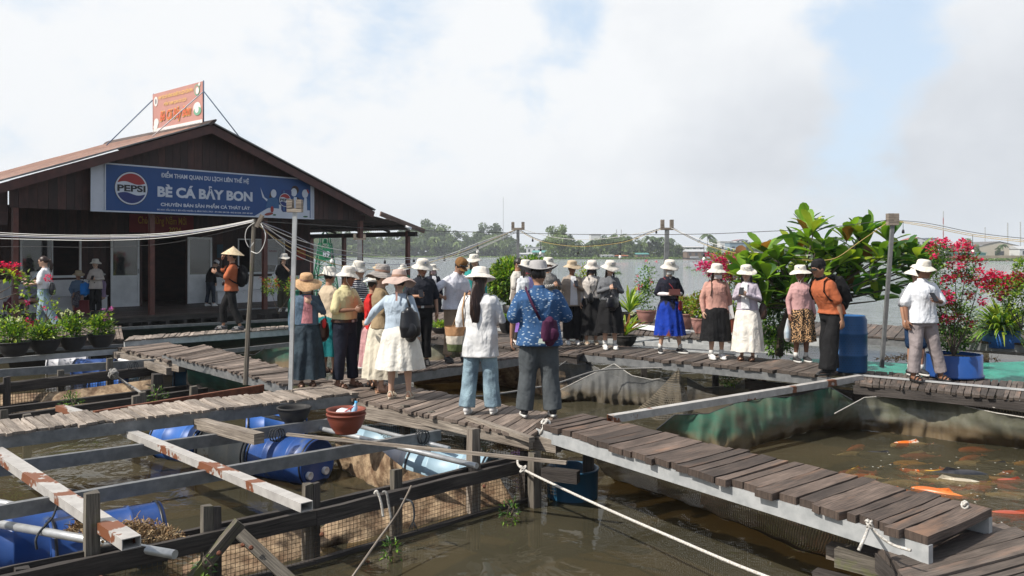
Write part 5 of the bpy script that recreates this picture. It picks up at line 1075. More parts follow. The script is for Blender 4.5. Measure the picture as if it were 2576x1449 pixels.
for a in (('slim white and orange koi gliding near the olive net wall', 2290, 1112, .50, 8, 'white and orange', .02), ('bright orange koi surfacing beside the last big planks', 2365, 1238, .52, -42, 'orange', .035), ('big black koi with its tail out of the water', 2405, 1190, .62, 172, 'black', .03), ('long white koi under the big black koi', 2395, 1206, .60, 160, 'white', .01), ('yellow koi at the nose of the big black koi', 2352, 1184, .36, -10, 'yellow', .02),
          ('white and orange koi pointing down left of the black koi', 2300, 1182, .32, -60, 'white and orange', .02), ('white and orange koi curled beside the orange one', 2268, 1228, .30, 130, 'white and orange', .02), ('small black koi splashing in the middle of the pond', 2240, 1168, .24, 30, 'black', .03), ('golden koi close to the walkway planks', 2152, 1176, .38, 40, 'yellow', .015), ('red koi at the right edge behind the orange ones', 2545, 1205, .45, 5, 'red', .015),
          ('orange koi at the right edge nearest the corner', 2560, 1290, .5, -10, 'red', .02), ('yellow koi in the foam near the right edge', 2480, 1212, .36, 12, 'yellow', .01), ('pale koi at the far end of the school', 2310, 1132, .36, 20, 'white', 0), ('dark koi along the far right water', 2510, 1162, .42, -18, 'black', .01), ('dark koi just below the slim white and orange one', 2215, 1137, .5, -14, 'black', .005), ('orange koi just under the ripples in the centre', 2345, 1178, .34, -15, 'orange', .0)): koi(a[0], a[1], a[2], a[3]*1.12, *a[4:])
for k in range(46):
    u = rnd.uniform(2130, 2600); v = rnd.uniform(1110, 1330); 
    if v > 1170+(u-2100)*.36: continue
    c = rnd.choice(['orange', 'orange', 'yellow', 'white', 'red', 'white and orange', 'black']); koi('blurred %s koi shimmering under the muddy surface' % c, u, v, rnd.uniform(.32, .52), rnd.uniform(-30, 40)+rnd.choice([0, 180]), c, rnd.uniform(-.035, -.005))

q = MB()
for _ in range(70):
    u, v = rnd.uniform(2120, 2600), rnd.uniform(1130, 1330)
    if v > 1165+(u-2100)*.36: continue
    c = G(u, v, 0)+Vector((0, 0, .003)); r = rnd.uniform(.004, .014); i = q.add([c+Vector((math.cos(k*1.05)*r, math.sin(k*1.05)*r, 0)) for k in range(6)]); q.face(range(i, i+6))
tag(q.build('foam', flat('pale foam', (.6, .58, .5))), 'scattered foam bubbles over the koi', 'foam', None, 'stuff')
# ---------------------------------------------------------------- people
def smooth01(t): t = max(0, min(1, t)); return t*t*(3-2*t)
def remesh(mb, voxel, it=3, fac=.5):
    me = mb.mesh('tmp', []); o = bpy.data.objects.new('tmp', me); COL.objects.link(o)
    m = o.modifiers.new('r', 'REMESH'); m.mode = 'VOXEL'; m.voxel_size = voxel; m.use_smooth_shade = True
    if it: s = o.modifiers.new('s', 'SMOOTH'); s.iterations = it; s.factor = fac
    dg = bpy.context.evaluated_depsgraph_get(); e = o.evaluated_get(dg); m2 = e.to_mesh()
    r = MB(); r.v = [v.co.copy() for v in m2.vertices]; r.f = [tuple(p.vertices) for p in m2.polygons]
    e.to_mesh_clear(); bpy.data.objects.remove(o); bpy.data.meshes.remove(me)
    r.m = [0]*len(r.f); r.t = [.5]*len(r.f); r.sm = [True]*len(r.f); r.uv = [(0, 0)]*sum(len(f) for f in r.f)
    return r
def cap(mb, pts, r, n=10):          # tube with rounded ends
    pts = [Vector(p) for p in pts]; rr = list(r) if isinstance(r, (list, tuple)) else [r]*len(pts)
    mb.tube(pts, rr, n)
    for p, q in ((pts[0], rr[0]), (pts[-1], rr[-1])):
        q = q if isinstance(q, (tuple, list)) else (q, q); mb.ell(p, min(q), min(q), min(q), 8, 6)
def make_hand(curl, spread=.12, thumb=.6):
    mb = MB(); mb.ell((.045, 0, 0), .052, .040, .016, 14, 10); mb.ell((.01, 0, 0), .035, .028, .018, 12, 8)
    for k, (y, L_, a) in enumerate(((.030, .070, spread), (.010, .078, spread*.3), (-.010, .072, -spread*.4), (-.028, .056, -spread))):
        p = Vector((.082-abs(y)*.25, y, 0)); d = Vector((math.cos(a), math.sin(a), 0)); pts = [p-d*.02, p]; c = 0
        for j in range(3):
            c += curl*(.8 if j else .55)*(1+.12*k); p = p+(d*math.cos(c)+Vector((0, 0, -1))*math.sin(c))*L_*(.42, .33, .25)[j]; pts.append(p)
        cap(mb, pts, [.010, .0095, .0088, .0082, .0072], 8)
    p0 = Vector((.02, .030, -.004)); cap(mb, [p0, p0+Vector((.025, .022, -.010)), p0+Vector((.052, .022+.014*thumb, -.020-.02*curl)), p0+Vector((.072, .012+.01*thumb, -.03-.03*curl))], [.013, .011, .0095, .008], 8)
    return remesh(mb, .0052, 1)
HAND = {'relax': make_hand(.38), 'grip': make_hand(.85, .05)}
def skinmat(name, c): return mat(name, c, tuple(x*.88 for x in c), .5, 6, 3)
SK = {'light': skinmat('light skin', (.52, .32, .225)), 'mid': skinmat('tan skin', (.38, .205, .13)), 'dark': skinmat('brown skin', (.23, .11, .065))}
EYE = flat('eye', (.02, .013, .01), .2); LIP = flat('lip', (.30, .085, .07), .5); BROW = flat('brow', (.03, .02, .016), .9)
HAIR = mat('dark hair', (.022, .015, .012), (.008, .006, .005), .42, 30, 4, st=(6, 6, .6), bst=.5, bd=.004); HAIRB = mat('brown black hair', (.05, .022, .014), (.015, .009, .007), .4, 30, 4, st=(6, 6, .6), bst=.6, bd=.004)
_fab = {}
def fab(c, c2=None, kind='plain'):
    key = (c, c2, kind)
    if key in _fab: return _fab[key]
    nm = kind+' fabric %d' % len(_fab); m, nt, b = nodes(nm); L = nt.links; N = nt.nodes
    def wave(axis, scale):
        tc = N.new('ShaderNodeTexCoord'); sp = N.new('ShaderNodeSeparateXYZ'); L.new(tc.outputs['Object'], sp.inputs[0])
        a = N.new('ShaderNodeMath'); a.operation = 'MULTIPLY'; L.new(sp.outputs[axis], a.inputs[0]); a.inputs[1].default_value = scale
        s = N.new('ShaderNodeMath'); s.operation = 'SINE'; L.new(a.outputs[0], s.inputs[0]); return s.outputs[0]
    base = ramp(nt, tex(nt, 5, 5, .6), [(.35, tuple(x*.86 for x in c)), (.65, c)])
    if kind == 'stripes': col = mul(nt, c2, base, ramp(nt, wave(2, 210), [(.48, (0, 0, 0)), (.52, (1, 1, 1))]), 'MIX')
    elif kind == 'pinstripe': col = mul(nt, base, c2, ramp(nt, wave(0, 420), [(.45, (0, 0, 0)), (.55, (1, 1, 1))]), 'MIX')
    elif kind == 'plaid': col = mul(nt, mul(nt, base, c2, ramp(nt, wave(2, 260), [(.45, (0, 0, 0)), (.55, (1, 1, 1))]), 'MIX'), c2, ramp(nt, wave(0, 260), [(.45, (0, 0, 0)), (.55, (1, 1, 1))]), 'MIX')
    elif kind in ('floral', 'fishes', 'dots'):
        tc = N.new('ShaderNodeTexCoord'); mp = N.new('ShaderNodeMapping'); L.new(tc.outputs['Object'], mp.inputs[0])
        mp.inputs['Scale'].default_value = {'floral': (38, 38, 38), 'fishes': (17, 17, 46), 'dots': (40, 40, 40)}[kind]
        v = N.new('ShaderNodeTexVoronoi'); L.new(mp.outputs[0], v.inputs['Vector']); v.inputs['Scale'].default_value = 1
        th = {'floral': .44, 'fishes': .25, 'dots': .16}[kind]
        col = mul(nt, c2, base, ramp(nt, v.outputs['Distance'], [(th-.03, (0, 0, 0)), (th+.03, (1, 1, 1))]), 'MIX')
    elif kind == 'denim':
        col = mul(nt, base, ramp(nt, tex(nt, 3.2, 3, .5), [(.35, (.62, .62, .64)), (.65, (1.5, 1.45, 1.35))])); col = mul(nt, col, ramp(nt, tex(nt, 90, 2, .5), [(.3, (.8, .8, .8)), (.7, (1.15, 1.15, 1.15))]))
    elif kind == 'dye':     # dark above turning blue below with rusty licks at the hem
        tc = N.new('ShaderNodeTexCoord'); sp = N.new('ShaderNodeSeparateXYZ'); L.new(tc.outputs['Object'], sp.inputs[0])
        a = N.new('ShaderNodeMath'); a.operation = 'MULTIPLY_ADD'; L.new(tex(nt, 2.5, 5, .6, st=(3, 3, .6)), a.inputs[0]); a.inputs[1].default_value = .9; L.new(sp.outputs[2], a.inputs[2])
        col = ramp(nt, a.outputs[0], [(.72, (.16, .045, .02)), (.80, (.006, .035, .30)), (1.0, (.006, .035, .30))]); 
        e = ramp(nt, a.outputs[0], [(.98, (0, 0, 0)), (1.0, (1, 1, 1))]); a2 = N.new('ShaderNodeMath'); a2.operation = 'SUBTRACT'; L.new(a.outputs[0], a2.inputs[0]); a2.inputs[1].default_value = .45
        e = ramp(nt, a2.outputs[0], [(.86, (0, 0, 0)), (.94, (1, 1, 1))]); col = mul(nt, col, (.010, .011, .022), e, 'MIX')
    else: col = base
    L.new(col, b.inputs['Base Color']); b.inputs['Roughness'].default_value = .85; b.inputs['Specular IOR Level'].default_value = .25
    # creases
    f = tex(nt, 4.5, 3, .5, st=(1, 1, .8), dist=.35); bump(nt, b, f, 1, .07)
    _fab[key] = m; return m
HATW = fab((.66, .62, .55)); HATG = fab((.55, .53, .50)); HATT = fab((.48, .38, .26)); SOLE = flat('white rubber', (.62, .61, .58), .6)
FCTR = [0]
def person(u, v, z, vtop, face, label, top=None, topfab=None, sleeve='long', bottom='trousers', botfab=None, hem=.10, wide=1.0, skin='mid', hat='bucket', hatfab=None, hair='short', hairm=None,
           A='down', B='down', lean=0, pitch=12, yaw=0, feet=((-.10, 0), (.10, 0)), mask=None, shoes='white', bulk=1.0, tl=.88, sleeve_m=None, hatx=.035, Y=None, seat=False, belt=False, glasses=False, collar=None, knees=None, opened=None, Hh=None, group='visitors on the walkways', vox=.0115, pleats=0, flare=1.0, toes=None, twist=0, footyaw=(0, 0), placket=False):
    base = G(u, v, z); 
    if Y: base = P(u, v, Y); base.z = z
    H = Hh or ((v-vtop)*base.y/FP-hatx)
    lossz = (1-math.cos(R(lean)))*.62+ (0 if not seat else .42); s = H/(1.70-lossz)
    root = empty('person', base, label, 'person', group, rz=R(face)); root.scale = (s, s, s)
    hipz = .90 if not seat else .50
    dz = hipz-.90
    piv = Vector((0, 0, hipz+.04)); npv = Vector((0, .0, 1.465+dz))
    prs = random.Random(int(u*7)); pitch = pitch-5; ml, mp, my = R(lean), R(pitch), R(yaw+prs.uniform(-9, 9)); tw_, sw_ = R(prs.uniform(-9, 9)), prs.uniform(-.030, .030)
    def bend(p):
        p = Vector(p); t = smooth01((p.z-piv.z+.04)/.18)
        if t <= 0: return p
        a = ml*t; q = p-piv; c, s_ = math.cos(a), math.sin(a)
        q = Vector((q.x, q.y*c-q.z*s_, q.y*s_+q.z*c)) if True else q
        # lean forward = towards -y
        q2 = p-piv; y2 = q2.y*c-q2.z*s_; z2 = q2.z*c+q2.y*s_
        if p.z <= piv.z-.04: return p
        k = smooth01((p.z-piv.z)/.4)*tw_; x3, y3 = q2.x*math.cos(k)-y2*math.sin(k), q2.x*math.sin(k)+y2*math.cos(k)
        return piv+Vector((x3+sw_*max(0, z2)**1.0, y3, z2))
    RH = Matrix.Translation(npv) @ Matrix.Rotation(my, 4, 'Z') @ Matrix.Rotation(mp, 4, 'X') @ Matrix.Translation(-npv)
    HC = Vector((0, -.012, 1.585+dz))
    def hd(p): return bend(RH @ (HC+Vector(p)))
    b = bulk
    sh = 1.385+dz
    presets = {'down': ((.225*b, .03, sh-.275), (.235*b, -.03, sh-.51), (0, -.15, -1)), 'phone': ((.235*b, -.03, sh-.265), (.075, -.245, sh-.175), (-.55, -.75, .25)), 'phonelow': ((.235*b, -.01, sh-.275), (.075, -.22, sh-.27), (-.5, -.8, .1)),
               'hip': ((.35*b, .10, sh-.25), (.205*b, .0, sh-.325), (-.8, -.5, -.25)), 'front': ((.22*b, -.02, sh-.27), (.10, -.26, sh-.24), (-.1, -1, .1)), 'chest': ((.25*b, -.06, sh-.24), (.06, -.17, sh-.07), (-.9, -.2, .35)),
               'out': ((.24*b, -.12, sh-.24), (.30, -.34, sh-.30), (.1, -1, -.1)), 'hat': ((.26*b, -.20, sh-.10), (.11, -.20, sh+.12), (-.35, -.1, .9)), 'cross': ((.24*b, -.05, sh-.26), (-.02, -.20, sh-.22), (-.95, -.3, 0)), 'knee': ((.22*b, -.08, sh-.24), (.13, -.28, sh-.38), (-.2, -1, -.2)),
               'wide': ((.40*b, -.05, sh-.17), (.52*b, -.20, sh-.30), (.4, -.9, 0)), 'mouth': ((.24*b, -.12, sh-.22), (.05, -.16, sh+.0), (-.4, 0, .9))}
    arms = []
    for side, spec in ((-1, A), (1, B)):
        e, w, d = presets[spec] if isinstance(spec, str) else spec
        arms.append((side, [bend((side*.150*b, .0, sh-.022)), bend((side*e[0], e[1], e[2])), bend((side*w[0], w[1], w[2]))], Vector((side*d[0], d[1], d[2])).normalized(), isinstance(spec, str) and spec in ('phone', 'phonelow', 'front', 'chest', 'hat', 'mouth', 'out')))
    # ---- legs
    legs = []
    for i, side in enumerate((-1, 1)):
        fx, fy = feet[i][0], feet[i][1]; fz = feet[i][2] if len(feet[i]) > 2 else 0
        hp = Vector((side*.088, 0, hipz-.02)); an = Vector((fx, fy, .085+fz))
        if seat: kn = Vector((side*.11, -.42, .50)); an = Vector((fx, fy-.40, .085))
        else:
            kn = (hp+an)/2+Vector((0, -.02-.25*(knees[i] if knees else 0), .0)); kn.z = .485+(fz*.5)
        legs.append((side, hp, kn, an))
    # ---- body
    mb = MB()
    mb.ell((0, 0, 0), .078, .096, .110, 18, 14); 
    for c_, r_ in (((0, -.028, -.055), (.054, .062, .062)), ((0, -.096, -.008), (.012, .016, .024)), ((0, -.102, -.022), (.017, .012, .010)), ((.077, .01, -.005), (.010, .018, .030)), ((-.077, .01, -.005), (.010, .018, .030)), ((0, -.080, .028), (.052, .016, .010)), ((0, -.075, -.09), (.022, .02, .018))): mb.ell(c_, *r_, 12, 8)
    mb.v = [hd(p) for p in mb.v]
    cap(mb, [bend((0, .012, 1.38+dz)), bend((0, .0, 1.46+dz)), hd((0, .01, -.05))], [(.062, .058), (.054, .056), .050], 12)
    tors = [(.82, .0, .155, .105), (.90, .0, .168, .112), (1.0, -.005, .150, .100), (1.10, -.008, .145, .096), (1.22, -.01, .165, .108), (1.31, -.003, .165, .098), (1.365, .004, .135, .070), (1.41, .008, .085, .055)]
    def loftrings(mb, rs, grow=0, fn=bend, n=22, power=1.0):
        rows = []
        for (zz, yy, rx, ry) in rs:
            pts = []
            for k in range(n):
                a = 2*math.pi*k/n; c_, s_ = math.cos(a), math.sin(a)
                f = (abs(c_)**2.5+abs(s_)**2.5)**(-1/2.5)
                pts.append(fn(((rx+grow)*c_*f, yy+(ry+grow)*s_*f, zz+dz)))
            rows.append(mb.add(pts))
        for j in range(len(rows)-1):
            for k in range(n): k2 = (k+1) % n; mb.face((rows[j]+k, rows[j]+k2, rows[j+1]+k2, rows[j+1]+k))
        mb.face([rows[0]+k for k in range(n)][::-1]); mb.face([rows[-1]+k for k in range(n)])
    loftrings(mb, [(a, y, rx*b, ry*b) for a, y, rx, ry in tors])
    for side, (S, E, Wp), d, g in arms:
        cap(mb, [S, lerp(S, E, .5), E, lerp(E, Wp, .45), Wp], [.040*b, .041*b, .036, .034, .023], 10)
    for side, hp, kn, an in legs:
        cap(mb, [hp, lerp(hp, kn, .5), kn, lerp(kn, an, .35), lerp(kn, an, .8), an], [.085*b, .072*b, .052, .053, .036, .033], 12)
        yw_ = R(footyaw[0 if side < 0 else 1]); fd = Vector((math.sin(yw_), -math.cos(yw_), 0)); cap(mb, [an+Vector((0, 0, -.03))-fd*.03, an-UP*.045+fd*.07, an-UP*.058+fd*.14], [.032, (.036, .028), (.038, .018)], 10)
    body = remesh(mb, vox, 2)
    for side, (S, E, Wp), d, g in arms:
        H_ = HAND['grip' if g else 'relax']; up = Vector((0, 0, 1)) if abs(d.z) < .8 else Vector((0, 1, 0))
        x = d; 
        # thumb side: towards the front for hanging arms, upward for raised ones
        th = Vector((0, -1, 0)) if d.z < -.7 else Vector((0, 0, 1)); y = (th-x*th.dot(x)).normalized(); zax = x.cross(y)
        if zax.dot(Vector((side, 0, 0))) < 0 and d.z < -.7 or (zax.dot(Vector((side, 0, 0))) < 0 and abs(d.z) <= .7): flip = True
        else: flip = False
        M_ = Matrix(((x.x, y.x, zax.x*(-1 if flip else 1), Wp.x), (x.y, y.y, zax.y*(-1 if flip else 1), Wp.y), (x.z, y.z, zax.z*(-1 if flip else 1), Wp.z), (0, 0, 0, 1)))
        M_ = M_ @ Matrix.Scale(.98, 4); n0 = len(body.f); body.merge(H_, M_)
        if flip: body.f[n0:] = [f[::-1] for f in body.f[n0:]]
    for s_ in (-1, 1):
        q = MB(); q.ell((s_*.031, -.090, .010), .013, .006, .0065, 8, 6); q.v = [hd(p) for p in q.v]; body.merge(q, None, 1)
        q = MB(); q.ell((s_*.031, -.092, .030), .018, .006, .004, 8, 6); q.v = [hd(p) for p in q.v]; body.merge(q, None, 3)
    q = MB(); q.ell((0, -.092, -.048), .022, .007, .007, 8, 6); q.v = [hd(p) for p in q.v]; body.merge(q, None, 2)
    body.build('body', [SK[skin], EYE, LIP, BROW], root, local=True)
    # ---- top
    def crumple(mbb, amp=.012, sc=8):
        FCTR[0] += 1; o = Vector((FCTR[0]*3.1, 0, 0))
        mbb.v = [p+Vector((1, 1, .2))*0+((p-Vector((0, 0, p.z))).normalized() if (p.x or p.y) else Vector())*(mnoise.noise(Vector((p.x*sc, p.y*sc, p.z*sc*.55))+o)*amp+mnoise.noise(Vector((p.x*22, p.y*22, p.z*14))+o)*amp*.22) for p in mbb.v]
    if top is not False:
        mb = MB(); g = .014*b+.006; t0 = tl
        rs = [(t0, 0, .172*b*1.02+.012, .118*b+.016), (.95, 0, .168*b, .115*b)] if t0 < .93 else [(t0, -.004, .155*b, .105*b)]
        rs = [r for r in rs if r[0] < 1.02]+[(1.04, -.006, .156*b, .105*b), (1.14, -.01, .157*b, .106*b), (1.23, -.012, .170*b, .112*b), (1.32, -.003, .178*b, .106*b), (1.375, .004, .150*b, .076*b), (1.415, .008, .095, .058), (1.44, .008, .062, .052)]
        loftrings(mb, rs, g)
        f = {'short': .92, 'long': 2.0, 'mid': 1.5, 'none': .12, '3q': 1.75}[sleeve]
        for side, (S, E, Wp), d, _ in arms:
            if f <= 1: pts = [S, lerp(S, E, f*.5), lerp(S, E, f)]; rr = [.050*b, .062*b, .066*b]
            else: pts = [S, lerp(S, E, .5), E, lerp(E, Wp, (f-1)*.5), lerp(E, Wp, (f-1))]; rr = [.050*b, .054*b, .050*b, .046, .038 if f > 1.9 else .045]
            cap(mb, pts, rr, 12)
        sh_ = remesh(mb, vox*.95, 3); crumple(sh_); sh_.build(top or 'shirt', topfab, root, local=True)
        if collar:
            q = MB(); q.lathe([(.062, 1.415+dz), (.072, 1.435+dz), (.064, 1.475+dz), (.060, 1.475+dz), (.066, 1.435+dz)], 18, (0, .004, 0)); q.v = [bend(p) for p in q.v]; q.build('collar', collar, root, local=True)
        if opened:   # an open front with the layer beneath
            q = MB(); 
            def fpan(uu, vv): zz = t0+.03+(1.42-t0-.03)*vv; a = (uu-.5)*(.9-.35*vv); ry = (.128 if zz < 1.35 else .128-(zz-1.35)*.6)*b+.022; rx = .19*b; return bend((math.sin(a)*rx, -math.cos(a)*ry-.012, zz+dz))
            q.grid(fpan, 8, 14); q.build('inner_top', opened, root, local=True)
        if placket:
            q = MB()
            for x0_, x1_ in ((-.011, .011), (.065, .13)):
                za, zb2 = (t0+.02, 1.40) if x0_ < 0 else (1.20, 1.31)
                q.grid(lambda uu, vv: bend((x0_+(x1_-x0_)*uu, -(.118 if za+(zb2-za)*vv < 1.33 else .118-(za+(zb2-za)*vv-1.33)*.45)*b-.0225+abs(x0_+x1_)*.10, za+(zb2-za)*vv+dz)), 2, 10)
            q.build('placket', topfab, root, local=True)
        if sleeve_m:
            q = MB()
            for side, (S, E, Wp), d, _ in arms: cap(q, [lerp(S, E, .6), E, lerp(E, Wp, .5), Wp], [.046*b, .042, .040, .030], 10)
            qq = remesh(q, vox, 2); qq.build('arm_sleeves', sleeve_m, root, local=True)
    # ---- bottom
    if bottom in ('trousers', 'shorts'):
        mb = MB(); loftrings(mb, [(.79, 0, .15*b, .11*b), (.86, .0, .168*b, .118*b), (.94, 0, .165*b, .112*b), (1.02, -.004, .152*b, .104*b)], .010, fn=bend)
        for side, hp, kn, an in legs:
            if bottom == 'shorts': pts = [hp, lerp(hp, kn, .5), lerp(hp, kn, .95)]; rr = [.098*b, .10, .095]
            else:
                e = an+UP*(hem-.06); pts = [hp, lerp(hp, kn, .5), kn, lerp(kn, e, .5), e]; rr = [.100*b, .092*b, .072*(1+(wide-1)*.75), .066*wide, .064*wide*1.05]
            cap(mb, pts, rr, 14) if bottom == 'shorts' else mb.tube(pts, rr, 16)
        p_ = remesh(mb, vox, 3); crumple(p_, .014, 7); p_.build('trousers' if bottom == 'trousers' else 'shorts', botfab, root, local=True)
    elif bottom == 'skirt':
        cx = sum(f[0] for f in feet)/2; cy = sum(f[1] for f in feet)/2; zt_ = 1.04+dz; zb_ = hem
        FCTR[0] += 1; o = FCTR[0]*2.7
        if seat:
            mb = MB(); cap(mb, [(0, 0, hipz), (0, -.22, hipz+.06), (0, -.43, hipz+.02)], [(.19, .13), (.17, .11), (.20, .10)], 16); cap(mb, [(0, -.43, hipz), (0, -.45, .25)], [(.19, .09), (.19, .08)], 14); remesh(mb, .014, 3).build('skirt', botfab, root, local=True)
        else:
            n_ = 72; q = MB()
            def fs(uu, vv):
                a = 2*math.pi*uu; t = vv; zz = zt_+(zb_-zt_)*t; w = .150*b+(.045*b)*smooth01(t*4)+(.05+.055*flare)*t; d_ = .104*b+(.05*b)*smooth01(t*4)+(.035+.07*flare)*t
                k = (math.sin(a*(pleats or 9)+mnoise.noise(Vector((a*1.5, zz, o)))*3)*(.010 if pleats else .016)+mnoise.noise(Vector((math.cos(a)*2, math.sin(a)*2, zz*1.2+o)))*.03)*smooth01(t*2)*(.4+.9*t)
                p = Vector((math.cos(a)*(w+k)+cx*t, math.sin(a)*(d_+k)+cy*t, zz+mnoise.noise(Vector((a*2, 0, o)))*.012*t)); return bend(p) if zz > piv.z-.04 else p
            q.grid(fs, n_, 26); q.build('skirt', botfab, root, local=True)
    if belt:
        q = MB(); loft = [(.945, 0, .168*b, .116*b), (.980, 0, .166*b, .114*b)]; loftrings(q, loft, .022); q.build('belt', flat('belt leather', (.045, .02, .012), .4), root, local=True)
        q = MB(); q.cube(-.022, .022, -.116*b-.034, -.116*b-.024, .962-.018, .962+.018); q.v = [bend(p+Vector((0, 0, dz))) for p in q.v]; q.build('belt_buckle', M['galv_light'], root, local=True)
    # ---- shoes
    SH = {'white': (flat('white shoe', (.62, .61, .60)), SOLE), 'black': (flat('black shoe', (.02, .02, .022)), flat('dark sole', (.03, .03, .03))), 'blackwhite': (flat('black shoe', (.02, .02, .022)), SOLE), 'grey': (flat('grey clog', (.06, .065, .075)), flat('grey sole', (.05, .05, .06))), 'sandal': (flat('sandal strap cream', (.55, .47, .36)), flat('sandal sole cream', (.5, .44, .35))), 'brown': (flat('brown sandal', (.12, .055, .03)), flat('brown sole', (.07, .035, .02))), 'heel': (flat('beige heel', (.45, .27, .2)), flat('wood heel', (.30, .16, .09))), 'darksandal': (flat('dark sandal', (.03, .026, .026)), flat('dark sole', (.025, .025, .026)))}[shoes]
    for i, (side, hp, kn, an) in enumerate(legs):
        yw_ = R(footyaw[i]); fd = Vector((math.sin(yw_), -math.cos(yw_), 0)); sd = Vector((math.cos(yw_), math.sin(yw_), 0)); b0 = Vector((an.x, an.y, an.z-.085))
        q = MB(); n = 14; outl = []
        for k in range(n*2):
            a = 2*math.pi*k/(n*2); l = .135*math.cos(a); w = (.047 if math.cos(a) > -.2 else .040)*math.sin(a)*(1+.12*math.cos(a)); outl.append(b0+fd*(l+.055)+sd*w)
        for zz, sc_ in ((.0, .96), (.018, 1.0), (.030, .98)): q.add([b0+fd*.055+(p-b0-fd*.055)*sc_+UP*zz for p in outl])
        m_ = n*2
        for j in range(2):
            for k in range(m_): k2 = (k+1) % m_; q.face((j*m_+k, j*m_+k2, (j+1)*m_+k2, (j+1)*m_+k), 0, None, .5, True)
        q.face(list(range(m_))[::-1]); q.face([2*m_+k for k in range(m_)]); so = q.build('shoe', SH[1], root, local=True)
        if shoes in ('sandal', 'brown', 'darksandal', 'heel'):
            q = MB()
            for l, hgt, w in ((.13, .062, .047), (.075, .085, .044)) + (((-.03, .11, .036),) if shoes != 'brown' else ()):
                q.tube([b0+fd*l+sd*w*math.cos(math.pi*t/8)+UP*(.02+(hgt-.02)*math.sin(math.pi*t/8)) for t in range(9)], (.007, .011), 6)
            q.build('upper', SH[0], so, local=True)
            if shoes == 'heel': q = MB(); q.tube([b0-fd*.055+UP*.02, b0-fd*.055-UP*.055], .022, 8); q.build('heel', SH[1], so, local=True)
        else:
            q = MB(); q.ell(b0+fd*.055+UP*.040, .05, .05, .03, 10, 6); q.v = []; q.f = []; q.m = []; q.uv = []; q.t = []; q.sm = []
            cap(q, [b0-fd*.045+UP*.06, b0+fd*.02+UP*.062, b0+fd*.10+UP*.044, b0+fd*.155+UP*.034], [(.042, .040), (.045, .040), (.044, .026), (.036, .018)], 12); remesh(q, .008, 2).build('upper', SH[0], so, local=True)
            if shoes == 'grey':
                for t_ in (-1, 0, 1): q = MB(); q.beam(b0+fd*(.06+t_*.025)+sd*.050+UP*.03, b0+fd*(.09+t_*.025)+sd*.035+UP*.085, .012, .006); q.beam(b0+fd*(.06+t_*.025)-sd*.050+UP*.03, b0+fd*(.09+t_*.025)-sd*.035+UP*.085, .012, .006); q.build('stripe', SOLE, so, local=True)
        if shoes in ('white', 'blackwhite') and bottom != 'trousers' or shoes == 'blackwhite' and bottom != 'trousers': q = MB(); q.tube([an-UP*.0, an+UP*.09], .040, 12); q.build('sock', SOLE, root, local=True)
    # ---- hair
    hm = hairm or HAIR
    if hair:
        q = MB(); q.ell((0, .012, .020), .086, .098, .100, 16, 12); 
        q.v = [Vector((p.x, max(p.y, -.062+max(0, -.02-p.z)*1.6) if p.z < .045 else p.y, max(p.z, -.075))) for p in q.v]
        if hair == 'long':
            cap(q, [(0, .05, .03), (0, .085, -.06), (.0, .105, -.18), (0, .125, -.30), (.01, .135, -.42), (.015, .14, -.50)], [(.08, .06), (.088, .045), (.105, .035), (.11, .030), (.09, .022), (.05, .012)], 14)
        if hair == 'mid':
            for s_ in (-1, 1): cap(q, [(s_*.07, .0, .0), (s_*.082, -.01, -.08), (s_*.085, -.03, -.17), (s_*.075, -.04, -.24)], [.022, (.03, .022), (.028, .02), .012], 8)
            cap(q, [(0, .06, 0), (0, .085, -.09), (0, .09, -.17)], [(.08, .04), (.08, .035), (.06, .02)], 12)
        if hair == 'pony': cap(q, [(0, .095, .02), (0, .14, .0), (0, .15, -.10), (0, .13, -.20), (0, .12, -.25)], [.025, .034, .036, .028, .010], 10)
        rmh = remesh(q, .009, 2); rmh.v = [hd(p*(1+.05*mnoise.noise(Vector((p.x*60, p.y*60, p.z*8))))) for p in rmh.v]; rmh.build('hair', hm, root, local=True)
    if mask:
        q = MB(); q.grid(lambda uu, vv: hd((math.sin((uu-.5)*2.2)*.080, -.105*math.cos((uu-.5)*1.5)-.016*(1-abs(uu-.5)*2)*math.sin(math.pi*vv), -.012-.078*vv)), 12, 8); q.build('face_mask', mask, root, local=True)
    if glasses:
        q = MB(); [q.lathe([(.001, -.004), (.024, -.002), (.024, .003), (.001, .004)], 14, (s_*.032, -.103, .008), axis=(0, -1, .0)) for s_ in (-1, 1)]; q.tube([(-.078, -.02, .012), (-.06, -.095, .012), (.06, -.095, .012), (.078, -.02, .012)], .003, 5); q.v = [hd(p) for p in q.v]; q.build('sunglasses', flat('sunglass black', (.01, .01, .012), .15), root, local=True)
    # ---- hats
    hf = hatfab or HATW
    def hatlathe(name, prof, wobf, n=40, m_=None, tilt=0, oy=0):
        q = MB(); q.lathe(prof, n, (0, 0, 0), wob=wobf); T = Matrix.Translation((0, .014+oy, .020)) @ Matrix.Rotation(R(tilt), 4, 'X'); q.v = [hd(T @ p) for p in q.v]; return q.build(name, m_ or hf, root, local=True)
    ph = rnd.random()*6
    bt_, bs_ = prs.uniform(-5, 9), prs.uniform(.93, 1.10)
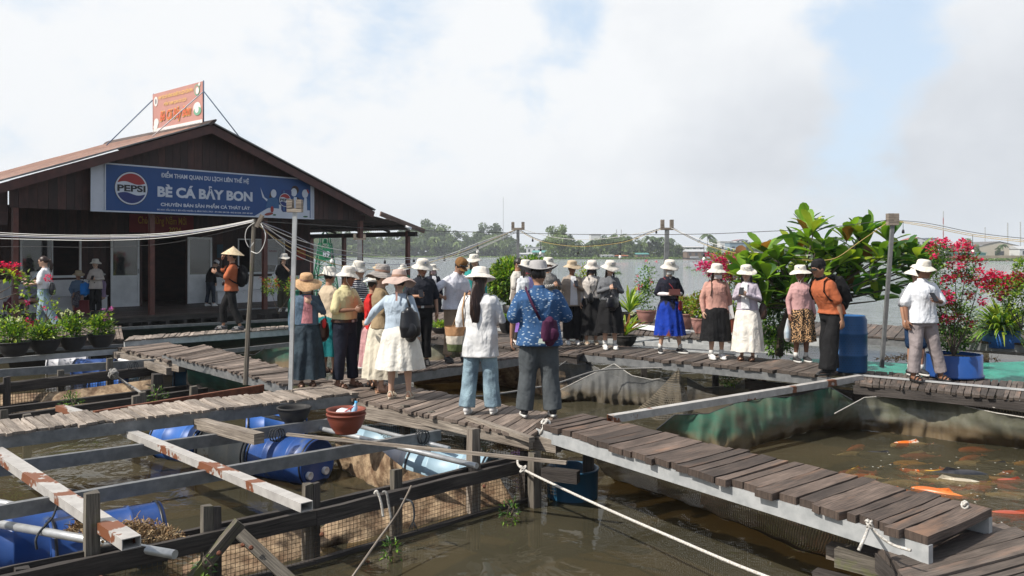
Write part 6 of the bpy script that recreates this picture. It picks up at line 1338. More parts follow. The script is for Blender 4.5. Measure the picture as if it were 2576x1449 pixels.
    if hat == 'bucket':
        def wb(j, a, r, zz):
            e = 1 if j < 9 else 0; f = 1+.09*abs(math.sin(a))**2*(-1)+.05
            dr = .03*math.sin(a*3+ph)*(1-j/9)*.35 if e else 0
            return (r*f*(1+(bs_-1)*max(0, 1-j/6))+(mnoise.noise(Vector((math.cos(a)*2, math.sin(a)*2, ph+j*.2)))*.006), zz+(.014*math.sin(a*2+ph)+.008*math.sin(3*a+ph*2))*(1-j/9 if e else 0))
        hatlathe('hat', [(.172, .000), (.170, .006), (.150, .022), (.130, .037), (.112, .048), (.104, .054), (.101, .070), (.098, .095), (.094, .120), (.086, .136), (.060, .146), (.001, .149)], wb, tilt=bt_)
        q = MB(); q.lathe([(.1035, .056), (.1045, .060), (.103, .064)], 36, wob=lambda j, a, r, zz: (r*(1.05-.09*abs(math.sin(a))**2), zz)); T = Matrix.Translation((0, .014, .020)) @ Matrix.Rotation(R(bt_), 4, 'X'); q.v = [hd(T @ p) for p in q.v]; q.build('seam', HATG, root, local=True)
        if hatfab is None:
            # small printed emblem and a line of lettering on the front of the crown
            q = MB(); q.grid(lambda uu, vv: hd((math.sin((uu-.5)*.25)*.10, -.105*math.cos((uu-.5)*.25)*.94+.008, .130+.014*vv)), 3, 1); q.build('printed_emblem', flat('print blue', (.02, .08, .35)), root, local=True)
            q = MB()
            for k in range(7):
                if k == 3: continue
                a0 = (k-3)*.14; q.grid(lambda uu, vv: hd((math.sin(a0+uu*.10)*.100, -.100*math.cos(a0+uu*.10)+.004, .100+.009*vv)), 1, 1)
            q.build('printed_lettering', flat('print grey green', (.14, .19, .17)), root, local=True)
            # chin cord
            q = MB(); q.tube([hd((-.085, -.01, .03)), hd((-.072, -.03, -.05)), hd((-.02, -.075, -.115)), hd((0, -.08, -.17)), hd((.004, -.085, -.19)), hd((.01, -.078, -.17)), hd((.02, -.075, -.115)), hd((.072, -.03, -.05)), hd((.085, -.01, .03))], .0032, 5); q.build('chin_cord', SOLE, root, local=True)
    elif hat == 'wide':
        def wb(j, a, r, zz): return (r, zz+(.030*math.sin(a*2+ph)+.014*math.sin(5*a+ph))*max(0, 1-j/8))
        hatlathe('hat', [(.235, -.030), (.232, -.025), (.205, .0), (.175, .022), (.145, .038), (.12, .046), (.106, .050), (.103, .056), (.101, .09), (.096, .13), (.085, .152), (.05, .163), (.001, .165)], wb, n=48)
        q = MB(); q.lathe([(.105, .056), (.107, .06), (.106, .082), (.104, .086)], 36); q.v = [hd(p+Vector((0, .014, .020))) for p in q.v]; q.build('hat_band', fab((.30, .18, .13)), root, local=True)
        if hair == 'ribbon' or 'ribbon' in label: q = MB(); q.grid(lambda uu, vv: hd((-.01+.028*(uu-.5)+.01*math.sin(vv*5), .120+.05*vv, .07-.33*vv)), 2, 10); q.build('ribbon', fab((.34, .20, .17)), root, local=True)
    elif hat == 'cowboy':
        def wb(j, a, r, zz): return (r*(1+.06*abs(math.cos(a))) if j < 8 else r, zz+(.075*abs(math.cos(a))**2.2 if j < 3 else .045*abs(math.cos(a))**2.2 if j < 5 else 0))
        hatlathe('hat', [(.215, .020), (.212, .026), (.18, .020), (.15, .022), (.12, .032), (.106, .040), (.103, .05), (.103, .06), (.101, .09), (.097, .125), (.086, .145), (.05, .150), (.001, .150)], wb, n=48)
    elif hat == 'cap':
        def wb(j, a, r, zz): return (r*(1.02 if abs(math.sin(a)) > .5 else .92), zz)
        hatlathe('hat', [(.098, .012), (.101, .02), (.101, .05), (.095, .085), (.075, .115), (.04, .128), (.001, .131)], wb)
        q = MB(); q.grid(lambda uu, vv: hd((math.sin((uu-.5)*2.0)*(.082+.012*vv), -.088*math.cos((uu-.5)*1.4)-.070*vv*math.cos((uu-.5)*2.2), .030-.020*vv-.05*abs(uu-.5)**2)), 12, 4); q.build('cap_brim', hf, root, local=True)
    elif hat == 'conical':
        q = MB(); prof = [(.245-.245*k/12, .0+.185*(k/12)) for k in range(13)]; prof[-1] = (.001, .19); q.lathe(prof, 48, (0, 0, .035)); q.v = [hd(p+Vector((0, .01, 0))) for p in q.v]
        cm = mat('woven palm leaf', (.62, .50, .33), (.46, .35, .21), .7, 20, 3, bst=.4, bd=.004); q.build('conical_hat', cm, root, local=True)
    bpy.context.view_layer.update() if False else None
    Mw = Matrix.Translation(base) @ Matrix.Rotation(R(face), 4, 'Z') @ Matrix.Scale(s, 4)
    return {'root': root, 'M': Mw, 'bend': lambda p: Mw @ bend(p), 'hd': lambda p: Mw @ hd(p), 'arms': [(Mw @ a[1][2], (Mw.to_3x3() @ a[2]).normalized()) for a in arms], 'b': b, 's': s, 'sh': sh}
BLK = flat('black plastic body', (.015, .015, .018), .3); SCR = flat('phone glass', (.03, .035, .05), .1)
def phone(p, hand, label, m=None, sc=1.0):
    w, d = p['arms'][hand]; c = w+d*.11*p['s']+UP*.035; a = math.atan2(p['M'][1][0], p['M'][0][0]); X = Vector((math.cos(a), math.sin(a), 0)); F_ = Vector((math.sin(a), -math.cos(a), 0)); n = (UP*.65-F_*-.75).normalized(); up = X.cross(n).normalized()
    if up.z < 0: up = -up
    q = MB(); q.box(c, X*.037*sc, up*.075*sc, n*.005); o = q.build('phone', m or BLK); tag(o, label, 'phone', None); q = MB(); q.quad(*[c-n*.0055*(-1 if False else 1)+X*i*.034*sc+up*j*.071*sc for i, j in ((-1, -1), (1, -1), (1, 1), (-1, 1))]); q.build('screen', SCR, o); return o
def strap(mb, pts, w=.016, t=.004): mb.tube(pts, (t, w), 6)
def bag(p, label, c, size, m, strap_pts=None, name='bag', cat='bag', kind='box', flap=None, sw=.012, sm=None):
    # c and the strap points are in the wearer's own frame
    M_ = p['M']; t = empty(name, M_ @ Vector(c), label, cat); sx_, sy_, sz_ = size; q = MB()
    cap(q, [(c[0], c[1], c[2]-sz_*.38), (c[0], c[1], c[2]), (c[0], c[1], c[2]+sz_*.38)], [(sx_*.5, sy_*.5), (sx_*.52, sy_*.55), (sx_*(.42 if kind != 'tote' else .5), sy_*.42)], 14)
    q = remesh(q, .012, 3); q.v = [M_ @ v_ for v_ in q.v]; q.build('bag_body', m, t)
    if strap_pts: q = MB(); strap(q, [M_ @ Vector(x) for x in strap_pts], sw); q.build('strap', sm or m, t)
    if flap: q = MB(); q.ell((c[0], c[1]+flap*sy_*.5, c[2]-sz_*.12), sx_*.36, sy_*.22, sz_*.26, 14, 10); q.v = [M_ @ v_ for v_ in q.v]; q.build('front_pocket', m, t)
    return t
def backpack(p, label, m, c=(0, .21, 1.18), size=(.30, .18, .44), straps=True):
    b_ = p['b']; M_ = p['M']; t = empty('backpack', p['bend'](c), label, 'backpack'); q = MB(); x, y, z_ = c; sx_, sy_, sz_ = size
    cap(q, [(x, y, z_-sz_*.4), (x, y+.02, z_-.05), (x, y, z_+sz_*.36)], [(sx_*.48, sy_*.5), (sx_*.52, sy_*.6), (sx_*.40, sy_*.4)], 16); q = remesh(q, .014, 3); q.v = [p['bend'](v_) for v_ in q.v]; q.build('bag_body', m, t)
    q = MB(); q.ell((x, y+sy_*.5, z_-.09), sx_*.36, sy_*.28, sz_*.26, 14, 10); q.v = [p['bend'](v_) for v_ in q.v]; q.build('front_pocket', m, t)
    if straps:
        for s_ in (-1, 1): q = MB(); q.tube([p['bend'](v_) for v_ in ((s_*.11, .15, 1.36), (s_*.12, .05, 1.445), (s_*.13, -.06, 1.42), (s_*.14*b_, -.13*b_, 1.30), (s_*.17*b_, -.10*b_, 1.16), (s_*.18*b_, .05, 1.05), (s_*.13, .15, 1.0))], (.006, .022), 6); q.build('strap', m, t)
    return t
BLKF = fab((.009, .009, .010)); WHT = fab((.68, .68, .70)); ORG = fab((.43, .12, .05)); NVY = fab((.012, .015, .028)); DNM = fab((.075, .12, .18), kind='denim'); JEAN = fab((.23, .33, .40), kind='denim'); KHK = fab((.30, .22, .15)); LBK = mat('black leather', (.015, .015, .018), (.01, .01, .012), .35, 6, bst=.3, bd=.01)
GREYT = fab((.085, .095, .10)); MASKG = fab((.42, .42, .45)); 
# porch and left side
p = person(112, 838, .72, 643, -82, 'woman in white tee and pale jeans walking left with a camera, dark ponytail', topfab=WHT, sleeve='short', botfab=JEAN, hem=.12, wide=1.25, skin='light', hat=None, hair='pony', hairm=HAIRB, A=((.22, -.12, 1.12), (.12, -.36, 1.15), (.1, -1, .1)), B=((.21, -.05, 1.12), (.10, -.30, 1.07), (-.3, -1, .1)), tl=.98, pitch=14, feet=((-.08, -.12), (.08, .30, .06)), knees=(.1, .1), glasses=True, hatx=.01)
q = MB(); c = p['M'] @ Vector((.02, -.36, 1.12)); F_ = (p['M'].to_3x3() @ Vector((0, -1, 0))).normalized(); X_ = (p['M'].to_3x3() @ Vector((1, 0, 0))).normalized(); q.box(c, X_*.07, F_*.035, UP*.048); o = tag(q.build('camera', BLK), 'black camera held by the woman in the white tee', 'camera'); q = MB(); q.lathe([(.033, 0), (.036, .06), (.03, .07), (.001, .068)], 16, c+F_*.035, axis=F_); q.build('lens', BLK, o)
q = MB(); strap(q, [p['M'] @ Vector(x) for x in ((-.02, -.30, 1.16), (-.10, -.14, 1.32), (-.08, .0, 1.45), (.05, .06, 1.46), (.10, -.10, 1.35), (.06, -.30, 1.16))], .010); q.build('strap', fab((.25, .38, .50)), o)
bag(p, 'small black bag behind the hip of the woman with the camera', (.10, .20, .98), (.16, .12, .24), LBK, ((.10, .16, 1.06), (-.02, .12, 1.40), (-.10, -.05, 1.44), (.06, -.12, 1.1)))
p = person(241, 790, PZ, 652, 8, 'woman in beige linen shirt and white hat with a blue shoulder bag', topfab=fab((.50, .44, .40)), botfab=BLKF, skin='light', A='phonelow', B='phonelow', tl=.80, pitch=8, hair='short', wide=1.3, shoes='black')
phone(p, 1, 'dark phone held by the woman with the blue shoulder bag')
bag(p, 'bright blue cloth bag hanging from the beige linen shoulder', (-.30, -.02, .80), (.34, .11, .46), fab((.01, .18, .55)), ((-.40, -.04, 1.0), (-.22, -.06, 1.38), (-.15, .0, 1.45), (-.16, .06, 1.3), (-.22, .02, 1.0)), kind='tote', sw=.02, sm=NVY)
def porchbox(label, u0, u1, v1, m, h):
    a, b_ = G(u0, v1, PZ), G(u1, v1, PZ); q = MB(); q.box((a+b_)/2+UP*h/2, (b_-a)/2, Vector((0, .07, 0)), UP*h/2); return tag(q.build('gift_bag', m), label, 'bag')
o = porchbox('dark red paper bag with white lettering standing before the bench', 190, 224, 788, flat('dark red paper', (.17, .012, .018)), .40)
a, b_ = G(190, 788, PZ), G(224, 788, PZ); q = MB(); text(q, 'N', a+Vector((.05, -.075, .20)), Vector((1, 0, 0)), UP, .09, .11); q.build('lettering', SGREY, o)
for u, v, lab, tf, bf, hf_, hr in ((58, 800, 'seated person in pale violet shirt and dark red skirt at the far left bench', fab((.36, .34, .42)), fab((.10, .015, .03)), HATT, 'mid'), (86, 795, 'seated person in pale shirt half hidden behind the camera woman', fab((.30, .31, .36)), fab((.12, .10, .10)), HATG, 'short'), (196, 786, 'seated person in blue shirt and sand coloured hat behind the blue bag', fab((.13, .20, .30)), fab((.06, .055, .07), (.2, .18, .2), 'floral'), HATT, 'short')):
    person(u, v, PZ, 0, -15 if u < 150 else 25, lab, topfab=tf, bottom='skirt', botfab=bf, seat=True, hatfab=hf_, hair=hr, A='knee', B='knee', Hh=1.23, shoes='black', skin='mid', group='people seated on the porch benches', pitch=10)
person(253, 783, PZ, 0, -20, 'person seated on the bench behind the beige linen woman', topfab=fab((.30, .22, .34)), bottom='skirt', botfab=BLKF, seat=True, hatfab=HATG, A='knee', B='knee', Hh=1.20, shoes='black', skin='light', group='people seated on the porch benches')
p = person(530, 770, PZ, 653, 150, 'man in black shirt, dark jeans and white cap bending by the open door leaf', topfab=BLKF, botfab=fab((.03, .04, .06), kind='denim'), hat='cap', hatfab=WHT, lean=14, pitch=25, feet=((-.10, -.05), (.13, .08)), skin='light', hatx=.02)
p = person(582, 830, .72, 621, -80, 'man in orange shirt and conical straw hat standing on the narrow walkway', topfab=ORG, sleeve='short', botfab=BLKF, hat='conical', A='hat', B=((.24, -.10, 1.12), (.16, -.30, 1.22), (-.2, -.8, .5)), sleeve_m=BLKF, tl=.84, pitch=2, lean=-2, feet=((-.12, -.18), (.12, .20)), knees=(.3, .1), wide=1.15, shoes='grey', hatx=.10, hair='short', hem=.13)
backpack(p, 'black backpack of the man in the conical hat', BLKF)
q = MB(); c = p['M'] @ Vector((-.06, -.18, 1.0)); q.ell(c, .035, .03, .06, 10, 8); o = tag(q.build('walkie_talkie', BLK), 'small black radio hanging at the orange shirt under the conical hat', 'radio')
p = person(714, 783, PZ, 638, 5, 'woman in black tee and olive trousers with hand at mouth near the red poster', topfab=BLKF, sleeve='short', botfab=fab((.06, .055, .038)), wide=1.5, skin='light', A='down', B='mouth', glasses=True, tl=.90, hatx=.05, hair='mid')
bag(p, 'white tote bag on the shoulder of the black tee woman', (-.26, .02, .98), (.22, .08, .38), WHT, ((-.30, .0, 1.15), (-.20, -.04, 1.40), (-.15, .02, 1.45), (-.20, .08, 1.2)), kind='tote', sw=.02)
# the crowd at the middle
p = person(772, 972, .755, 687, 14, 'woman in denim jacket and long denim skirt with straw hat and grey mask', topfab=DNM, bottom='skirt', botfab=fab((.028, .045, .062), kind='denim'), hem=.13, hat='wide', hatfab=mat('straw weave', (.55, .35, .19), (.40, .24, .12), .8, 40, 3, bst=.3, bd=.003), A='down', B='chest', mask=MASKG, glasses=True, hair='mid', hairm=HAIRB, skin='light', shoes='brown', tl=.96, pitch=20, feet=((-.08, -.02), (.09, 0)), flare=.35, opened=fab((.62, .26, .28)), hatx=.05, bulk=1.02)
bag(p, 'dark brown shoulder bag beside the denim jacket woman', (.25, .06, .86), (.22, .14, .30), mat('brown leather', (.06, .02, .012), (.04, .014, .01), .4), ((.30, .02, 1.0), (.19, -.02, 1.40), (.17, .04, 1.44), (.22, .1, 1.1)), sw=.014)
q = MB(); c = p['M'] @ Vector((.26, -.06, .98)); q.ell(c, .03, .02, .07, 10, 8); tag(q.build('red_tassel', flat('red cloth', (.55, .02, .02))), 'small red tassel on the brown shoulder bag', 'tassel')
p = person(828, 940, .72, 672, 150, 'woman in beige jacket and long teal skirt behind the yellow shirt man', topfab=fab((.52, .42, .30)), bottom='skirt', botfab=fab((.006, .13, .14)), hem=.30, skin='mid', A='down', B='front', shoes='brown', hair='short', flare=.5, tl=.84)
p = person(866, 974, .72, 671, 62, 'man in yellow short sleeved shirt and white hat holding a hand out', topfab=fab((.62, .55, .31)), sleeve='short', botfab=NVY, skin='dark', A='front', B=((.24, -.08, 1.12), (.15, -.34, 1.09), (-.05, -1, -.02)), tl=.985, bulk=1.13, belt=True, placket=True, collar=fab((.62, .55, .31)), pitch=16, lean=3, wide=1.25, shoes='brown', feet=((-.12, .02), (.12, -.06)))
p = person(900, 925, .72, 658, 70, 'woman in navy and white striped top, white cardigan and long black skirt', topfab=fab((.60, .60, .60), (.012, .014, .03), 'stripes'), bottom='skirt', botfab=BLKF, hem=.25, skin='light', A='phonelow', B='phonelow', shoes='white', glasses=True, flare=.25, tl=.98)
p = person(937, 975, .72, 690, 120, 'person in red top and pink pinstriped skirt hidden behind the grey sun hat', topfab=fab((.50, .02, .02)), bottom='skirt', botfab=fab((.60, .40, .40), (.35, .07, .09), 'pinstripe'), hem=.33, hat='bucket', shoes='darksandal', A='front', B='front', flare=.3, skin='mid')
p = person(958, 985, .72, 667, 100, 'woman in tan waistcoat with checked grey sun hat and cream skirt', topfab=fab((.30, .22, .13)), bottom='skirt', botfab=fab((.62, .57, .46)), hem=.20, hat='wide', hatfab=fab((.36, .33, .30), (.20, .18, .17), 'plaid'), shoes='heel', A='front', B='down', flare=.6, skin='light', hatx=.05)
bag(p, 'round black bag held between the yellow shirt man and the white skirt woman', (-.02, -.42, 1.00), (.30, .16, .30), LBK, ((-.10, -.42, 1.14), (-.06, -.43, 1.24), (.06, -.43, 1.24), (.08, -.42, 1.14)), sw=.010)
p = person(1005, 1003, .72, 682, 172, 'woman in pale blue cardigan and white skirt with pink ribbon sun hat, from behind', top='cardigan', topfab=fab((.42, .50, .58)), bottom='skirt', botfab=fab((.72, .69, .62)), hem=.42, hat='wide', hatfab=fab((.50, .38, .33), (.42, .30, .26), 'pinstripe'), shoes='sandal', A='down', B=((.34, .02, 1.20), (.50, -.10, 1.02), (.6, -.5, -.1)), flare=1.3, skin='light', tl=.88, hatx=.04, hair='short', pleats=14, bulk=1.08, feet=((-.13, 0), (.12, .02)))
backpack(p, 'black leather backpack slung from the pale blue shoulder', LBK, c=(-.21, .20, 1.05), size=(.30, .17, .44), straps=False)
q = MB(); strap(q, [p['M'] @ Vector(x) for x in ((-.20, .20, 1.26), (-.14, .14, 1.40), (-.12, .03, 1.46), (-.17, -.06, 1.38))], .022); tag(q.build('bag_strap', LBK), 'broad black strap over the pale blue shoulder', 'strap')
p = person(950, 800, .72, 664, 40, 'person in dark red shirt with cap and black backpack far behind the crowd', topfab=fab((.17, .012, .02)), botfab=BLKF, hat='bucket', hatfab=HATT, mask=MASKG)
backpack(p, 'black backpack on the dark red shirt', BLKF)
p = person(1016, 806, .72, 665, 20, 'person in green top with white hat between the crowd and the black polo man', topfab=fab((.02, .16, .10)), botfab=BLKF, mask=MASKG, skin='mid')
p = person(1058, 918, .72, 652, 18, 'man in black polo shirt and trousers with wide white hat looking down', topfab=fab((.016, .018, .026)), sleeve='short', botfab=BLKF, skin='mid', A='front', B='down', belt=True, tl=.985, bulk=1.15, pitch=24, collar=BLKF, shoes='black', wide=1.2, glasses=False)
phone(p, 0, 'dark phone held out by the man in the black polo')
p = person(1090, 823, .72, 665, 20, 'woman in navy cardigan over white knit with black skirt stepping forward', top='cardigan', topfab=NVY, bottom='skirt', botfab=BLKF, hem=.42, mask=fab((.55, .38, .38)), skin='light', A='down', B='down', shoes='darksandal', opened=WHT, tl=.95, hair='mid', feet=((-.14, -.05), (.10, .0)), flare=.2)
p = person(1143, 910, .72, 646, 35, 'man in white patterned short sleeved shirt and brown cap with hand on hip', topfab=fab((.66, .66, .72), (.25, .28, .40), 'dots'), sleeve='short', botfab=KHK, skin='mid', hat='cap', hatfab=fab((.20, .10, .035)), A='hip', B='front', lean=8, pitch=30, wide=1.1, shoes='black', tl=.86, placket=True, collar=fab((.66, .66, .72)), hatx=.02, feet=((-.13, 0), (.15, -.05)), bulk=1.08)
q = MB(); q.tube([p['hd'](x) for x in ((-.08, -.05, .075), (-.05, -.10, .075), (.0, -.112, .072), (.05, -.10, .075), (.08, -.05, .075))], (.016, .004), 8); tag(q.build('sunglasses', flat('black lens', (.01, .01, .01), .1)), 'black sunglasses resting on the brown cap', 'sunglasses')
p = person(1193, 850, .72, 641, 10, 'woman in teal top and white hat far behind the brown cap', topfab=fab((.03, .26, .24)), botfab=BLKF, skin='light', hair='mid')
p = person(1165, 846, .72, 655, 0, 'person with pale hat whose face shows between the brown cap and the long haired woman', topfab=fab((.35, .33, .30)), botfab=BLKF, skin='mid', hatfab=HATT)
p = person(1208, 1040, .72, 672, 172, 'woman from behind with long dark hair, loose white shirt and wide pale jeans', topfab=fab((.70, .70, .70)), botfab=JEAN, hem=.06, wide=1.45, skin='light', hair='long', hairm=HAIRB, A='phonelow', B='down', tl=.68, bulk=1.10, feet=((-.15, 0), (.15, .06)), pitch=10, shoes='white', hatfab=fab((.66, .62, .56)), hatx=.045)
M_ = p['M']; t = empty('woven_bag', M_ @ Vector((.30, .03, .92)), 'round woven bag in brown, cream and green on the long haired woman shoulder', 'bag')
for z0, z1, m_ in ((.74, .83, fab((.09, .11, .045))), (.832, .93, fab((.55, .50, .42))), (.932, 1.04, fab((.40, .22, .11)))):
    q = MB(); rr_ = lambda z: .095+.04*(z-.74)/.3; q.lathe([(rr_(z0+(z1-z0)*k/4)+(.004 if k % 2 else 0), z0+(z1-z0)*k/4) for k in range(5)], 28, (.29, .03, 0), capb=z0 < .75); q.v = [M_ @ v_ for v_ in q.v]; q.build('woven_band', m_, t)
q = MB(); strap(q, [M_ @ Vector(x) for x in ((.20, .03, 1.04), (.19, .12, 1.25), (.17, .08, 1.44), (.18, -.04, 1.40), (.34, -.04, 1.04))], .012, .010); q.build('strap', fab((.45, .28, .16)), t)
p = person(1357, 1047, .735, 660, 186, 'heavyset man from behind in blue shirt printed with white fishes and upturned grey hat', topfab=fab((.035, .095, .22), (.36, .44, .52), 'fishes'), sleeve='short', botfab=fab((.075, .085, .092)), hem=.05, wide=1.55, skin='mid', hat='cowboy', hatfab=fab((.34, .33, .33)), hair='short', A='phonelow', B='down', tl=.80, bulk=1.32, collar=fab((.035, .095, .22)), pitch=14, feet=((-.15, .02), (.17, 0)), shoes='blackwhite', hatx=.03)
bag(p, 'purple crossbody bag on the back of the blue fish shirt', (-.08, .24, .98), (.27, .12, .30), fab((.06, .013, .042)), ((.02, .20, 1.10), (.12, .19, 1.30), (.17, .08, 1.45), (.13, -.08, 1.42)), flap=1, sw=.024)
q = MB(); c = p['M'] @ Vector((.02, .33, .88)); q.box(c, Vector((.035, 0, 0)), Vector((0, .004, 0)), Vector((.006, 0, .025))); tag(q.build('bag_charm', flat('charm card', (.55, .62, .55))), 'small card charm dangling from the purple bag', 'charm')
p = person(1303, 866, .72, 649, 60, 'man with short black hair and pale tee before the round shrub', topfab=fab((.55, .52, .47)), sleeve='short', botfab=fab((.08, .07, .06)), hat=None, skin='mid', A='front', B='front', hatx=0)
p = person(1322, 884, .72, 655, 48, 'woman in white cardigan, pink mask and purple skirt', top='cardigan', topfab=fab((.62, .64, .66)), bottom='skirt', botfab=fab((.30, .17, .55)), hem=.38, mask=fab((.62, .12, .14)), skin='light', A='phonelow', B='phonelow', shoes='heel', opened=fab((.38, .32, .62)), hair='mid', flare=.25)
bag(p, 'grey brown bag hanging behind the white cardigan', (-.26, .06, 1.0), (.20, .13, .34), fab((.20, .17, .15)), ((-.28, .04, 1.15), (-.18, .0, 1.42), (-.2, .1, 1.2)))
p = person(1380, 872, .72, 649, 30, 'person in checked shirt holding a phone behind the upturned grey hat', topfab=fab((.45, .43, .40), (.03, .03, .03), 'plaid'), botfab=BLKF, skin='mid', A='phone', B='phone')
phone(p, 1, 'phone held by the person in the checked shirt')
p = person(1440, 866, .73, 657, 8, 'woman in tan hat, open beige jacket and white tee holding a phone', top='jacket', topfab=fab((.34, .28, .23)), botfab=BLKF, wide=1.7, skin='dark', hatfab=HATT, A='down', B='phone', opened=WHT, shoes='white', tl=.80, hatx=.03)
phone(p, 1, 'dark phone of the woman in the tan hat')
p = person(1487, 866, .73, 656, 4, 'woman in cream hoodie, dark mask and long black skirt', top='hoodie', topfab=fab((.52, .48, .44)), bottom='skirt', botfab=BLKF, hem=.20, mask=fab((.045, .04, .045)), A='down', B='down', skin='light', hair='mid', shoes='sandal', flare=.5, tl=.96, pitch=18, hatfab=fab((.64, .58, .52)))
q = MB(); strap(q, [p['bend'](x) for x in ((-.10, -.10, 1.42), (-.05, -.15, 1.2), (-.02, -.17, 1.02))], .008); [strap(q, [p['bend'](x) for x in ((.12, -.10, 1.42), (.08, -.15, 1.2), (.0, -.17, 1.04))], .008)]; tag(q.build('bag_strap', BLKF), 'pair of dark straps on the cream hoodie', 'strap', None, 'stuff')
bag(p, 'small black pouch on the cream hoodie woman hip', (-.04, -.20, .98), (.17, .08, .20), LBK)
p = person(1534, 878, .74, 656, 6, 'woman in grey fitted top and black skirt looking at her phone', topfab=fab((.14, .145, .155)), bottom='skirt', botfab=BLKF, hem=.33, skin='light', A='phone', B='phone', hair='mid', shoes='white', flare=.7, tl=.97, pitch=22)
phone(p, 1, 'black phone of the woman in the grey top')
bag(p, 'large black leather shoulder bag across the grey top', (-.0, -.22, .93), (.40, .16, .26), LBK, ((-.16, -.20, 1.02), (-.05, -.22, 1.1), (.12, -.14, 1.38), (.12, .0, 1.45)), sw=.016)
p = person(1683, 888, .74, 655, 2, 'woman in dark blouse and bright blue skirt with white arm sleeves and mask', topfab=fab((.010, .011, .022), (.10, .05, .04), 'dots'), sleeve='short', bottom='skirt', botfab=fab((.006, .035, .30), None, 'dye'), hem=.34, skin='light', mask=fab((.50, .52, .50)), A='phonelow', B='phonelow', sleeve_m=fab((.72, .66, .66)), feet=((-.16, .02), (.20, -.04)), shoes='blackwhite', flare=.6, tl=1.0, pitch=18, footyaw=(-5, 40))
q = MB(); c = (p['arms'][0][0]+p['arms'][1][0])/2+Vector((.02, -.10, .04)); q.box(c, Vector((.10, 0, 0)), Vector((0, .03, .05)), Vector((0, -.006, .004))); tag(q.build('phone_wallet', flat('brown phone case', (.07, .02, .015), .4)), 'dark open phone case in the gloved looking hands of the blue skirt woman', 'phone')
bag(p, 'small red phone pouch on a thin red strap', (.17, -.20, .90), (.13, .05, .22), mat('red leather', (.30, .02, .02), (.22, .015, .015), .35), ((.13, -.19, 1.0), (.02, -.16, 1.25), (-.12, -.06, 1.42)), sw=.006)
p = person(1802, 903, .74, 664, 10, 'woman in pink windbreaker and black pleated skirt with white hat and mask', top='jacket', topfab=fab((.50, .27, .22)), bottom='skirt', botfab=BLKF, hem=.34, skin='light', mask=fab((.60, .56, .54)), A='down', B='down', shoes='white', pleats=26, tl=.84, bulk=1.14, flare=.35, pitch=20, hair='mid', hatfab=fab((.66, .63, .56)))
for s_ in (-1, 1): 
    q = MB(); strap(q, [p['bend'](x) for x in ((s_*.12, .02, 1.46), (s_*.13, -.11, 1.40), (s_*.145, -.15, 1.28), (s_*.16, -.13, 1.16))], .018); tag(q.build('bag_strap', fab((.10, .07, .05))), ('left' if s_ < 0 else 'right')+' hand dark backpack strap on the pink windbreaker', 'strap')
q = MB(); c = p['arms'][1][0]+Vector((-.03, -.06, -.02)); q.box(c, Vector((.055, 0, .02)), Vector((0, .012, 0)), Vector((-.02, 0, .11))); tag(q.build('notebook', flat('paper white', (.65, .65, .66))), 'white notebook held at the side of the pink windbreaker', 'notebook')
p = person(1880, 906, .74, 667, -28, 'woman in long white dress and lilac cardigan with white hat', top='cardigan', topfab=fab((.45, .40, .46)), bottom='skirt', botfab=fab((.74, .70, .63)), hem=.17, skin='light', A='phone', B='phone', shoes='brown', opened=WHT, hair='mid', flare=1.0, tl=.92, pitch=20, pleats=11)
phone(p, 0, 'phone of the woman in the long white dress')
bag(p, 'dark brown bag behind the lilac cardigan', (.26, .08, .90), (.14, .16, .24), mat('dark brown leather', (.05, .025, .018), (.03, .015, .01), .5), ((.26, .06, 1.0), (.18, .04, 1.42), (.2, -.04, 1.2)))
p = person(2015, 910, .74, 668, 10, 'older woman in pink jacket and leopard patterned skirt looking left', top='jacket', topfab=fab((.52, .30, .29)), bottom='skirt', botfab=fab((.03, .02, .014), (.50, .30, .15), 'floral'), hem=.37, skin='dark', A='down', B='down', shoes='blackwhite', yaw=-55, flare=.2, tl=.93, bulk=1.03, hair='short')
t = empty('plastic_bag', p['arms'][0][0], 'clear plastic bag with a water bottle held by the leopard skirt woman', 'bag'); BG = mat('thin clear plastic', (.75, .78, .80), (.65, .70, .73), .25, 6, bst=.5, bd=.02); BG.node_tree.nodes['Principled BSDF'].inputs['Alpha'].default_value = .55
q = MB(); c = p['arms'][0][0]+Vector((-.04, -.03, -.30)); cap(q, [c-UP*.12, c, c+UP*.10, c+UP*.22], [(.07, .05), (.08, .055), (.055, .035), .012], 12); q = remesh(q, .012, 2); q.build('bag_body', BG, t); q = MB(); q.lathe([(.028, -.1), (.03, -.05), (.03, .05), (.012, .08), (.012, .1)], 12, c); q.build('water_bottle', mat('bottle pet blue', (.35, .60, .70), (.3, .5, .65), .2), t)
p = person(2092, 940, .755, 654, -72, 'man in orange shirt, black trousers and black cap leaning towards the pink jacket', topfab=ORG, sleeve='short', botfab=BLKF, hem=.05, wide=1.9, skin='mid', hat='cap', hatfab=BLKF, A=((.20, .0, 1.08), (.20, .02, .80), (0, .1, -1)), B=((.20, .0, 1.08), (.20, .02, .80), (0, .1, -1)), lean=24, pitch=-8, tl=.88, shoes='black', feet=((-.10, .06), (.10, -.16)), collar=BLKF, hatx=.02, bulk=1.08)
backpack(p, 'black backpack of the leaning man in orange', BLKF)
p = person(2303, 944, .72, 668, 12, 'person in navy shorts standing hidden behind the man in the white shirt', topfab=fab((.25, .26, .28)), sleeve='short', bottom='shorts', botfab=fab((.01, .03, .075)), skin='mid', shoes='blackwhite')
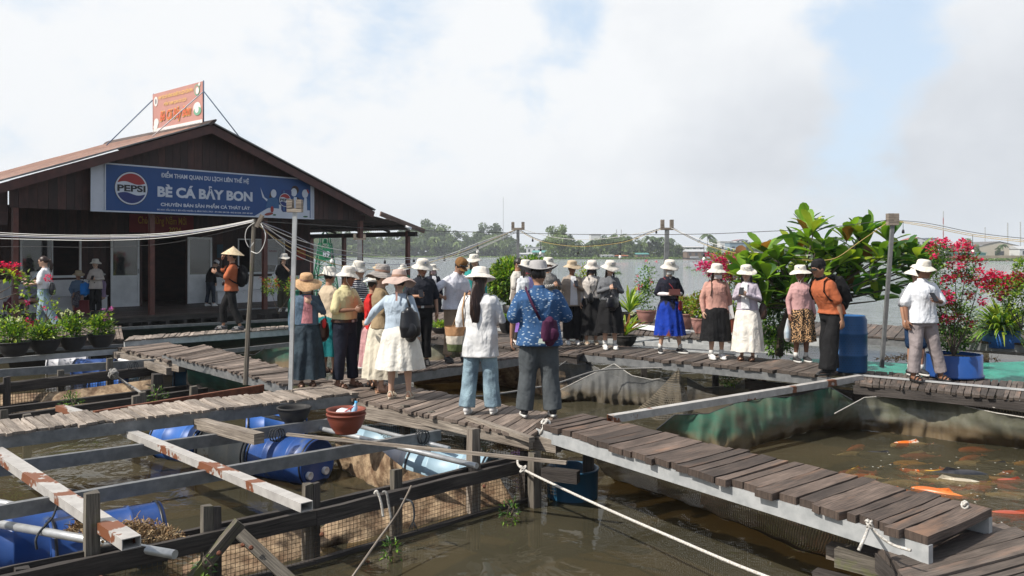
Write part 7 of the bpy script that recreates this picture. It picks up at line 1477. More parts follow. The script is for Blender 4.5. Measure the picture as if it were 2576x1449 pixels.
p = person(2318, 958, .72, 655, 12, 'man in white short sleeved shirt and grey trousers holding a phone at the right', topfab=fab((.74, .76, .80)), sleeve='short', botfab=fab((.29, .25, .25)), skin='dark', A='down', B=((.28, -.06, 1.13), (.05, -.28, 1.17), (-.9, -.35, .15)), tl=.84, bulk=1.12, collar=fab((.74, .76, .80)), wide=1.3, placket=True, yaw=42, pitch=8, feet=((-.13, 0), (.30, -.03)), shoes='darksandal', hatfab=fab((.70, .66, .58)))
phone(p, 1, 'dark phone held by the man in the white shirt')
# ---------------------------------------------------------------- foliage
def leafmat(name, c1, c2, rough=.42, trans=.42):
    m, nt, b = nodes(name); col = ramp(nt, tex(nt, 3.5, 3, .6), [(.35, c2), (.65, c1)]); col = mul(nt, col, tintsock(nt, .55, 1.5)); nt.links.new(col, b.inputs['Base Color']); b.inputs['Roughness'].default_value = rough
    t = nt.nodes.new('ShaderNodeBsdfTranslucent'); c3 = mul(nt, col, (1.25, 1.3, .55)); nt.links.new(c3, t.inputs[0]); ms = nt.nodes.new('ShaderNodeMixShader'); ms.inputs[0].default_value = trans
    nt.links.new(b.outputs[0], ms.inputs[1]); nt.links.new(t.outputs[0], ms.inputs[2]); nt.links.new(ms.outputs[0], nt.nodes['Material Output'].inputs[0]); return m
LG = leafmat('bright green leaf', (.20, .34, .035), (.11, .23, .022)); LD = leafmat('deep green leaf', (.05, .13, .022), (.03, .085, .016)); LY = leafmat('yellow green leaf', (.36, .42, .05), (.22, .32, .03)); LP = leafmat('magenta bract', (.62, .03, .22), (.45, .02, .13), .7); LR = leafmat('crimson bract', (.66, .02, .14), (.50, .012, .08), .7); LC = leafmat('croton leaf', (.35, .16, .05), (.14, .13, .03)); LW = leafmat('white petal', (.7, .7, .6), (.6, .62, .45)); LV = leafmat('violet petal', (.45, .12, .45), (.3, .07, .33)); LO = leafmat('orange petal', (.5, .08, .02), (.4, .05, .015)); LB = leafmat('dying brown leaf', (.28, .12, .03), (.16, .07, .02))
BARK = mat('grey brown bark', (.13, .10, .075), (.06, .045, .033), .9, 12, 5, bst=.5)
def rv(): 
    while 1:
        p = Vector((rnd.uniform(-1, 1), rnd.uniform(-1, 1), rnd.uniform(-1, 1)))
        if .05 < p.length < 1: return p
def leaf(q, p, d, L_, w, mi=0, droop=.25, n=2):
    d = Vector(d).normalized(); s = d.cross(UP+rv()*.5).normalized(); up = s.cross(d).normalized(); tn = rnd.random()
    pts = [p]; m = 3 if L_ > .15 else 1
    if m == 1:
        i = q.add([p, p+d*L_*.5+s*w*.5, p+d*L_-up*L_*droop, p+d*L_*.5-s*w*.5]); q.face((i, i+1, i+2, i+3), mi, None, tn); return
    prof = [(.0, .04), (.25, .5), (.55, .9), (.8, 1.0), (.95, .6), (1.0, .05)]; b = len(q.v)
    for t, k in prof:
        c = p+d*L_*t-up*L_*droop*t*t; q.v += [c-s*w*.5*k+up*w*.12*k, c, c+s*w*.5*k+up*w*.12*k]
    for j in range(len(prof)-1):
        a = b+3*j; q.face((a, a+1, a+4, a+3), mi, None, tn, True); q.face((a+1, a+2, a+5, a+4), mi, None, tn, True)
def cloud(q, c, r, n, L_, w, mis=(0,), shell=.6, up=.3):
    for _ in range(n):
        d = rv(); d = d.normalized()*(shell+(1-shell)*rnd.random()); p = Vector(c)+Vector((d.x*r[0], d.y*r[1], d.z*r[2])); leaf(q, p, d+rv()*.8+UP*up, L_*rnd.uniform(.7, 1.3), w*rnd.uniform(.7, 1.3), rnd.choice(mis))
def plant(name, label, base, cat, group=None): return empty(name, base, label, cat, group)
def stems(t, base, tips, r=.012, m=BARK, wig=.06):
    q = MB()
    for tp in tips: a = Vector(base); b = Vector(tp); q.tube([a, lerp(a, b, .35)+rv()*wig, lerp(a, b, .7)+rv()*wig, b], [r, r*.8, r*.6, r*.35], 5)
    q.build('stems', m, t)
# big leaf tree
t = plant('big_leaf_tree', 'broad tree with very large glossy leaves in rosettes behind the orange shirt man', P(1965, 890, 15.2), 'tree')
ros = [(2032, 590), (2085, 628), (2130, 596), (2190, 572), (2235, 598), (2285, 648), (2325, 668), (2000, 622), (1955, 642), (1905, 655), (2060, 652), (2110, 655), (2165, 640), (2215, 640), (2255, 672), (2190, 690), (2110, 700), (2045, 692), (1990, 680), (1940, 702), (1898, 690), (2300, 700), (2235, 716), (2150, 728), (2080, 735), (2010, 730), (1955, 745), (2340, 690), (2175, 612), (2070, 600), (1925, 625), (2270, 625), (2145, 668), (2205, 745), (1900, 745), (2020, 668), (2245, 655), (1975, 660), (2130, 690), (2310, 640), (2190, 650), (2070, 675), (2010, 700), (2050, 625), (2100, 640), (1880, 665), (1915, 675), (1930, 690), (1960, 715), (1985, 735), (2040, 760), (2330, 650), (2165, 585), (2030, 560), (2045, 575), (1870, 690), (1895, 720), (1925, 760)]
q = MB(); lf = MB(); hub = P(2010, 745, 15.2); base = P(1960, 895, 15.2)
q.tube([base, P(1965, 830, 15.2), P(1985, 780, 15.2), hub], [.075, .065, .06, .05], 8)
for u, v in ros:
    Y = rnd.uniform(14.5, 15.6); p = P(u, v+12, Y); mid = lerp(hub, p, .5)+Vector((0, 0, -.12)); q.tube([hub, lerp(hub, mid, .6)+rv()*.05, mid, p], [.030, .026, .02, .011], 5)
    ax = Vector((rnd.uniform(-.3, .3), rnd.uniform(-.3, .2), 1)); n = rnd.randint(8, 11); a0 = rnd.random()*6
    for k in range(n):
        a = a0+k*2.4; el = rnd.uniform(.1, 1.35); d = Vector((math.cos(a)*math.cos(el), math.sin(a)*math.cos(el), math.sin(el)))+ax*.15; leaf(lf, p, d, rnd.uniform(.32, .54), rnd.uniform(.14, .21), rnd.choice((0, 0, 0, 1, 1, 2)) if rnd.random() > .04 else 3, rnd.uniform(.1, .5))
q.build('trunk', BARK, t); lf.build('crown', [LG, LD, LY, LB], t)
def bush(name, label, base, clouds, stemtips=(), cat='shrub', mats=(LG, LD, LY), L_=.06, w=.04, flowers=None, group=None, fm=LP, fs=.045, fn=26, fr=.10):
    t = plant(name, label, base, cat, group)
    if stemtips: stems(t, base, stemtips)
    q = MB()
    for c, r, n in clouds: cloud(q, c, r, n, L_, w, tuple(range(len(mats))), .45)
    q.build('foliage', list(mats), t)
    if flowers:
        q = MB()
        for c in flowers:
            k = rnd.uniform(.6, 1.3)
            cloud(q, c, (fr*k, fr*k, fr*.7*k), int(fn*k), fs, fs*.9, (0,), .3)
        q.build('flowers', fm, t)
    return t
def pc(u, v, Y, ru, rv_, n, dy=None): s = Y/FP; return (P(u, v, Y), (ru*s, (dy or ru)*s, rv_*s), n)
bush('leafy_shrub', 'dense climbing shrub with hanging stems under the big leaf tree', P(1950, 888, 15.6), [pc(1955, 735, 15.6, 36, 50, 1000), pc(1945, 805, 15.5, 34, 60, 1100), pc(1958, 862, 15.4, 44, 34, 800)], [P(1940, 700, 15.6), P(1975, 720, 15.6)], mats=(LD, LD, LG), L_=.075, w=.04)
Y = 23.0; t = bush('round_shrub', 'neatly rounded dense green shrub in a pot behind the short haired man', P(1292, 790, Y), [pc(1290, 700, Y, 60, 52, 3600), pc(1338, 688, Y, 42, 45, 1300), pc(1253, 712, Y, 32, 40, 1000), pc(1290, 750, Y, 26, 16, 400)], [P(1280, 730, Y), P(1300, 720, Y)], mats=(LG, LD, LG, LY), L_=.12, w=.06)
q = MB(); q.lathe([(.24, 0), (.29, .42), (.26, .44)], 20, G(1290, 806, .71), capb=True); tag(q.build('pot', M['black']), 'black woven pot holding the round green shrub', 'pot')
Y = 22.0; MG = [P(1828+rnd.gauss(0, 26), 672+rnd.gauss(0, 22), Y+rnd.uniform(-.5, .5)) for _ in range(60)]
bush('bougainvillea', 'magenta bougainvillea between the pink windbreaker and the big leaf tree', P(1842, 812, Y), [pc(1828, 670, Y, 62, 45, 800), pc(1850, 740, Y, 40, 50, 500)], [P(1800, 640, Y), P(1830, 630, Y), P(1860, 650, Y), P(1785, 690, Y), P(1880, 660, Y)], flowers=MG, fs=.07, fr=.13, fn=34, mats=(LG, LY, LD), L_=.085)
tb = TUBC+UP*.28; Y = 12.7
fl = [P(u+rnd.uniform(-7, 7), v+rnd.uniform(-6, 6), Y+rnd.uniform(-.3, .3)) for u, v in [(2358, 608), (2375, 612), (2340, 625), (2352, 640), (2405, 622), (2425, 612), (2440, 625), (2432, 645), (2445, 655), (2405, 650), (2420, 665), (2390, 665), (2460, 655), (2400, 695), (2415, 690), (2430, 700), (2450, 705), (2385, 705), (2460, 715), (2370, 742), (2385, 740), (2350, 748), (2395, 750), (2400, 765), (2445, 745), (2340, 762), (2405, 790), (2395, 805), (2415, 800), (2380, 800), (2440, 812), (2360, 815), (2465, 760), (2350, 795)] for _ in (0, 1)]
bush('bougainvillea', 'big pink bougainvillea growing from the wide blue tub', tb, [pc(2365, 640, Y, 30, 35, 420), pc(2405, 720, Y, 60, 55, 750), pc(2400, 800, Y, 62, 45, 1300), pc(2400, 855, 12.9, 50, 30, 900), pc(2435, 660, Y, 30, 40, 260), pc(2352, 700, Y, 14, 60, 260)], [P(2350, 620, Y), P(2440, 620, Y), P(2465, 700, Y), P(2355, 740, Y), P(2400, 680, Y), P(2430, 760, Y), P(2345, 690, Y)], flowers=fl, fm=LR, fs=.045, fr=.075, fn=26, mats=(LG, LD, LD), L_=.045, w=.03)
Y = 16.0; fl = [P(u+rnd.uniform(-8, 8), v+rnd.uniform(-6, 6), Y) for u, v in [(2478, 705), (2490, 690), (2500, 700), (2512, 694), (2470, 688), (2530, 705), (2545, 700), (2560, 695), (2575, 700), (2540, 715), (2525, 722), (2515, 740), (2500, 715), (2568, 712), (2485, 725), (2590, 705)] for _ in (0, 1, 2)]
bush('bougainvillea', 'crimson bougainvillea sprays at the right edge above the palm tub', P(2570, 830, Y), [pc(2530, 725, Y, 60, 30, 700), pc(2560, 760, Y, 40, 40, 700), pc(2565, 690, Y, 18, 45, 350)], [P(2480, 700, Y), P(2520, 710, Y), P(2560, 670, Y)], flowers=fl, fm=LR, fs=.055, fr=.10, fn=26, mats=(LG, LD, LY))
def fan(name, label, base, n, L_, spread, mats=(LD, LG, LY), cat='plant', group=None, w=.035, lift=.9):
    t = plant(name, label, base, cat, group); q = MB()
    for k in range(n):
        a = rnd.random()*6.28; el = rnd.uniform(spread, 1.45); d = Vector((math.cos(a)*math.cos(el), math.sin(a)*math.cos(el), math.sin(el)*lift)); l = L_*rnd.uniform(.6, 1.1); p = Vector(base)+Vector((d.x, d.y, 0))*.05; pts = []
        for j in range(7): s = j/6; pts.append(p+d*l*s-UP*l*.38*s*s*s)
        mi = rnd.randrange(len(mats)); tn = rnd.random(); sd = d.cross(UP).normalized()
        i0 = len(q.v)
        for j, pp in enumerate(pts): k_ = w*.5*math.sin(math.pi*min(.97, .08+j/6*.9)); q.v += [pp-sd*k_, pp+sd*k_]
        for j in range(6): a_ = i0+2*j; q.face((a_, a_+1, a_+3, a_+2), mi, None, tn)
    q.build('leaves', list(mats), t); return t
t = fan('fan_palm', 'small bushy palm growing in the smaller blue tub', TUB2C+UP*.30, 330, 1.25, .15, w=.05)
q = MB(); cloud(q, TUB2C+UP*.42, (.36, .30, .2), 260, .12, .08, (0, 1), .5); q.build('undergrowth', [LD, LG], t)
# bowls of flowers on the left
BWLG = 'four dark bowls of flowers on the steel beams'
for (u0, u1, vb, lab, fm, fcl) in ((-4, 74, 896, 'leftmost dark bowl crowded with leggy yellow green plants', LW, 5), (76, 150, 888, 'second dark bowl from the left with low green plants', LV, 2), (149, 217, 880, 'third dark bowl with grassy plants and white flower heads', LW, 6), (221, 288, 873, 'fourth dark bowl with tall violet flower spikes', LV, 7)):
    c = G((u0+u1)/2, vb, .66); r = (u1-u0)/2*c.y/FP; t = vessel('flower_bowl', lab, c, BW(r, r*.55, .27, .02), 'pot_black', 'flower bowl', BWLG, soil=(r*.88, .22)); q = MB(); tp = c+UP*.24; h = .34 if u0 != 76 else .22
    cloud(q, tp+UP*h*.55, (r*1.0, r*.8, h*.75), 520, .085, .045, (0, 1, 2), .2, .5); q.build('foliage', [LG, LY, LD], t)
    q = MB(); fp_ = []
    for _ in range(14): a = tp+Vector((rnd.uniform(-r, r)*.8, rnd.uniform(-r, r)*.5, 0)); b_ = a+Vector((rnd.uniform(-.05, .05), 0, h*rnd.uniform(.9, 1.6))); q.tube([a, lerp(a, b_, .5)+rv()*.02, b_], .004, 4); fp_.append(b_); [leaf(q, lerp(a, b_, s), rv()+UP*.2, .09, .035, 1) for s in (.3, .45, .6, .7, .8, .9)]
    q.build('stems', [LD, LG], t); 
    for x in fp_[:fcl]: q = MB(); cloud(q, x, (.045, .045, .03), 26, .028, .024, (0,), .3); q.build('flower_head', fm, t)
bush('rose_shrub', 'thin shrub with pink and red blooms behind the leftmost bowls', P(95, 850, 17), [pc(30, 800, 17, 45, 40, 160), pc(120, 790, 17.2, 40, 60, 170), pc(100, 830, 17, 60, 26, 380)], [P(20, 760, 17), P(60, 770, 17), P(140, 730, 17), P(150, 760, 17), P(90, 800, 17)], flowers=[P(u, v, 17) for u, v in ((72, 805), (80, 812), (92, 808), (84, 822), (70, 822), (104, 840), (112, 775), (68, 760), (142, 800))], fs=.04, fr=.05, fn=22, L_=.07)
Y = 15.5; bush('bougainvillea', 'crimson bougainvillea spray entering at the left edge', P(-30, 760, Y), [pc(60, 715, Y, 18, 35, 60), pc(30, 690, Y, 25, 14, 40)], [P(30, 665, Y), P(70, 725, Y), P(55, 700, Y)], flowers=[P(u, v, Y) for u, v in ((5, 662), (14, 668), (24, 664), (34, 672), (44, 668), (28, 680), (12, 680), (40, 684), (20, 672), (50, 690), (8, 672), (122, 698), (126, 706))], fm=LR, fs=.045, fr=.05, fn=16, L_=.10, w=.07)
# pots by the river
PG = 'potted plants at the river edge'
def potted(lab, u, vb, rpx, hpx, Y, pm, kind, mats, sz, name='potted_plant', fl=0, fm=LR):
    c = G(u, vb, .71); s = c.y/FP; k_ = c.y/17; r, h = rpx*s, hpx*s; t = vessel(name, lab, c, BW(r, r*.62, h, .015), pm, 'potted plant', PG, n=20, soil=(r*.85, h*.85))
    q = MB(); tp = c+UP*h*.95; H_ = sz*s
    if kind == 'ball': cloud(q, tp+UP*H_*.45, (r*1.15, r*1.1, H_*.55), 900, .07*k_, .05*k_, tuple(range(len(mats))), .4)
    elif kind == 'loose': cloud(q, tp+UP*H_*.5, (r*1.2, r*.9, H_*.6), 600, .06*k_, .035*k_, tuple(range(len(mats))), .1)
    else:
        for k in range(60): a = rnd.random()*6.28; el = rnd.uniform(.7, 1.45); leaf(q, tp, Vector((math.cos(a)*math.cos(el), math.sin(a)*math.cos(el), math.sin(el))), H_*rnd.uniform(.5, 1.1), .05*k_, rnd.randrange(len(mats)), .35)
    q.build('foliage', list(mats), t)
    if fl: q = MB(); [cloud(q, tp+Vector((rnd.uniform(-r, r), rnd.uniform(-r, r), H_*rnd.uniform(.4, 1.15))), (.04, .04, .04), 16, .03, .03, (0,), .3) for _ in range(fl)]; q.build('flowers', fm, t)
potted('yellow croton in a blue bucket behind the cream hoodie', 1470, 772, 20, 28, 16.5, 'blue_tub', 'loose', (LY, LC, LG), 75); potted('yellow grassy plant in a dark pot beside the grey top woman', 1583, 808, 30, 22, 16.2, 'pot_black', 'blade', (LY, LG), 72)
potted('red flowered shrub in a dusty pink pot left of the blue dress', 1626, 810, 26, 30, 16, 'pot_pink', 'loose', (LG, LD), 110, fl=14); potted('croton ball in the dusty pink pot right of the blue dress', 1718, 826, 32, 38, 15.6, 'pot_pink', 'ball', (LC, LG, LY), 45); potted('croton ball in the pale pink pot touching the black pleated skirt', 1765, 838, 27, 38, 15.4, 'pot_pink', 'ball', (LC, LY, LG), 70)
potted('small croton in a brown pot behind the white dress', 1842, 838, 26, 42, 15.6, 'terracotta', 'ball', (LC, LD), 20); potted('bowl of dry grass and white flowers by the grey top woman', 1573, 870, 30, 26, 14.6, 'pot_black', 'blade', (LY, LG, LB), 60, fl=5, fm=LW)
potted('black tub with seedlings left of the purple skirt', 1280, 838, 28, 34, 15.2, 'black', 'loose', (LG, LY), 14); potted('wide dark bowl left of the black seedling tub', 1236, 818, 22, 30, 15.6, 'pot_black', 'loose', (LG, LD), 10); potted('small dark bowl with a thin plant behind the tan hat woman', 1458, 858, 15, 34, 15.2, 'pot_black', 'loose', (LY, LG), 28)
potted('low dark trough with bright seedlings beyond the navy cardigan', 1118, 838, 36, 16, 17, 'black', 'loose', (LG, LY), 14); potted('leafy green plant by the grey pole at the house end', 918, 800, 16, 22, 18, 'pot_black', 'loose', (LG, LD, LD), 60)
bush('flowering_shrub', 'dark shrub with small orange flowers in front of the right bench', P(700, 790, 25.5), [pc(682, 720, 25.5, 26, 22, 260), pc(742, 722, 25.5, 28, 24, 260)], [P(680, 715, 25.5), P(745, 715, 25.5)], flowers=[P(rnd.choice((680, 745))+rnd.uniform(-24, 24), 712+rnd.uniform(-14, 14), 25.5) for _ in range(30)], fm=LO, fs=.05, fr=.06, fn=10, L_=.08)
for u, v, Yd, lab, n in ((1285, 1290, 7.9, 'green weed growing out of the wire mesh by the mooring rope', 75), (985, 1385, 6.9, 'green weed at the waterline below the hanging ropes', 60), (1835, 955, 13.8, 'pale green weed on the float under the white dress woman', 420), (520, 1420, 5.9, 'small bright weed below the crossed braces', 24), (180, 1015, 12.9, 'weed along the rear liner', 200), (395, 1000, 13, 'weed at the foot of the rear fence', 160)):
    bush('water_weed', lab, P(u, v+10, Yd), [pc(u, v, Yd, 26, 34 if n < 400 else 16, n)], [P(u-8, v-20, Yd), P(u+8, v-30, Yd)], cat='weed', mats=(LD, LD, LG), L_=.045, w=.02)
# ---------------------------------------------------------------- far bank
def bankY(u): return 545 if u < 1290 else (545-(u-1290)/90*175 if u < 1380 else (370 if u < 1720 else 370-(u-1720)/220*85 if u < 1940 else 285))
q = MB(); us = list(range(-1500, 4300, 40)); i0 = len(q.v)
for u in us:
    Yb = bankY(u); X = (u-1288)/FP
    for dY, z in ((0, -.1), (2, .35), (9, .9), (60, 1.1), (900, 1.2)): q.v.append(Vector((X*(Yb+dY), Yb+dY+rnd.uniform(-1, 1)*(dY < 5), z)))
for j in range(len(us)-1):
    for k in range(4): a = i0+j*5+k; q.face((a, a+5, a+6, a+1), 0, None, .5, True)
tag(q.build('river_bank', mat('grassy bank', (.07, .09, .035), (.05, .05, .03), .9, .05)), kind='structure')
q = MB()
for _ in range(5200):
    u = rnd.uniform(700, 2620); Yb = bankY(u)-rnd.uniform(0, 9)*(.4+.6*abs(math.sin(u*.011))); 
    if u < 1290 and rnd.random() < .3: continue
    p = Vector(((u-1288)/FP*Yb, Yb, .05)); d = rv(); leaf(q, p+UP*rnd.uniform(0, .45), d+UP, .7, .9, 0)
tag(q.build('water_hyacinth', leafmat('hyacinth leaf', (.16, .24, .05), (.08, .14, .03))), 'band of floating water hyacinth along the far bank', 'water plants', None, 'stuff')
FARG = leafmat('far dark foliage', (.085, .13, .045), (.045, .075, .028), .6, .25); FARL = leafmat('far light foliage', (.17, .23, .07), (.10, .15, .045), .6, .3)
_ = 0
def crownmesh(kind, seed):
    q = MB(); r0 = random.Random(seed)
    if kind == 'palm':
        for k in range(20):
            a = k*2.4+r0.random(); el = r0.uniform(-.1, 1.1); d = Vector((math.cos(a)*math.cos(el), math.sin(a)*math.cos(el), math.sin(el))); sd = d.cross(UP).normalized(); pts = [d*.38*s-UP*.30*s*s for s in (0, .25, .5, .75, 1)]
            for j in range(4):
                for sg in (-1, 1): w0, w1 = (.01, .045, .05, .04, .01)[j], (.01, .045, .05, .04, .01)[j+1]; i = q.add([pts[j], pts[j+1], pts[j+1]+sd*sg*w1-UP*w1*.8, pts[j]+sd*sg*w0-UP*w0*.8]); q.face((i, i+1, i+2, i+3), 0, None, r0.random())
        return [v+UP*.82 for v in q.v], q
    nl = {'round': 16, 'tall': 15, 'wide': 18}[kind]; sx_, sz_ = {'round': (.33, .30), 'tall': (.19, .42), 'wide': (.50, .26)}[kind]
    for _ in range(nl):
        d = rv(); c = Vector((d.x*sx_, d.y*sx_, d.z*sz_*1.15+.52)); rr = r0.uniform(.09, .17)
        for _ in range(110):
            e = rv().normalized()*rr*r0.uniform(.6, 1.1); p = c+Vector((e.x, e.y, e.z*.8)); s = r0.uniform(.018, .036); a_ = rv().normalized()*s; b_ = rv().normalized()*s; i = q.add([p-a_, p+b_, p+a_, p-b_]); q.face((i, i+1, i+2, i+3), 0, None, r0.random())
    return q.v, q
PROTO = {}
def proto(kind, k, light):
    key = (kind, k, light)
    if key not in PROTO:
        vs, q = crownmesh(kind, k+3); q.v = list(vs); q.t = [min(1, max(0, x)) for x in q.t]; me = q.mesh('crown', FARL if light else FARG)
        tq = MB(); tq.tube([(0, 0, -.02), (.01, 0, .3), (-.01, 0, .62), (0, 0, .84 if kind == 'palm' else .7)], [.022, .018, .014, .008] if kind != 'palm' else [.014, .011, .010, .010], 6); tm = tq.mesh('trunk', BARK); PROTO[key] = (me, tm)
    return PROTO[key]
def ftree(u, Y, h, kind, k, light, label, zb=.9, wx=1.0):
    me, tm = proto(kind, k, light); X = (u-1288)/FP*Y; t = empty('palm_tree' if kind == 'palm' else 'tree', (X, Y, zb), label, 'palm' if kind == 'palm' else 'tree', 'trees along the far bank', rz=rnd.random()*6); t.scale = (h*wx, h*wx, h)
    for nm, m_ in (('crown', me), ('trunk', tm)): o = bpy.data.objects.new(nm, m_); COL.objects.link(o); o.parent = t
TL = {'round': 'rounded', 'tall': 'slender upright', 'wide': 'wide spreading', 'palm': 'feathery'}
def tlabel(u, kind, light, h): return '%s %s %s %s on the far bank %s' % ('big' if h > 11 else 'low' if h < 7.5 else 'middling', TL[kind], 'pale green' if light else 'dark green', 'palm' if kind == 'palm' else 'tree', 'seen under the porch roof' if u < 900 else 'left of the shrub pole' if u < 1300 else 'between the two middle poles' if u < 1675 else 'behind the magenta bougainvillea' if u < 1960 else 'at the right')
q = MB()
for _ in range(17000):      # thicket closing the shore under the crowns
    u = rnd.uniform(640, 2300); dn = 1 if u < 1700 else .45
    if rnd.random() > dn or (1290 < u < 1375 and rnd.random() < .6): continue
    Yb = bankY(u)+rnd.uniform(4, 16); hh = (9.5 if u < 1290 else 7 if u < 1700 else 4)*(.7+.5*mnoise.noise(Vector((u*.02, 0, 3)))+.2*math.sin(u*.11)); X = (u-1288)/FP*Yb; z = .5+hh*rnd.random()**1.15; s = rnd.uniform(.55, 1.2)*(1 if u < 1290 else .7); p = Vector((X, Yb, z)); a_ = rv().normalized()*s; b_ = rv().normalized()*s; i = q.add([p-a_, p+b_, p+a_, p-b_]); q.face((i, i+1, i+2, i+3), 0 if mnoise.noise(Vector((u*.03, z*.3, 1))) > 0 else 1, None, rnd.random())
THK = q
u = 640
while u < 1345:      # the dense far wood at the left
    for row in range(3):
        prof = 14.5+5.0*math.exp(-((u-1085)/48)**2)+3*math.exp(-((u-1220)/60)**2)+1.6*math.sin(u*.031)+1.2*math.sin(u*.083); prof *= (1 if u < 1250 else max(.35, 1-(u-1250)/130))
        kind = rnd.choice(['round', 'round', 'wide', 'tall', 'tall']) if row else rnd.choice(['round', 'wide', 'palm', 'round']); h = prof*(.62, .85, 1.12)[row]*rnd.uniform(.85, 1.15); light = rnd.random() < (.35 if row else .25); Y = bankY(u)*1.0+6+row*9
        ftree(u+rnd.uniform(-9, 9), Y, h, kind, rnd.randrange(3), light, tlabel(u, kind, light, h))
    u += 15
tag(THK.build('undergrowth', [FARG, FARL]), 'tangled undergrowth along the foot of the far trees', 'undergrowth', None, 'stuff')
u = 1352
while u < 2620:
    gapf = 0.25 if 1725 < u < 1880 else (.55 if u > 2180 else (.35 if 1300 < u < 1385 else 1))
    for row in range(2):
        if rnd.random() > gapf: continue
        Y = bankY(u)+8+row*12; base = 9.6 if u < 1730 else 6.4
        h = base*(1+.55*math.exp(-((u-1410)/26)**2)+.35*math.exp(-((u-1565)/40)**2)+.15*math.sin(u*.05))*rnd.uniform(.7, 1.12)*(.8 if row == 0 else 1)
        kind = rnd.choice(['round', 'tall', 'wide', 'round', 'tall', 'palm']); light = rnd.random() < .45; ftree(u+rnd.uniform(-8, 8), Y, h, kind, rnd.randrange(3), light, tlabel(u, kind, light, h))
    u += 15
for (u, Y, h, kind, l) in ((1408, 385, 15, 'tall', 1), (1560, 385, 12.5, 'wide', 1), (1578, 380, 11.4, 'round', 1), (1635, 375, 11, 'palm', 0), (1683, 375, 10, 'palm', 0), (1780, 370, 12, 'palm', 0), (1795, 366, 8.8, 'round', 1), (1940, 300, 7.6, 'round', 0), (2440, 300, 7.6, 'round', 1), (2395, 310, 5.8, 'palm', 0), (2090, 300, 6, 'round', 0), (2420, 310, 5.0, 'round', 0), (1925, 300, 6.6, 'wide', 0)): ftree(u, Y, h, kind, 1, l, 'taller '+tlabel(u, kind, l, 9))
HW = {'w': flat('far white wall', (.55, .56, .56)), 'g': flat('far grey wall', (.33, .34, .35)), 'c': flat('far cream wall', (.50, .45, .37)), 'b': flat('far blue grey wall', (.20, .27, .33)), 'n': flat('far brown plank wall', (.16, .11, .08)), 't': flat('far teal sheet', (.10, .30, .28)), 'r': flat('far red roof', (.32, .07, .05)), 'm': flat('far metal roof', (.42, .43, .44)), 'd': flat('far dark roof', (.13, .12, .11)), 'o': flat('far orange sheet', (.45, .14, .06))}
WIN = flat('far window', (.05, .06, .07), .3)
def fhouse(label, u0, u1, vt, vb, Y, wall, roof, kind='flat', nw=3, dep=8, cat='house', rh=.28):
    z0 = max(.0, CAMH+(HZ-vb)*Y/FP); z1 = CAMH+(HZ-vt)*Y/FP; x0, x1 = (u0-1288)/FP*Y, (u1-1288)/FP*Y; t = empty('building' if cat == 'building' else 'house', ((x0+x1)/2, Y+dep/2, z0), label, cat, 'buildings on the far bank'); q = MB(); ze = z1 if kind == 'flat' else z1-(z1-z0)*rh
    q.cube(x0, x1, Y, Y+dep, z0-1, ze); q.build('wall', HW[wall], t); q = MB(); e = .25
    if kind == 'flat': q.cube(x0-e, x1+e, Y-e, Y+dep+e, ze+.003, ze+.25)
    elif kind == 'gable':       # ridge across the view
        i = q.add([(x0-e, Y-e, ze), (x1+e, Y-e, ze), (x1+e, Y+dep+e, ze), (x0-e, Y+dep+e, ze), (x0-e, Y+dep/2, z1), (x1+e, Y+dep/2, z1)]); q.face((i, i+1, i+5, i+4)); q.face((i+2, i+3, i+4, i+5)); q.face((i, i+4, i+3)); q.face((i+1, i+2, i+5))
    else:                       # gable end towards the river
        xm = (x0+x1)/2; i = q.add([(x0-e, Y-e, ze), (x1+e, Y-e, ze), (xm, Y-e, z1), (x0-e, Y+dep, ze), (x1+e, Y+dep, ze), (xm, Y+dep, z1)]); q.face((i, i+2, i+5, i+3)); q.face((i+1, i+4, i+5, i+2)); q2 = MB(); j = q2.add([(x0, Y, ze), (x1, Y, ze), (xm, Y, z1-.2)]); q2.face((j, j+1, j+2)); q2.build('gable', HW[wall], t)
    q.build('roof', HW[roof], t)
    fl_ = max(1, int((ze-z0)/3.2))
    for f in range(fl_):
        for k in range(nw): w = (x1-x0)/nw; a = x0+w*(k+.3); zz = z0+(ze-z0)*(f+.35)/fl_; q = MB(); q.cube(a, a+w*.4, Y-.06, Y-.01, zz, zz+min(1.4, (ze-z0)/fl_*.42)); q.build('window', WIN, t)
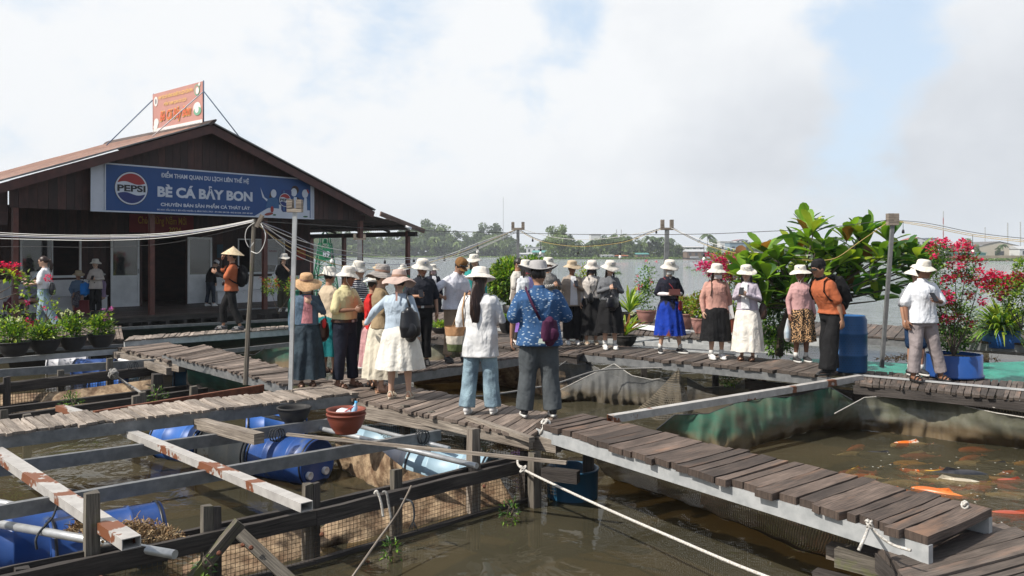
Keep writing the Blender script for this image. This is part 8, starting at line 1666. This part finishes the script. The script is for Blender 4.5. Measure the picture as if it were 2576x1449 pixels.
for a in (('white block house left of the shrub pole', 1325, 1362, 622, 640, 420, 'w', 'm'), ('pale sheds stepping down beside the round shrub', 1305, 1352, 636, 648, 400, 'g', 'm', 'gable'), ('teal roofed shed on the bank', 1340, 1375, 630, 648, 395, 'g', 't', 'gable'), ('tall white town house above the trees', 1486, 1512, 590, 620, 430, 'w', 'w'), ('low white shed at the waterline in the centre', 1512, 1545, 640, 650, 372, 'w', 'm', 'gable'), ('brown plank shack beside the low white shed', 1545, 1580, 641, 650, 372, 'n', 'o', 'gable'), ('waterside shack with a green awning', 1602, 1632, 636, 649, 370, 'n', 't', 'gable'), ('dark boathouse behind the moored boats', 1728, 1775, 627, 648, 350, 'n', 'm', 'gable'), ('grey shed roof over the boathouse', 1722, 1772, 619, 630, 375, 'g', 'm', 'gable'),
          ('white flat roofed house beyond the bougainvillea', 1812, 1846, 608, 635, 360, 'w', 'w'), ('blue grey narrow office block', 1836, 1888, 611, 638, 340, 'b', 'g'), ('white house with steep red roof', 1852, 1882, 602, 612, 355, 'w', 'r', 'end'), ('long low white houses left of the big leaf tree', 1888, 1990, 622, 640, 350, 'w', 'm'), ('green sheet fence house', 1888, 1930, 634, 646, 330, 'g', 't', 'gable'), ('red roofed white house right of the big leaf tree', 2290, 2330, 597, 622, 320, 'w', 'r', 'end'), ('white house beside the red roofed one', 2262, 2300, 608, 628, 322, 'w', 'w'), ('pale blue trimmed house', 2330, 2358, 600, 622, 325, 'w', 'b'), ('wide grey shed with metal roof at the right', 2300, 2400, 624, 645, 305, 'g', 'm', 'gable'), ('long white warehouse row', 2352, 2440, 610, 630, 330, 'w', 'm', 'gable'), ('brick orange lean to on stilts', 2380, 2425, 632, 648, 300, 'o', 'm', 'gable'), ('dark stilt shack at the waterline', 2345, 2385, 637, 651, 295, 'n', 'd', 'gable'),
          ('stained old warehouse with wide gable at the right edge', 2428, 2600, 607, 650, 296, 'c', 'd', 'end', 3, 20, 'building', .45), ('teal sheet fence shed in front of the old warehouse', 2398, 2480, 637, 648, 288, 't', 't', 'flat', 0, 2), ('white shed at the far right edge', 2565, 2640, 618, 648, 290, 'w', 'm', 'gable')): fhouse(*a)
q = MB(); xa, xb = (2370-1288)/FP*284, (2800-1288)/FP*284; q.cube(xa, xb, 283.5, 285, -.2, 1.9); tag(q.build('retaining_wall', mat('stained river wall', (.33, .27, .20), (.22, .18, .13), .9, .3)), 'long stained retaining wall along the right bank', 'wall')
def mast(lab, u, vt, vb, Y, w, red=False):
    z1 = CAMH+(HZ-vt)*Y/FP; X = (u-1288)/FP*Y; t = empty('mast', (X, Y, 1), lab, 'mast'); n = 7
    for k in range(n): q = MB(); q.cube(X-w/2, X+w/2, Y-w/2, Y+w/2, 1+(z1-1)*k/n, 1+(z1-1)*(k+1)/n-.02); q.build('mast_section', HW['r'] if red and k % 2 else HW['m'], t)
mast('very thin tall mast above the far wood', 1266, 497, 620, 560, .35); mast('left of the twin short telecom masts', 1551, 577, 620, 420, .4); mast('right of the twin short telecom masts', 1563, 577, 620, 420, .4); mast('red and white banded mast at the right', 2373, 531, 625, 400, .32, True); mast('telecom mast left of the right edge', 2535, 560, 620, 400, .38); mast('telecom mast nearest the right edge', 2567, 558, 620, 400, .38); mast('faint thin mast over the old warehouse', 2478, 572, 615, 500, .4)
def fboat(lab, u, v, L_, m):
    c = G(u, v, 0); t = empty('boat', c, lab, 'boat', 'boats moored at the far bank'); q = MB(); q.grid(lambda a, b: c+Vector(((a-.5)*L_, (b-.5)*1.6*math.sin(math.pi*(.06+a*.9)), .25+.5*abs(b-.5)*2+.35*abs(a-.5)**2*4)), 14, 6); q.build('hull', HW[m], t); q = MB(); q.cube(c.x-L_*.15, c.x+L_*.2, c.y-.5, c.y+.5, .5, 1.5); q.build('cabin', HW['g'], t)
fboat('dark cargo boat moored before the boathouse', 1745, 654.5, 9, 'd'); fboat('long grey boat right of the dark cargo boat', 1790, 654.8, 12, 'g'); fboat('small dark boat near the stilt shack', 2200, 657.5, 6, 'd')
for u, v, s in ((1640, 675, 1), (1495, 680, .8), (1750, 682, 1.1), (1555, 690, .7), (1730, 675, .8), (2090, 692, .8), (1355, 664, 1.2)): heap('floating clump of water hyacinth on the river', G(u, v, 0), .7*s, .5*s, .35, 60, [LG, LD], 'floating_weeds', 'thing', .12)['group'] = 'floating clumps of water hyacinth'
# the green buoy numbered 89
BGm = flat('buoy green', (.015, .16, .075), .45); Y = 40; c = P(818, 715, Y); c.z = 0; s = Y/FP; zz = lambda v: CAMH+(HZ-v)*s
t = empty('navigation_buoy', c, 'green lattice river buoy numbered 89 behind the house end posts', 'buoy'); q = MB(); bw_, tw = 30*s, 13*s; z0, z1 = .35, zz(612)
cr = [Vector((sx_, sy_, 0)) for sx_, sy_ in ((-1, -1), (1, -1), (1, 1), (-1, 1))]; at_ = lambda k, z: c+cr[k]*(bw_+(tw-bw_)*(z-z0)/(z1-z0))+UP*z
for k in range(4):
    q.beam(at_(k, z0), at_(k, z1), .05, .05); k2 = (k+1) % 4
    for j in range(5): za, zb_ = z0+(z1-z0)*j/5, z0+(z1-z0)*(j+1)/5; q.beam(at_(k, za), at_(k2, zb_), .03, .03); q.beam(at_(k2, za), at_(k, zb_), .03, .03); q.beam(at_(k, zb_), at_(k2, zb_), .03, .03)
q.build('lattice', BGm, t); q = MB(); q.lathe([(.001, -.3), (1.1, -.3), (1.1, .3), (.9, .42), (.001, .42)], 24, c); q.build('float_body', BGm, t)
q = MB(); a, b_ = P(803, 654, Y-.8), P(830, 625, Y-.8); q.box((a+b_)/2, Vector(((b_.x-a.x)/2, 0, 0)), Vector((0, .02, 0)), UP*(b_.z-a.z)/2); q.build('number_board', BGm, t); q = MB(); text(q, '89', P(812, 647, Y-.86), Vector((1, 0, 0)), UP, 17*s, 15*s, .03); q.build('lettering', SGREY, t)
q = MB(); q.lathe([(.02, zz(575)), (.35, zz(580)), (.35, zz(583)), (.05, zz(584))], 14, c); [q.tube([c+Vector((x*.22, y*.22, zz(612))), c+Vector((x*.2, y*.2, zz(595))), c+Vector((x*.06, y*.06, zz(584)))], .025, 5) for x, y in ((1, 1), (-1, 1), (1, -1), (-1, -1))]; q.lathe([(.1, zz(612)), (.1, zz(603)), (.05, zz(600))], 10, c, capb=True); q.build('lantern_cage', BGm, t)
t = empty('railing', HL(11.0, 1.3, PZ), 'black iron railing on the porch beside the green buoy', 'railing'); q = HB(); q.hb(10.4, 12.2, 6.2, 6.23, PZ+.85, PZ+.88); q.hb(10.4, 12.2, 6.2, 6.23, PZ+.15, PZ+.18); [q.hb(10.4+k*.13, 10.42+k*.13, 6.2, 6.22, PZ, PZ+1.05) for k in range(14)]; q.build('bars', M['black'], t)
q = MB(); c = G(725, 826, .72); q.lathe([(.18, 0), (.20, .08), (.20, .62), (.14, .74), (.12, .76), (.12, .88), (.14, .90), (.001, .91)], 20, G(745, 823, .73), capb=True); tag(q.build('canister', mat('green plastic canister', (.02, .17, .11), (.015, .13, .08), .4, 3)), 'green plastic canister on the walkway left of the denim woman', 'canister')
# ---------------------------------------------------------------- haze
q = MB(); q.cube(-1400, 1400, -40, 1700, -2, 75); m = bpy.data.materials.new('river haze'); m.use_nodes = True; nt = m.node_tree; nt.nodes.remove(nt.nodes['Principled BSDF']); v = nt.nodes.new('ShaderNodeVolumePrincipled'); v.inputs['Color'].default_value = (.86, .92, 1, 1); v.inputs['Density'].default_value = .00036; nt.links.new(v.outputs[0], nt.nodes['Material Output'].inputs['Volume'])
tag(q.build('haze', m), kind='stuff')
